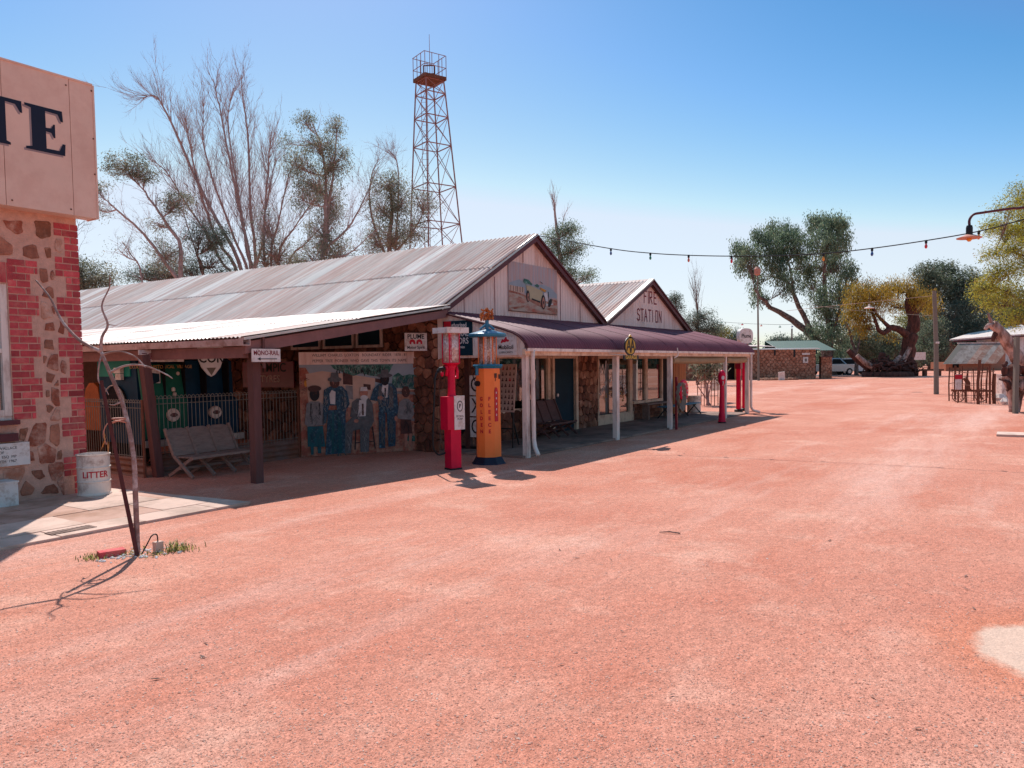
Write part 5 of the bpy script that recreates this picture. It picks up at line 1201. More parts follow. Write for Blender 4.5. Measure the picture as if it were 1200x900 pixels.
for k in range(110):
    a=random.uniform(0,6.28);r=abs(random.gauss(.2,.12)); x=4.12+r*1.3*math.cos(a);y=7.2+r*math.sin(a)*.8; s_=random.uniform(.007,.02); mb.lathe(x,y,[(s_,0),(s_*1.1,s_*.4),(s_*.5,s_*.9)],5)
o=mb.build('pebbles','white_sign',kind='stuff'); o['label']='white pebbles scattered round the sapling'; o['category']='pebbles'
# leaf litter and twigs lying on the square
mb=MB()
for k in range(90):
    dep=3.4+(random.random()**1.3)*22;lat=random.uniform(-.6,.68)*dep; p=at(lat,dep,.006)
    if p.y>7.5: continue
    a=random.uniform(0,6.28);d=Vector((math.cos(a),math.sin(a),0));s_=d.cross(Z); L=random.uniform(.015,.045)
    mb.quad(p-d*L,p+s_*L*.22+Z*.004,p+d*L+Z*.006,p-s_*L*.22+Z*.002)
o=mb.build('fallen_leaves','bark',kind='stuff'); o['label']='small dry leaves lying on the red gravel'; o['category']='leaves'
for (x,y,l,a,lab) in ((14.85,6.36,.35,2.4,'dark fallen stick on the sunlit gravel in front of the verandah posts'),(7.6,3.0,.22,1.8,'short thin twig lying on the open gravel in mid square')):
    mb=MB(); mb.tube([(x,y,.01),(x+l*.5*math.cos(a),y+l*.5*math.sin(a),.02),(x+l*math.cos(a),y+l*math.sin(a),.008)],[.008,.007,.004],5); o=mb.build('twig','bark'); tag(o,lab,'twig')
# ================================================================ TREES
def hz(px): return 427.5-(px-600)*.0131
class Tree:
    def __init__(s,name,label,px,dep,bark,leaf,group='trees around the village',seed=1):
        s.dep=dep;s.s=dep/900.;s.px=px;s.rng=random.Random(seed);s.np=np.random.RandomState(seed)
        s.base=at((px-600)*s.s,dep); s.t=thing(name,label,'tree',tuple(s.base),VR,group); s.bark=bark;s.leaf=leaf
        s.vs=.8; s.dn=1.0; s.mb=MB(); s.nodes=[]; s.leaves=[]; s.tw=MB()
    def c(s,px,py,y=0):      # measured spot -> local metres, y = depth offset
        k=(s.dep+y)/900.; return Vector(((px-600)*k-(s.px-600)*s.s, y, EYE+(hz(px)-py)*k))
    def limb(s,pts,r0,r1,y0=0,y1=0,n=7,jit=.08,ground=False):
        m=len(pts)-1; P=[s.c(x,y_,y0+(y1-y0)*i/m) for i,(x,y_) in enumerate(pts)]
        if ground: P[0].z=0
        Q=smooth(P,4); 
        for i in range(1,len(Q)-1): Q[i]=Q[i]+Vector((s.rng.gauss(0,1),s.rng.gauss(0,1),0))*r0*.12
        R=[r0+(r1-r0)*(i/(len(Q)-1))**.8 for i in range(len(Q))]
        s.mb.tube(Q,R,n,jit=jit); s.nodes+= [(q,r) for q,r in zip(Q,R)]; return Q
    def near(s,p,low=True):
        best=None;bd=1e9
        for q,r in s.nodes:
            d=(q-p).length+(max(0,q.z-p.z+.3)*1.5 if low else 0)
            if d<bd: bd=d;best=(q,r)
        return best
    def clump(s,px,py,rx,ry,tips=30,lv=14,L=.22,y=0,sig=.35,ryz=None,droop=.6,ratio=.3,rb=None):
        tips=int(tips*(1.5 if s.dep<50 else 1.15)); lv=int(lv*1.25*s.dn); L*=.78 if s.dep<50 else .80; rx*=1.12; ry*=1.12; lv=int(lv*1.15)+1; cen=s.c(px,py,y); RX=rx*s.s;RZ=ry*s.s;RY=(ryz or (rx+ry)/2)*s.s
        q,r=s.near(cen); r=min(r,rb or (.018*max(RX,RZ)+.03))
        top=cen-Vector((0,0,RZ*.2)); mid=(q+top)/2+Vector((0,0,-.08*(top-q).length)); A=smooth([q,mid,top],4)
        s.mb.tube(A,[r*(1-.6*i/(len(A)-1)) for i in range(len(A))],5)
        for k in range(tips):
            while True:
                v=Vector((s.rng.uniform(-1,1),s.rng.uniform(-1,1),s.rng.uniform(-1,1)))
                if v.length<1: break
            if v.length<.5 and s.rng.random()<.5: v=v.normalized()*s.rng.uniform(.6,1)
            tip=cen+Vector((v.x*RX,v.y*RY,v.z*RZ)); a=A[s.rng.randrange(2,len(A))]
            m=(a+tip)/2+Vector((0,0,.1*(tip-a).length)); B=smooth([a,m,tip],2)
            s.tw.tube(B,[r*.32*(1-.75*i/(len(B)-1)) for i in range(len(B))],3,cap=False)
            n=max(1,int(lv*s.rng.uniform(.5,1.4))); s.leaves.append((tip,n,L,sig*(1.15 if s.dep<50 else .95)*s.rng.uniform(.6,1.3),droop,ratio,s.rng.random()))
            if s.rng.random()<.5: s.leaves.append(((B[-2]+tip)/2,n//2,L,sig*.7,droop,ratio,s.rng.random()))
    def twigs(s,Q,n,length,ang=.5,levels=2,r=.02,up=.3,start=.25):
        for k in range(n):
            i=s.rng.randrange(int(len(Q)*start),len(Q)-1); a=Q[i]; d=(Q[i+1]-Q[i]).normalized(); s.twig(a,d,length*(1.15-.6*i/len(Q))*s.rng.uniform(.5,1.2),ang,levels,r,up)
    def twig(s,a,d,L,ang,lev,r,up):
        az=s.rng.uniform(0,6.28); o=d.orthogonal().normalized(); p=d.cross(o); dd=(d+(o*math.cos(az)+p*math.sin(az))*math.tan(ang*s.rng.uniform(.7,1.4))).normalized()
        P=[a];cur=a;st=4
        for i in range(st):
            dd=(dd+Vector((s.rng.gauss(0,.12),s.rng.gauss(0,.12),up*.25))).normalized(); cur=cur+dd*(L/st); P.append(cur)
        s.tw.tube(P,[r*(1-.75*i/st) for i in range(st+1)],3,cap=False)
        if lev>0:
            for k in range(s.rng.randint(3,5)): i=s.rng.randrange(1,st+1); s.twig(P[i],(P[i]-P[i-1]).normalized(),L*s.rng.uniform(.35,.6),ang*1.1,lev-1,r*.5,up)
    def done(s):
        global NLEAF; NLEAF=globals().get('NLEAF',0)+sum(q[1] for q in s.leaves)
        s.mb.build('trunk',s.bark,s.t,smooth=True,local=True)
        if s.tw.v: s.tw.build('branches',s.bark,s.t,local=True)
        if s.leaves:
            cs=[];
            for tip,n,L,sig,dr,ra,tn in s.leaves: cs.append(np.array([[*tip,L,sig,dr,ra,tn]]*n))
            A=np.concatenate(cs); n=len(A); R=s.np
            pos=A[:,:3]+np.clip(R.normal(size=(n,3)),-1.7,1.7)*A[:,4:5]*np.array([1,1,s.vs])
            d=R.normal(size=(n,3)); d/=np.linalg.norm(d,axis=1)[:,None]; d[:,2]-=A[:,5]*1.4; d/=np.linalg.norm(d,axis=1)[:,None]
            e=R.normal(size=(n,3)); e-=d*(e*d).sum(1)[:,None]; e/=np.linalg.norm(e,axis=1)[:,None]
            l=A[:,3:4]*R.uniform(.6,1.3,size=(n,1)); w_=l*A[:,6:7]
            V=np.stack([pos,pos+d*l*.5+e*w_*.5,pos+d*l,pos+d*l*.5-e*w_*.5],1)
            me=bpy.data.meshes.new('crown'); me.vertices.add(n*4); me.vertices.foreach_set('co',V.reshape(-1).astype(np.float32))
            me.loops.add(n*4); me.loops.foreach_set('vertex_index',np.arange(n*4,dtype=np.int32)); me.polygons.add(n)
            me.polygons.foreach_set('loop_start',np.arange(0,n*4,4,dtype=np.int32)); me.polygons.foreach_set('loop_total',np.full(n,4,dtype=np.int32)); me.update()
            tone(me,np.clip(A[:,7]*.6+R.uniform(0,.4,size=n),0,1)); me.materials.append(M[s.leaf])
            o=bpy.data.objects.new('crown',me); COL.objects.link(o); o.parent=s.t
G1='gum trees behind the workshop roof'; G2='trees beyond the square'
# --- big bare dead tree
T=Tree('dead_tree','tallest leafless dead tree with many pale-red upright limbs behind the long tin roof',292,46,'bark_dead','leaf_gum',G1,3)
root=(292,400)
sets=[([root,(290,330),(262,262),(235,205),(213,150),(196,120),(180,122)],.15,.02,-1,-2),([root,(300,330),(296,300),(288,250),(278,190),(268,130),(262,100)],.16,.02,0,1),
 ([root,(303,330),(304,290),(300,240),(300,170),(296,130),(294,95)],.15,.02,1,2),([root,(285,330),(262,285),(246,240),(235,190),(228,140)],.15,.025,0,-2),
 ([root,(280,335),(266,310),(245,270),(222,235),(205,205),(186,190)],.12,.02,-1,1),([root,(296,330),(280,280),(258,215),(248,170),(250,135)],.13,.02,2,3),([root,(302,330),(312,290),(318,240),(322,200),(325,170)],.11,.02,2,0),([root,(298,320),(292,270),(284,210),(277,150),(285,110)],.12,.02,-2,-1)]
for p,a,b,y0,y1 in sets:
    Q=T.limb(p,a,b,y0,y1,6,ground=True); T.twigs(Q,52,2.3,.45,2,.013,.4,.35); T.twigs(Q,20,3.0,.35,2,.020,.6,.35)
T.done()
# --- gum with clustered crown at left
T=Tree('gum_tree','leaning gum with separate leaf clumps on long bare arms, nearest the sign building',217,40,'bark_dead','leaf_rust',G1,5)
Q=T.limb([(218,400),(216,330),(218,290),(205,268),(190,245),(177,225)],.15,.04,0,0,7,ground=True); T.twigs(Q,22,1.6,.6,2,.014,.2)
Q=T.limb([(214,330),(190,295),(170,270),(145,248),(135,238)],.10,.03,0,-1); T.twigs(Q,16,1.5,.6,2,.013,.2)
Q=T.limb([(176,400),(172,330),(160,300),(150,285)],.06,.02,1,2,ground=True); T.twigs(Q,12,1.6,.6,2,.012,.3)
T.clump(158,197,24,13,55,22,.13,sig=.16,droop=.1,ratio=.4); T.clump(180,207,14,9,30,18,.13,sig=.15,droop=.1,ratio=.4)
T.clump(125,225,14,10,22,16,.13,sig=.16,droop=.2,ratio=.4); T.clump(124,246,12,10,16,13,.13,sig=.18,droop=.5)
T.clump(214,240,17,14,45,22,.13,sig=.18,droop=.2,ratio=.4); T.clump(195,265,20,10,26,14,.13,sig=.2)
T.clump(145,290,20,14,12,7,.12,sig=.2,droop=.8); T.clump(200,300,22,20,60,20,.13,sig=.2)
T.done()
T=Tree('gum_tree','low dense dark gum filling the gap between the leaning gum and the dead tree',244,44,'bark','leaf_gum',G1,6)
T.limb([(244,400),(244,330),(236,300)],.15,.05,0,0,ground=True)
for x,y_,rx,ry in ((240,278,20,20),(222,315,24,16),(255,310,24,20),(190,318,20,12),(274,325,18,10),(262,280,14,14),(170,325,22,10)): T.clump(x,y_,rx,ry,48,20,.15,sig=.24,y=T.rng.uniform(-1,1))
Q=T.limb([(244,330),(228,270),(215,235)],.05,.01); T.twigs(Q,14,1.6,.5,2,.012,.3)
T.done()
T=Tree('gum_tree','small rounded distant tree low beside the brick corner',104,52,'bark','leaf_rust',G1,7)
T.limb([(104,400),(104,350),(100,330)],.18,.06,0,0,ground=True)
for x,y_,rx,ry in ((100,318,13,16),(124,324,16,14),(112,338,22,12),(93,335,10,22)): T.clump(x,y_,rx,ry,60,20,.17,sig=.28,droop=.2,ratio=.45)
Q=T.limb([(98,340),(95,290),(102,262)],.04,.01); T.twigs(Q,12,1.8,.6,2,.014,.2); T.done()
# --- drooping tall gum
T=Tree('gum_tree','tall drooping gum with rusty foliage between the dead tree and the lattice tower',384,42,'bark_dead','leaf_rust',G1,8)
Q=T.limb([(384,400),(382,320),(386,270),(388,220),(385,180),(374,150)],.17,.03,0,0,ground=True); T.twigs(Q,12,1.8,.5,2,.014,.3)
Q=T.limb([(386,300),(390,250),(398,200),(402,155)],.12,.03,0,1); T.twigs(Q,14,1.8,.5,2,.013,.3)
Q=T.limb([(388,290),(412,270),(430,240),(446,205)],.08,.02,0,1); T.twigs(Q,22,2.0,.5,2,.013,.3)
Q=T.limb([(384,300),(410,300),(440,275)],.06,.02); T.twigs(Q,16,1.8,.6,2,.012,.2)
for x,y_,rx,ry,n in ((366,146,10,10,20),(401,153,9,12,26),(380,172,18,12,40),(355,195,15,16,40),(398,192,16,18,60),(372,215,18,22,60),(360,232,12,16,28),(392,235,17,26,70),(385,275,24,26,90),(372,305,26,20,80),(402,300,22,22,60),(345,170,7,8,10)): T.clump(x,y_,rx,ry,n,17,.15,sig=.21,droop=.8,y=T.rng.uniform(-1.5,1.5))
T.done()
# --- brushy, half bare tree
T=Tree('gum_tree','brushy half-bare tree with fine reddish twigs right of the dead tree',325,44,'bark_dead','leaf_rust',G1,9)
for p in ([(325,400),(322,310),(330,270),(340,230),(348,200)],[(325,400),(330,310),(350,270),(375,235)],[(322,400),(315,310),(316,260),(325,215),(332,190)],[(326,400),(340,320),(365,285),(395,255)]):
    Q=T.limb(p,.10,.02,0,T.rng.uniform(-2,2),5,ground=True); T.twigs(Q,34,2.2,.5,2,.016,.4,.3)
for x,y_,rx,ry,n in ((318,270,16,26,50),(330,300,26,22,90),(312,305,14,20,40),(350,310,18,14,40)): T.clump(x,y_,rx,ry,n,13,.14,sig=.24,droop=.5)
T.done()
T=Tree('gum_tree','olive-crowned gum immediately left of the lattice tower',462,44,'bark_dead','leaf_rust',G1,10)
Q=T.limb([(462,400),(460,300),(464,250),(462,215)],.2,.05,0,0,ground=True); T.twigs(Q,10,1.6,.5,2,.014,.3)
Q=T.limb([(455,300),(440,255),(440,215),(450,190)],.08,.02); T.twigs(Q,26,2.0,.5,2,.013,.3)
Q=T.limb([(464,300),(490,270),(505,240)],.08,.02,0,1); T.twigs(Q,14,1.8,.5,2,.012,.2); 
Q=T.limb([(464,320),(470,260),(472,200),(462,180)],.06,.02,0,1); T.twigs(Q,26,1.9,.5,2,.012,.2)
for x,y_,rx,ry,n in ((460,218,20,14,55),(452,245,18,18,60),(475,240,16,16,50),(462,280,26,22,100),(500,240,18,14,40),(488,272,18,16,45),(444,285,14,18,40)): T.clump(x,y_,rx,ry,n,17,.15,sig=.24,droop=.5,y=T.rng.uniform(-1,1))
T.done()
# --- behind the valley
T=Tree('gum_tree','blue-green gum with a spiky dead leader rising behind the valley between the two gables',662,38,'bark_dead','leaf_blue',G1,11)
Q=T.limb([(662,420),(660,340),(656,290),(653,255),(650,230)],.2,.02,0,0,ground=True); T.twigs(Q[10:],14,1.0,.35,1,.012,.9,.3)
Q=T.limb([(656,290),(662,260),(668,245)],.03,.006); T.twigs(Q,5,.6,.4,1,.008,.5)
for x,y_,rx,ry,n in ((652,285,14,14,50),(668,272,14,10,44),(672,295,12,12,40),(655,310,14,16,50),(670,322,12,12,40),(690,324,8,8,20),(682,290,6,6,10),(648,330,14,14,40)): T.clump(x,y_,rx,ry,n,17,.13,sig=.17,droop=.7)
T.done()
T=Tree('gum_tree','thin pale-topped tree just right of the FIRE STATION gable peak',792,60,'bark','leaf_gum',G1,12)
T.limb([(792,420),(793,370),(792,350)],.12,.03,0,0,ground=True)
for x,y_,rx,ry in ((792,350,7,6),(793,362,8,9)): T.clump(x,y_,rx,ry,34,18,.17,sig=.2,droop=.2)
T.done()
T=Tree('gum_tree','tree with bare upper twigs above the right end of the maroon awning',818,62,'bark','leaf_gum',G1,13)
Q=T.limb([(818,420),(818,370),(816,348)],.15,.02,0,0,ground=True); T.twigs(Q,24,2.4,.3,2,.02,.8)
for x,y_,rx,ry in ((812,375,13,10),(825,372,14,9),(835,384,12,7),(820,388,14,8)): T.clump(x,y_,rx,ry,45,18,.19,sig=.25,droop=.3)
T.done()
T=Tree('gum_tree','small round bright green tree between the awning and the white pump globe',843,66,'bark','leaf_olive',G1,14)
T.limb([(843,420),(843,395)],.12,.04,0,0,ground=True)
for x,y_,rx,ry in ((838,392,10,8),(848,390,8,7)): T.clump(x,y_,rx,ry,40,18,.19,sig=.25,droop=.3)
T.done()
for k,(px,lab) in enumerate(((862,'small grey-green tree behind the white pump globe'),(912,'low distant tree behind the hut roof, left one'),(932,'low distant tree behind the hut roof, right one'))):
    T=Tree('gum_tree',lab,px,150,'bark','leaf_gum',G2,30+k); T.limb([(px,425),(px,405)],.3,.1,0,0,ground=True)
    for dx,y_,rx,ry in ((-6,402,9,8),(7,401,9,9),(0,395,9,7),(14,408,8,6)): T.clump(px+dx,y_+(5 if k else -1),rx,ry,40,16,.5,sig=.6,droop=.2)
    T.done()
# --- the big spreading gum
T=Tree('river_gum','big spreading blue-green river gum towering behind the stone hut','' and 0 or 972,96,'bark','leaf_blue',G2,15); T.vs=1.35; T.dn=.72
T.limb([(974,440),(966,410),(950,393),(920,370),(900,358),(885,340)],.75,.15,0,-3,ground=True)
T.limb([(958,400),(944,375),(930,345),(921,330),(905,325)],.45,.10,0,2); T.limb([(930,345),(925,315),(915,290)],.2,.06,1,3)
T.limb([(974,440),(972,390),(966,330),(966,290),(970,265)],.45,.08,1,0,ground=True); T.limb([(972,400),(985,360),(992,320)],.3,.06,1,-2)
for x,y_,rx,ry,n in ((866,292,8,8,36),(878,300,13,13,64),(870,312,9,12,36),(890,277,11,9,44),(906,270,9,8,40),(885,330,9,14,40),(905,292,14,14,80),(920,278,14,14,80),(932,290,13,20,90),(912,318,14,14,60),(925,332,12,13,50),(890,350,9,8,26),
   (958,262,13,9,70),(976,264,14,9,74),(968,285,20,16,130),(985,282,10,16,60),(960,312,16,18,84),(982,312,16,18,90),(950,335,12,16,50),(942,312,10,14,44),(978,345,17,18,84),(962,360,14,16,60),(990,350,10,20,60),(975,378,18,16,80),(960,392,16,12,60),(985,398,16,14,70),(905,305,16,10,50),(995,322,7,12,30),(968,412,22,10,70)):
    T.clump(x,y_,rx,ry,n,19,.40,sig=.36,droop=1.3,y=T.rng.uniform(-4,4),ratio=.32)
T.done()
# --- golden pepper tree with heavy trunk
T=Tree('pepper_tree','old twisted dark-trunked tree with hanging golden foliage beside the root pile',1064,86,'bark_red','leaf_gold',G2,16); T.vs=1.3; T.dn=.85
T.limb([(1065,441),(1064,415),(1066,395),(1070,375),(1066,355),(1065,345),(1070,341)],.95,.34,0,0,10,.12,ground=True)
T.limb([(1066,398),(1056,388),(1044,384),(1036,390),(1030,388)],.5,.22,0,-2,8); T.limb([(1044,386),(1030,372),(1022,360)],.25,.12,-1,-3); T.limb([(1030,388),(1024,372),(1018,358),(1012,352)],.22,.08,-2,-2)
T.limb([(1070,370),(1085,355),(1095,350)],.25,.08,0,2); T.limb([(1064,420),(1070,428),(1072,441)],.5,.4,-1,-1,8)
for x,y_,rx,ry,n in ((1003,352,13,18,120),(1000,372,10,12,60),(1012,340,14,10,70),(1022,362,10,14,50),(1030,345,14,11,90),(1045,338,13,9,76),(1045,358,14,9,40),(1080,350,12,8,60),(1062,334,10,6,30),(1010,382,10,10,44),(1038,392,12,6,14),(1090,358,9,9,40)):
    T.clump(x,y_,rx,ry,n,17,.34,sig=.42,droop=1.1,y=T.rng.uniform(-3,3),ratio=.22)
T.done()
def bushy(name,label,px,dep,leaf,seed,cl,trunk,L,grp=G2,bark='bark',lv=18,sig=.5,dr=.4):
    T=Tree(name,label,px,dep,bark,leaf,grp,seed)
    for p,a,b in trunk: T.limb(p,a,b,0,T.rng.uniform(-1,1),7,ground=(p[0][1]>430))
    for x,y_,rx,ry,n in cl: T.clump(x,y_,rx,ry,n,lv,L,sig=sig,droop=dr,y=T.rng.uniform(-3,3))
    T.done()
bushy('gum_tree','tall rounded dark gum behind the utility pole',1095,160,'leaf_dark',20,[(1085,322,14,12,90),(1105,318,14,10,80),(1095,338,20,14,110),(1118,335,12,12,60),(1078,345,12,14,70),(1098,365,26,18,120),(1080,395,18,22,110),(1110,400,24,24,130),(1135,330,16,14,100),(1130,350,16,14,80)],[([(1095,434),(1092,390),(1097,340)],.8,.3),([(1092,390),(1110,370),(1125,345)],.45,.15)],.62,sig=.75)
bushy('gum_tree','olive green leafy tree between the utility pole and the yellow-green tree',1128,155,'leaf_gum',21,[(1125,345,18,14,80),(1140,362,20,16,90),(1115,372,18,18,90),(1150,345,14,14,60),(1135,388,22,16,100),(1108,395,16,20,90),(1150,395,14,16,50)],[([(1112,434),(1112,400),(1125,360)],.7,.22),([(1108,434),(1130,408),(1155,395),(1165,392)],.5,.18)],.60,sig=.75)
bushy('dark_tree','low dark shady tree with drooping boughs just behind the utility pole',1092,130,'leaf_dark',22,[(1085,400,14,16,80),(1075,415,10,14,40),(1100,412,16,14,70),(1092,385,14,12,50)],[([(1090,437),(1088,410),(1080,395)],.4,.15)],.5,sig=.6)
bushy('gum_tree','yellow-green gum leaning in at the upper right edge above the hanging lamp',1215,44,'leaf_yellow',23,[(1195,232,16,14,44),(1180,246,14,10,28),(1200,250,14,14,44),(1160,268,12,7,34),(1178,272,16,8,50),(1196,275,14,10,50),(1190,292,16,10,50),(1165,298,14,9,34),(1200,312,14,12,50),(1180,318,14,10,34),(1162,322,14,9,34),(1150,338,14,10,44),(1180,342,16,10,50),(1205,350,14,14,50),(1165,355,18,10,44),(1190,372,14,12,40)],[([(1225,470),(1222,380),(1225,300),(1230,240)],.35,.12),([(1222,380),(1190,350),(1160,335)],.12,.03),([(1225,310),(1195,300),(1165,292)],.10,.03),([(1226,290),(1200,270),(1170,265)],.10,.03),([(1228,270),(1205,245),(1185,240)],.09,.03)],.17,lv=15,sig=.24,dr=.3)
bushy('gum_tree','green tree rising behind the white shed roof at the right edge',1190,170,'leaf_gum',24,[(1165,365,16,14,70),(1185,375,16,14,80),(1200,385,16,12,60),(1150,380,14,12,60),(1195,355,12,12,50),(1178,358,12,12,44),(1212,365,14,18,70)],[([(1190,433),(1185,400),(1180,365)],.7,.25)],.62,sig=.8)
bushy('gum_tree','thin grey-green trees behind the parked cars, left of the pepper tree',1010,125,'leaf_dark',25,[(1000,400,12,14,60),(1015,395,14,14,70),(1028,405,12,16,60),(1040,400,14,14,60),(1020,415,18,10,60),(1050,410,12,14,50),(1005,415,12,12,50)],[([(1010,432),(1008,410),(1006,395)],.35,.15),([(1035,432),(1034,410),(1036,395)],.3,.12),([(1048,432),(1050,405)],.25,.1)],.5)
bushy('forked_tree','bare dark forked trunk standing between the cars and the root pile',1003,92,'leaf_dark',26,[(1000,385,8,10,14),(994,372,7,8,10)],[([(1004,440),(1003,420),(997,395),(990,375)],.28,.1),([(1003,415),(1007,400),(1008,385)],.18,.05)],.3)
bushy('gum_tree','pale olive gum far back between the pepper tree and the utility pole',1075,175,'leaf_olive',27,[(1070,360,14,12,60),(1080,375,16,14,70),(1062,380,12,12,50),(1090,392,16,14,60),(1070,400,16,12,60),(1105,380,14,12,50)],[([(1078,431),(1078,400),(1074,370)],.6,.2)],.6,sig=.8)
bushy('gum_tree','grey-green gum standing far back between the yellow-green tree and the slab hut',1150,180,'leaf_gum',28,[(1145,360,16,14,60),(1160,345,14,12,50),(1170,378,16,12,60),(1140,385,14,12,50),(1130,400,16,12,50),(1120,412,14,10,40)],[([(1150,431),(1148,400),(1152,365)],.6,.2)],.6,sig=.8)
bushy('gum_tree','low hazy grey gums far behind the root pile and the cars',1030,170,'leaf_gum',29,[(1000,408,14,12,60),(1020,404,16,12,60),(1040,408,16,12,60),(1058,412,12,12,50),(985,414,14,10,50),(1030,420,26,8,60)],[([(1012,431),(1010,405)],.4,.15),([(1042,431),(1044,405)],.4,.15)],.6,sig=.8)
# distant wood all round the horizon
def wood():
    n=150000; R=np.random.RandomState(4); a=R.uniform(0,2*np.pi,n); 
    k=np.sin(a*23)+.7*np.sin(a*57+1)+.6*np.sin(a*131+2)+.3*np.sin(a*263)
    hh=(6.0+1.7*k).clip(2.5,12); r=R.uniform(230,262,n); z=R.uniform(0,1,n)**.8*hh
    pos=np.stack([r*np.cos(a),r*np.sin(a),z],1)
    d=R.normal(size=(n,3)); d/=np.linalg.norm(d,axis=1)[:,None]; e=R.normal(size=(n,3)); e-=d*(e*d).sum(1)[:,None]; e/=np.linalg.norm(e,axis=1)[:,None]
    l=R.uniform(.5,1.3,size=(n,1)); V=np.stack([pos-d*l,pos+e*l*.6,pos+d*l,pos-e*l*.6],1)
    me=bpy.data.meshes.new('distant_wood'); me.vertices.add(n*4); me.vertices.foreach_set('co',V.reshape(-1).astype(np.float32)); me.loops.add(n*4); me.loops.foreach_set('vertex_index',np.arange(n*4,dtype=np.int32)); me.polygons.add(n)
    me.polygons.foreach_set('loop_start',np.arange(0,n*4,4,dtype=np.int32)); me.polygons.foreach_set('loop_total',np.full(n,4,dtype=np.int32)); me.update(); tone(me,R.uniform(0,1,n)); me.materials.append(M['leaf_gum'])
    o=bpy.data.objects.new('distant_wood',me); COL.objects.link(o); o['kind']='stuff'; o['label']='low belt of distant bushland on the horizon'; o['category']='bushland'
wood()
# ================================================================ LATTICE TOWER
tw=thing('lattice_tower','tall red-brown steel lattice lookout tower with railed platform behind the tin roof','tower',(0,0,0))
def tw_setup():
    dep=45; k=dep/900; c=at((510.5-600)*k,dep)
    bpy.data.objects[tw.name].location=c; WM[tw.name]=Matrix.Translation(c)
    C=Vector((c.x,c.y,0)); lean=rgt*(-.0)
    zz=lambda y: EYE+(428.7-y)*k
    levels=[(z,r*.80) for z,r in [(0,2.75),(zz(300),1.78),(zz(265.5),1.62),(zz(223),1.44),(zz(176.6),1.24),(zz(144.5),1.10),(zz(118),.98),(zz(103),.90)]]
    U=(rgt*math.cos(.62)+HD*math.sin(.62)); V=(HD*math.cos(.62)-rgt*math.sin(.62)); cx=lambda z: C+rgt*((513-506)*k*(1-z/zz(103))*1.0 - (.0))
    def cor(i,z,r): s_=[(1,1),(-1,1),(-1,-1),(1,-1)][i]; p=cx(z)+U*(s_[0]*r*.80)+V*(s_[1]*r*.80); p.z=z; return p
    for i in range(4): mb=MB(); mb.tube([cor(i,z,r) for z,r in levels],.040,6); mb.build('leg','tower_steel',tw)
    for (z,r) in levels[1:]:
        for i in range(4): MB().beam(cor(i,z,r),cor((i+1)%4,z,r),.045,.05).build('ring_beam','tower_steel',tw)
    for (z0,r0),(z1,r1) in zip(levels[:-1],levels[1:]):
        for i in range(4):
            j=(i+1)%4
            MB().tube([cor(i,z0,r0),cor(j,z1,r1)],.021,4).build('brace','tower_steel',tw); MB().tube([cor(j,z0,r0),cor(i,z1,r1)],.021,4).build('brace','tower_steel',tw)
    zt=zz(103); r=.86
    mb=MB(); P=[cor(i,zt,r) for i in range(4)]; mb.prism(P,(0,0,.06)); 
    pf=mb.build('platform','rust',tw)
    for i in range(4): MB().beam(cor(i,zt+.1,r),cor((i+1)%4,zt+.1,r),.05,.18).build('platform_edge','rust',tw)
    mb=MB()
    for zz_ in (.55,1.1):
        for i in range(4): mb.tube([cor(i,zt+zz_*1.25,r),cor((i+1)%4,zt+zz_*1.25,r)],.02,5)
    for i in range(4):
        for q in (0,.33,.66): a=cor(i,zt,r).lerp(cor((i+1)%4,zt,r),q); mb.tube([a,a+Z*1.375],.02,5)
    mb.build('railing','tower_steel',tw)
    a=cor(1,zt,r).lerp(cor(0,zt,r),.8); mb=MB(); mb.tube([a,a+Z*3.0],[.025,.012],5); mb.build('mast','tower_steel',tw)
    c2=cx(zt); c2.z=zt; mb=MB()
    for s_ in (-1,1): mb.tube([c2+rgt*.32*s_-HD*.3,c2+rgt*.32*s_-HD*.3+Z*.8],.035,5)
    mb.tube([c2-rgt*.32-HD*.3+Z*.8,c2+rgt*.32-HD*.3+Z*.8],.035,5); mb.tube([c2-rgt*.32-HD*.3+Z*.35,c2+rgt*.32-HD*.3+Z*.35],.03,5); mb.build('hatch_frame','rust',tw)
    mb=MB(); a0=cx(0)-rgt*.55-HD*.8; a1=cx(zt)-rgt*.30-HD*.4; a0=Vector((a0.x,a0.y,0)); a1=Vector((a1.x,a1.y,zt)); sd=rgt*.17
    mb.tube([a0-sd,a1-sd],.018,4); mb.tube([a0+sd,a1+sd],.018,4)
    n=int(zt/.32)
    for q in range(n): p=a0.lerp(a1,q/n); mb.tube([p-sd,p+sd],.012,3)
    mb.build('ladder','tower_steel',tw)
tw_setup()
# ================================================================ STONE HUT
def L3(lat,dep,z=0): return at(lat,dep,z)
hut=thing('stone_hut','low rubble stone hut with a green iron roof beyond the flagpole','hut',tuple(at(25,77)),VR)
HM=WM[hut.name]; 
def hb(x0,x1,y0,y1,z0,z1): mb=MB(); mb.box(x0,x1,y0,y1,z0,z1); return mb
def loc(px,dep): return (px-600)*dep/900-25
xl,xr=loc(843,77),loc(956,77); zt=2.95
w1=hb(xl+2.2,xr,0.06,.5,0,zt).build('front_wall','stone_mortar',hut,local=True)
hb(xl-4,xl+.9,0.06,.5,0,zt-.2).build('front_wall','hut_stone',hut,local=True); hb(xl+.9,xl+2.2,.06,.5,2.2,zt-.1).build('lintel_wall','hut_stone',hut,local=True)
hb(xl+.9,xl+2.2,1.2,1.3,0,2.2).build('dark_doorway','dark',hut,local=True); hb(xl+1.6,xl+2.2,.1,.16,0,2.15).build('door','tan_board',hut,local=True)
mb=MB()
for p in rubble(xl+2.2,xr,0,zt,.42,.26,.03,40): stone(mb,p,(0,.06,0),X,Z,-Y,.06)
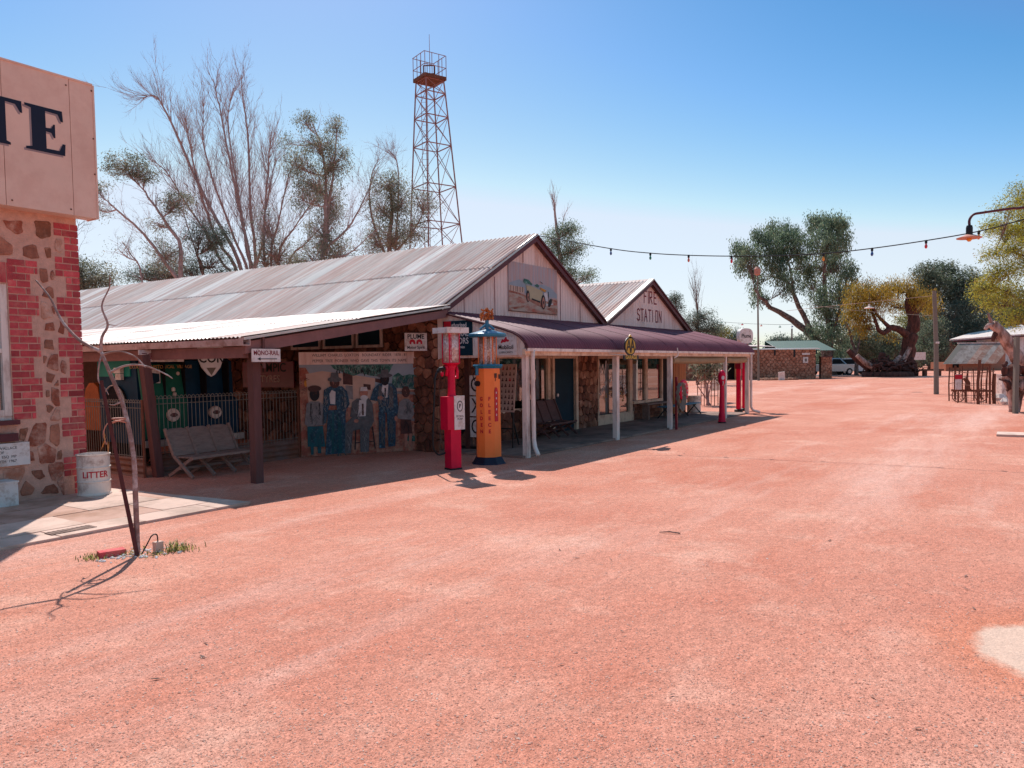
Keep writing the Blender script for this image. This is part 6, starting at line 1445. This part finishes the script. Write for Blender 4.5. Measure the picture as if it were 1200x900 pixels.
st_=mb.build('stonework','hut_stone',hut,kind='stuff',local=True)
hb(xr-.45,xr,.5,7,0,zt).build('side_wall','hut_stone',hut,local=True)
w2=hb(xr+.9,xr+2.0,.9,1.4,0,2.15).build('pier','stone_mortar',hut,local=True)
mb=MB()
for p in rubble(xr+.9,xr+2.0,0,2.15,.38,.26,.03,41): stone(mb,p,(0,.9,0),X,Z,-Y,.05)
mb.build('stonework','hut_stone',hut,kind='stuff',local=True); hb(xr+.85,xr+2.05,.85,1.45,2.15,2.25).build('pier_cap','post_brown',hut,local=True)
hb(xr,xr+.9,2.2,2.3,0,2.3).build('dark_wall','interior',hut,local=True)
mb=MB(); mb.prism([(xl-4.2,-.15,zt+.02),(xr+.4,-.15,zt+.02),(xr+.4,.6,zt+.10),(xl-4.2,.6,zt+.10)],(0,0,.07)); mb.build('parapet_iron','zinc',hut,local=True)
mb=MB(); mb.prism([(xl+1,1.5,zt+.45),(xl+6.2,1.5,zt+.30),(xl+6.2,7.5,zt+.6),(xl+1,7.5,zt+.7)],(0,0,.08)); mb.build('pale_roof','roof_zinc',hut,local=True)
me=corr_mesh('green_roof',5.6,[(0,0),(-5,-1.15)],.18,.02,4); me.materials.append(M['green_iron'])
o=inst('green_roof',me,hut,HM@Matrix.Translation((xr-3.4,5.2,zt+1.05)))
mb=MB(); mb.box(xr-3.4,xr+2.2,5.1,5.2,2.5,4.0); mb.build('roof_back','green_iron',hut,local=True)
for x,h0 in ((loc(908,77),.55),(loc(931,77),.75)): hb(x-.09,x+.09,-.04,.02,zt-h0,zt).build('drain_spout','black',hut,local=True)
hb(loc(940,77),loc(949,77),-.04,-.01,2.42,2.6).build('name_board','white_sign',hut,local=True)
nb=hb(loc(941,77),loc(947,77),-.05,-.01,1.6,2.2).build('notice','white_sign',hut,local=True); hb(loc(943,77),loc(945.5,77),-.056,-.05,1.75,2.05).build('notice_picture','pole_grey',nb,local=True)
o=hb(-.36,.34,-.02,.02,0,.85); o.v=[tuple((Matrix.Translation(at((916.5-600)*73/900,73))@Matrix.Rotation(VR,4,'Z')@Matrix.Rotation(-.12,4,'Y')@Matrix.Rotation(.2,4,'X'))@Vector((v[0]*.9,v[1],v[2]*.95+.02))) for v in o.v]
o=o.build('leaning_board','white_sign'); tag(o,'white board leaning at the foot of the stone hut wall','board')
mb=MB(); rg=random.Random(8)
for k in range(60):
    x=rg.uniform((893-600)*74/900,(932-600)*74/900); p=at(x,74+rg.uniform(-.5,.7)); s_=rg.uniform(.12,.3); mb.lathe(p.x,p.y,[(s_,0),(s_*1.1,s_*.4),(s_*.6,s_*.85)],6)
o=mb.build('rock_border','hut_stone',kind='stuff'); o['label']='row of rocks edging the bed in front of the stone hut'; o['category']='rocks'
# flagpole
fp_=thing('flagpole','slender pole with a small red lamp on top in front of the stone hut','pole',tuple(at(23.4,72.8)))
MB().tube([at(23.4,72.8,0),at(23.3,72.8,8.0),at(23.25,72.8,9.9)],[.11,.07,.05],8).build('pole','pole_grey',fp_)
p=at(23.25,72.8); MB().lathe(p.x,p.y,[(.10,9.9),(.28,10.0),(.30,10.5),(.15,10.7)],10).build('lamp_head','copper',fp_)
# second, further pole
p=at((928-600)*90/900,90); o=MB().tube([p,p+Z*5.6],.09,6).build('pipe_post','pole_grey'); tag(o,'short grey post standing behind the hut roof','pole')
# ================================================================ PARKED CARS
def car(name,label,px,dep,rz,suv,m,grp):
    t=thing(name,label,'car',tuple(at((px-600)*dep/900,dep)),VR+rz,grp)
    if suv: pr=[(-2.25,.45),(-2.3,.85),(-2.2,1.05),(-2.05,1.62),(-1.85,1.74),(.35,1.76),(.65,1.66),(1.25,1.12),(2.05,1.02),(2.3,.85),(2.32,.5),(1.95,.35),(-1.9,.35)]; g_=[(-1.95,1.12),(-1.82,1.62),(.35,1.66),(.55,1.58),(1.05,1.12)]
    else: pr=[(-2.6,.55),(-2.6,1.10),(-.75,1.12),(-.6,1.70),(-.4,1.78),(.45,1.76),(1.15,1.14),(2.1,1.02),(2.35,.8),(2.35,.5),(1.9,.38),(-2.3,.40)]; g_=[(-.55,1.16),(-.42,1.66),(.42,1.66),(.95,1.16)]
    W=.88; mb=MB(); i=len(mb.v); n=len(pr)
    def yy(z,s_): return s_*(W-(max(0,z-1.1)*.22))
    mb.v=[(x,yy(z,-1),z) for x,z in pr]+[(x,yy(z,1),z) for x,z in pr]; mb.f=[tuple(range(n)),tuple(range(2*n-1,n-1,-1))]+[(k,n+k,n+(k+1)%n,(k+1)%n) for k in range(n)]; mb.m=[0]*len(mb.f)
    mb.build('body',m,t,local=True)
    for s_ in (-1,1):
        cuts=[(g_[0],g_[1],(g_[1][0]+.95,g_[1][1]+.01),(g_[0][0]+.95,g_[0][1]))] if suv else []
        mb=MB(); P=[(x,yy(z,s_)+s_*.012,z) for x,z in g_]; mb.quad(*P); mb.prism(P,(0,-s_*.01,0)); mb.build('side_window','black',t,local=True)
        for x in ((-1.45,1.42) if suv else (-1.55,1.45)):
            mb=MB(); mb.tube([(x,s_*(W-.2),.36),(x,s_*(W+.02),.36)],.36,18); wh=mb.build('wheel','tyre',t,local=True); mb=MB(); mb.tube([(x,s_*(W+.0),.36),(x,s_*(W+.035),.36)],.2,12); mb.build('rim','car_silver',wh,local=True)
        mb=MB(); mb.box(2.18,2.33,s_*.5-.16,s_*.5+.16,.72,.88); mb.build('headlight','white_print',t,local=True); mb=MB(); mb.box(-2.33 if suv else -2.61,-2.2,s_*.72-.08,s_*.72+.08,.85,1.1); mb.build('tail_light','red_print',t,local=True)
    mb=MB(); a,b=(pr[7],pr[6]) if False else ((1.20,1.15),(.66,1.64)) if suv else ((1.10,1.17),(.46,1.72)); mb.prism([(a[0]+.03,-.75,a[1]+.02),(a[0]+.03,.75,a[1]+.02),(b[0]+.03,.68,b[1]+.02),(b[0]+.03,-.68,b[1]+.02)],(-.03,0,-.03)); mb.build('windscreen','black',t,local=True)
    mb=MB(); mb.box(-2.34,2.36,-.8,.8,.42,.56); mb.build('bumper','car_silver',t,local=True)
    return t
car('parked_car','pale blue-white wagon parked right beside the root pile',1000,99,.12,True,'car_white','cars parked beyond the hut').scale=(1.2,1.2,1.2)
car('parked_ute','silver-white ute with open tray parked behind the hut pier',975,96,.2,False,'car_silver','cars parked beyond the hut').scale=(1.2,1.2,1.2)
# ================================================================ ROOT PILE
rt_=thing('root_pile','heap of gnarled old roots and logs on a round stone bed under the pepper tree','root pile',tuple(at(40.6,83)),VR)
mb=MB(); mb.lathe(0,0,[(2.55,0),(2.6,.25),(2.5,.5),(2.2,.55)],28); mb.build('round_bed','bark_red',rt_,local=True)
rg=random.Random(12)
mb=MB()
for k in range(150):
    a=rg.uniform(0,6.28);r=2.35*math.sqrt(rg.random()); P=[Vector((r*math.cos(a),r*math.sin(a)*.8,rg.uniform(.4,1.5)))]
    d=Vector((rg.gauss(0,1),rg.gauss(0,1),rg.uniform(.0,.9))).normalized()
    for q in range(5): d=(d+Vector((rg.gauss(0,.5),rg.gauss(0,.5),rg.gauss(-.05,.35)))).normalized(); P.append(P[-1]+d*rg.uniform(.2,.42)); P[-1].z=max(.35,min(P[-1].z,2.5-.35*r))
    r0=rg.uniform(.07,.19); mb.tube(P,[r0,r0*.95,r0*.8,r0*.65,r0*.45,r0*.2],6,jit=.25)
mb.build('roots','bark_red',rt_,kind='stuff',local=True)
for P,r in (([(-2.0,0,.9),(-3.2,.3,2.0),(-4.1,.4,2.9)],.42),([(-1.6,-.6,.8),(-2.8,-.7,1.6),(-3.6,-.6,2.35)],.34),([(1.2,0,1.0),(2.0,.3,2.0),(2.6,.4,3.1)],.34),([(-.3,.2,1.2),(-.5,.3,2.0),(-.4,.2,2.6)],.5),([(.4,-.2,1.1),(.9,-.2,1.8),(1.3,-.1,2.2)],.3)):
    mb=MB(); mb.tube(smooth(P,3),[r*(1-.06*k) for k in range(7)],9,jit=.10); mb.build('log','bark_pale' if r<.36 else 'bark_red',rt_,smooth=False,local=True)
sb=thing('log_seat','low rustic timber seat to the right of the root pile','bench',tuple(at(45.9,84)),VR)
hb(-1.2,1.2,-.3,.3,.55,.75).build('seat','rust',sb,local=True); hb(-.9,-.6,-.25,.25,0,.55).build('leg','rust',sb,local=True); hb(.6,.95,-.25,.25,0,.55).build('leg','rust',sb,local=True)
ns=thing('notice_sign','small white notice on a post beyond the old pepper tree','sign',tuple(at(53,100)),VR)
hb(-.85,.85,-.03,.03,1.75,2.75).build('face','white_sign',ns,local=True); hb(-.7,-.6,.03,.1,0,2.2).build('post','pole_grey',ns,local=True)
# ================================================================ UTILITY POLE AND WIRES
up_=thing('utility_pole','weathered grey timber utility pole standing alone at the right of the square','utility pole',tuple(at(21.85,39.5)))
MB().tube([at(21.85,39.5,0),at(21.8,39.5,2.6),at(21.66,39.5,5.3)],[.125,.115,.10],10).build('pole','pole_grey',up_)
p=at(21.8,39.38,2.65); MB().obox(p,rgt,Z,-HD,(-.09,.09),(-.05,.05),(0,.03)).build('pole_tag','white_sign',up_)
def wire(name,label,pts,r,m='black'):
    o=MB().tube(smooth(pts,4),r,4).build(name,m); tag(o,label,'wire'); return o
wire('guy_wire','stay wire slanting from the utility pole up to the leaning tree',[at(21.7,39.4,4.0),at(19.0,43,4.6),at(16.8,46,5.3)],.012,'pole_grey')
wire('overhead_wire','thin overhead wire running left from the utility pole top',[at(21.66,39.5,5.05),at(18.9,43.5,4.95),at(17.5,49,5.0)],.011,'bench_wood')
# small bulb lamp on that wire
lp=thing('hanging_lamp','small white shaded lamp hanging in front of the golden pepper tree','lamp',tuple(at((1018-600)*46/900,46)))
c=at((1018-600)*46/900,46); zl=EYE+(422-361.5)*46/900; MB().lathe(c.x,c.y,[(.30,zl),(.28,zl+.03),(.06,zl+.10),(.05,zl+.25)],14).build('shade','white_paint',lp); MB().tube([c+Z*(zl+.25),c+Z*(zl+1.0)],.015,5).build('flex','black',lp)
# ================================================================ FESTOON LIGHTS
def festoon(name,label,knots,bulbs,rb):
    t=thing(name,label,'string lights',tuple(knots[0])); P=smooth(knots,8); MB().tube(P,.011 if rb<.06 else .012,5).build('cable','black',t)
    for (p,col) in bulbs:
        p=Vector(p); best=min(P,key=lambda q:(q.xy-p.xy).length); z=best.z
        hd=MB().lathe(p.x,p.y,[(.018,z+.01),(.024,z),(.024,z-.05),(.018,z-.055)],8).build('socket','black',t); r=rb
        MB().lathe(p.x,p.y,[(.016,z-.055),(r*.55,z-.075),(r*.9,z-.09),(r,z-.112),(r*.8,z-.135),(r*.35,z-.15)],10).build('bulb',col,hd,smooth=True)
mm('bulb_red',(.62,.03,.05),.25,.05,4,0,spec=.6); mm('bulb_blue',(.02,.08,.30),.25,.05,4,0,spec=.6); mm('bulb_green',(.02,.22,.13),.25,.05,4,0,spec=.6); mm('bulb_orange',(.75,.28,.03),.25,.05,4,0,spec=.6); mm('bulb_coral',(.70,.16,.09),.25,.05,4,0,spec=.6)
kn=[(16.0,9.95,4.93),(16.4,8.17,4.49),(16.43,7.19,4.30),(16.43,6.28,4.17),(16.46,5.33,4.07),(16.5,4.36,4.0),(16.5,3.47,3.96),(16.5,2.57,3.98),(16.52,1.64,4.04),(16.5,.79,4.12),(16.37,.1,4.24),(16.3,-1.5,4.6)]
festoon('string_lights','string of coloured festoon bulbs sagging from the workshop gable to the right-hand lamp post',[Vector(k) for k in kn],
 [((16.4,8.17,0),'bulb_blue'),((16.43,7.19,0),'bulb_green'),((16.43,6.28,0),'bulb_coral'),((16.46,5.33,0),'bulb_red'),((16.5,3.47,0),'bulb_orange'),((16.5,2.57,0),'bulb_blue'),((16.52,1.64,0),'bulb_red'),((16.5,.79,0),'bulb_orange')],.027)
k2=[]
for px,py,dp in ((812,370,62),(846,377,61),(870,379,60),(892,380,59),(930,380,58),(985,372,57)): k2.append(at((px-600)*dp/900,dp,EYE+(hz(px)-py)*dp/900))
festoon('string_lights','faint distant string of small festoon bulbs above the stone hut roof',k2,[(at((px-600)*60/900,60),c) for px,c in ((846,'bulb_green'),(870,'bulb_red'),(892,'bulb_coral'),(914,'bulb_green'),(928,'bulb_blue'))],.11)
# lamp post at right with swan neck
ls=thing('swan_neck_lamp','copper swan-neck arm lamp reaching in from the right edge','street lamp',(16.2,-1.6,0))
mb=MB(); mb.tube(smooth([(15.82,.90,4.14),(15.83,.90,4.24),(15.86,.84,4.33),(15.95,.70,4.36),(16.2,.30,4.42),(16.38,.0,4.45),(16.6,-1.6,4.6)],6),.022,8); mb.build('arm','maroon',ls,smooth=True)
MB().tube([(16.6,-1.6,0),(16.6,-1.6,4.9)],.09,10).build('post','pole_grey',ls)
MB().lathe(15.82,.90,[(.045,4.14),(.055,4.10),(.055,3.99),(.04,3.97)],12).build('lamp_holder','black',ls)
MB().lathe(15.82,.90,[(.20,3.915),(.205,3.925),(.12,3.955),(.05,3.985)],20).build('shade','copper',ls)
MB().lathe(15.82,.90,[(.02,3.95),(.04,3.92),(.045,3.89),(.02,3.86)],10).build('bulb','bulb_orange',ls)
# ================================================================ RIGHT SIDE : slab hut, shed, enclosure, stump
mm('hut_grey',(.33,.27,.24),.8,.2,3,.1,30,rnd=.15,col2=(.20,.13,.11),c2=.4,s2=.8); mm('hut_rust',(.30,.14,.10),.85,.2,3,.1,30,rnd=.15,col2=(.40,.27,.22),c2=.4,s2=.8)
sh=thing('slab_hut','small tin-roofed pug-walled hut with streaky grey and rust sheets at the right','hut',tuple(at((1140-600)*.128,115)),VR)
X_=lambda px,d=0:(px-600)*(115+d)/900-(1140-600)*.128; H_=lambda py,d=0: EYE+(420.6-py)*(115+d)/900
W_=[(X_(1112),X_(1170))]
hb(X_(1112),X_(1166),0.8,5,0,H_(424)).build('wall','pug_wall',sh,local=True)
mb=MB(); mb.prism([(X_(1166),.8,0),(X_(1178,4.5),4.5,0),(X_(1178,4.5),4.5,H_(408,4.5)),(X_(1166),.8,H_(424))],(0,.3,0)); mb.build('end_wall','pug_wall',sh,local=True)
hb(X_(1120),X_(1127),.7,.85,.5,1.3).build('window','dark',sh,local=True)
for i in range(9):
    a0=X_(1104)+i*(X_(1167)-X_(1104))/9;a1=X_(1104)+(i+1)*(X_(1167)-X_(1104))/9; t0=X_(1123,4.2)+i*(X_(1187,4.2)-X_(1123,4.2))/9;t1=X_(1123,4.2)+(i+1)*(X_(1187,4.2)-X_(1123,4.2))/9
    mb=MB(); n=8
    for q in range(n):
        f0,f1=q/n,(q+1)/n; z=.03*(q%2); z2=.03*((q+1)%2)
        mb.quad((a0+(a1-a0)*f0,-.2,H_(426.5)+z),(a0+(a1-a0)*f1,-.2,H_(426.5)+z2),(t0+(t1-t0)*f1,4.2,H_(402.5,4.2)+z2),(t0+(t1-t0)*f0,4.2,H_(402.5,4.2)+z))
    mb.build('roof_sheet',['pole_grey','hut_grey','hut_grey','hut_grey','hut_rust','hut_rust','hut_grey','hut_rust','hut_rust'][i],sh,local=True)
mb=MB(); mb.prism([(X_(1123,4.2),4.25,H_(403,4.2)),(X_(1187,4.2),4.25,H_(403,4.2)),(X_(1187,4.2),8,1.6),(X_(1123,4.2),8,1.6)],(0,0,-.08)); mb.build('rear_slope','rust',sh,local=True); hb(X_(1122,4.2),X_(1188,4.2),4.1,4.35,H_(402.8,4.2),H_(401.5,4.2)).build('ridge_cap','roof_zinc',sh,local=True)
ws=thing('white_roofed_shed','long low shed with a white iron roof behind the slab hut at the right edge','shed',tuple(at((1160-600)*140/900,140)),VR)
X_=lambda px,d=0:(px-600)*(140+d)/900-(1160-600)*140/900; H_=lambda py,d=0: EYE+(420.4-py)*(140+d)/900
mb=MB(); mb.prism([(X_(1112),0,H_(399)),(X_(1240),0,H_(391)),(X_(1240,9),9,H_(376,9)),(X_(1135,9),9,H_(392,9))],(0,0,.25)); mb.build('roof','white_paint',ws,local=True)
mb=MB(); mb.prism([(X_(1112),-.05,H_(399)),(X_(1240),-.05,H_(391)),(X_(1240),-.05,H_(393)),(X_(1112),-.05,H_(401))],(0,.05,0)); mb.build('fascia','maroon',ws,local=True)
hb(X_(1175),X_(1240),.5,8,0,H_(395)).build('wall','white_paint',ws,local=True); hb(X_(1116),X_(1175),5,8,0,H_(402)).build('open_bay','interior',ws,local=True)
for px in (1114,1126,1140,1154): hb(X_(px),X_(px)+.25,.2,.45,0,H_(401)).build('post','rust',ws,local=True)
hb(X_(1116),X_(1175),.6,.8,H_(410),H_(404)).build('beam','rust',ws,local=True)
# enclosure of rusty bars round an old plough
en=thing('bar_enclosure','small enclosure of rusty upright bars around old farm machinery','fence',tuple(at(20,32)))
def pp(px,dep): return at((px-600)*dep/900,dep)
pts=[(1113,33,1.45,.03),(1120,34.2,1.5,.05),(1124,32.5,1.4,.03),(1133,31.5,1.35,.04),(1147,30.3,1.75,.06),(1151,33,1.6,.03),(1157,31,1.45,.03),(1161,30.3,1.6,.045),(1166,30.5,1.2,.07),(1164,33,1.4,.03),(1142,33,1.4,.025),(1129,34,1.5,.025)]
for px,dp,h0,r in pts: a=pp(px,dp); MB().tube([a,a+Z*h0*.5+Vector((.01,0.02,0)),a+Z*h0+rgt*random.uniform(-.06,.06)],r,6,jit=.08).build('post','rust',en)
mb=MB()
loopz=[0,4,7,8,9,5,10,11,1,0]
for z in (.25,.75,1.25):
    P=[pp(pts[i][0],pts[i][1])+Z*(z+.04*math.sin(i)) for i in loopz]
    for a,b in zip(P[:-1],P[1:]): mb.tube([a,b],.010,4)
mb.build('rails','rust',en)
mb=MB()
for i,j in ((0,4),(4,8)):
    a=pp(pts[i][0],pts[i][1]);b=pp(pts[j][0],pts[j][1])
    for q in range(1,9): c=a.lerp(b,q/9); mb.tube([c,c+Z*1.3],.007,3)
mb.build('wire_mesh','rust',en,kind='stuff')
pg=thing('old_plough','rusty horse-drawn plough lying inside the bar enclosure','plough',tuple(pp(1140,32)))
mb=MB(); c=pp(1138,32); mb.beam(c+Z*.5-rgt*.8,c+Z*.45+rgt*.9,.07,.09); mb.beam(c+Z*.5,c+Z*1.0-rgt*.3,.05,.05); mb.beam(c+Z*.45+rgt*.3,c+Z*.1+rgt*.5,.05,.07); mb.build('frame','rust',pg)
for s_ in (-.5,.45):
    mb=MB(); cc=c+rgt*s_+Z*.28
    mb.tube([cc+rgt*.27*math.cos(a)+Z*.27*math.sin(a) for a in [6.2832*q/16 for q in range(17)]],.02,5)
    for q in range(6): mb.tube([cc,cc+rgt*.26*math.cos(q*1.047)+Z*.26*math.sin(q*1.047)],.01,4)
    mb.build('wheel','rust',pg)
mb=MB(); mb.tube([c+Z*.5-rgt*.1,c+Z*.8-rgt*.1,c+Z*1.0-rgt*.25],.09,6); mb.build('seat','rust',pg)
rs=thing('red_warning_sign','small white and red sign fixed low on the bar enclosure','sign',tuple(pp(1124,31.4)))
a=pp(1123.5,31.4); MB().obox(a,rgt,Z,-HD,(-.13,.13),(.55,1.18),(0,.012)).build('panel','white_sign',rs); MB().obox(a,rgt,Z,-HD,(-.15,.15),(.98,1.16),(.013,.018)).build('header','red_print',rs); MB().obox(a,rgt,Z,HD,(-.02,.02),(0,1.1),(0,.03)).build('stake','rust',rs)
# weathered forked stump
sm=thing('forked_stump','weathered forked dead gum stump with one long leaning limb at the right edge','tree stump',tuple(at(16.9,25.7)),VR)
mb=MB()
def T_(P,R,m='bark_pale',nm='limb',j=.12): 
    mb=MB(); Q=smooth([Vector(p) for p in P],4); mb.tube(Q,[R[0]+(R[1]-R[0])*i/(len(Q)-1) for i in range(len(Q))],10,jit=j); mb.build(nm,m,sm,local=True)
kk=25.7/900; q_=lambda px,py,y=0: ((px-1190)*kk,y,EYE+(420-py)*kk)
T_([q_(1188,486),q_(1187,470),q_(1183,455),q_(1176,440)],(.17,.14),nm='trunk'); T_([q_(1190,484,.1),q_(1194,468,.1),q_(1197,455,.1),q_(1196,440)],(.15,.13),nm='trunk'); T_([q_(1204,488,-.3),q_(1202,465,-.3),q_(1201,440,-.2),q_(1206,425)],(.18,.15),nm='trunk')
T_([q_(1200,432),q_(1190,420),(q_(1178,400)),q_(1166,385),q_(1160,379)],(.24,.13)); T_([q_(1163,384),q_(1156,381),q_(1152,386)],(.11,.05)); T_([q_(1160,380),q_(1157,373),q_(1155,367)],(.07,.02)); T_([q_(1166,388),q_(1162,395),q_(1161,400)],(.10,.04),'bark_red')
T_([q_(1180,444),q_(1190,432),q_(1204,428)],(.22,.25),'bark_red',j=.25); T_([q_(1178,442),q_(1175,430),q_(1178,424)],(.12,.05),'bark_red',j=.3)
T_([q_(1190,455,-.1),q_(1200,447,-.1),q_(1212,446)],(.12,.12))
for k_ in range(8): a=random.uniform(-.3,.5); T_([(a,0,.75),(a-random.uniform(.05,.25),random.uniform(-.2,.2),1.0),(a-random.uniform(.1,.4),random.uniform(-.2,.2),1.1+random.uniform(0,.25))],(.09,.03),'bark_red',j=.3)
o=thing('grey_post','square grey timber post standing in front of the forked stump','post',tuple(at((1191-600)*25/900,25)),VR); hb(-.065,.065,-.06,.06,0,2.5).build('timber','pole_grey',o,local=True)
o=thing('white_container','white container standing behind the forked stump','container',tuple(at((1178-600)*34/900,34)),VR); hb(-.25,.25,-.2,.2,0,1.05).build('tank','litter_white',o,local=True); hb(-.27,.27,-.22,.22,1.05,1.1).build('lid','zinc',o,local=True)
for j_,(px,py,dp) in enumerate(((1172,458,33),(1181,468,30))):
    mb=MB(); a=pp(px,dp); mb.lathe(a.x,a.y,[(.22,0),(.26,.12),(.15,.28)],7); o=mb.build('pale_rock','litter_white'); tag(o,['pale rock lying beyond the bar enclosure, nearer the white container','pale rock at the foot of the forked stump, left side'][j_],'rock')
# concrete slab with a grate at the right edge
o=MB().box(20.95,21.75,-1.8,.58,.002,.05).build('kerb_slab','slab_pale',kind='structure'); 
g_=MB(); g_.box(21.15,21.6,-1.2,-.1,.052,.056); o=g_.build('slab_grate','pole_grey'); tag(o,'dark grate set in the pale concrete slab at the right edge','grate')
# caged young tree seen through the end of the verandah
cg=thing('caged_tree','dark twiggy shrub inside a wire guard seen through the verandah end','shrub',(31.2,11.1,0))
mb=MB()
for q in range(6): a=q*1.047; mb.tube([(31.2+.42*math.cos(a),11.1+.42*math.sin(a),0),(31.2+.42*math.cos(a),11.1+.42*math.sin(a),1.5)],.018,5)
for z in (.4,.9,1.4): mb.tube([(31.2+.42*math.cos(6.2832*k/16),11.1+.42*math.sin(6.2832*k/16),z) for k in range(17)],.008,4)
mb.build('guard','rust',cg); 
mb=MB(); 
for q in range(7): 
    mb.tube([(31.2+random.gauss(0,.1),11.1+random.gauss(0,.1),0),(31.2+random.gauss(0,.15),11.1+random.gauss(0,.15),.9),(31.2+random.gauss(0,.4),11.1+random.gauss(0,.4),1.8)],[.03,.025,.008],5)
mb.build('stem','bark_dead',cg)
n=1500; R=np.random.RandomState(3); pos=np.stack([31.2+R.normal(0,.33,n),11.1+R.normal(0,.33,n),1.65+R.normal(0,.28,n)],1); d=R.normal(size=(n,3))*.05; e=R.normal(size=(n,3))*.025
V=np.stack([pos-d,pos+e,pos+d,pos-e],1).reshape(-1,3)-np.array([31.2,11.1,0]); me=bpy.data.meshes.new('crown'); me.from_pydata([tuple(v) for v in V],[],[tuple(range(4*k,4*k+4)) for k in range(n)]); tone(me,R.uniform(0,1,n)); me.materials.append(M['leaf_rust']); o=bpy.data.objects.new('crown',me); COL.objects.link(o); o.parent=cg
o=hb(32.6,34.2,11.4,11.45,.55,1.5).build('grey_sheet','zinc'); tag(o,'grey metal sheet standing behind the caged shrub','sheet')
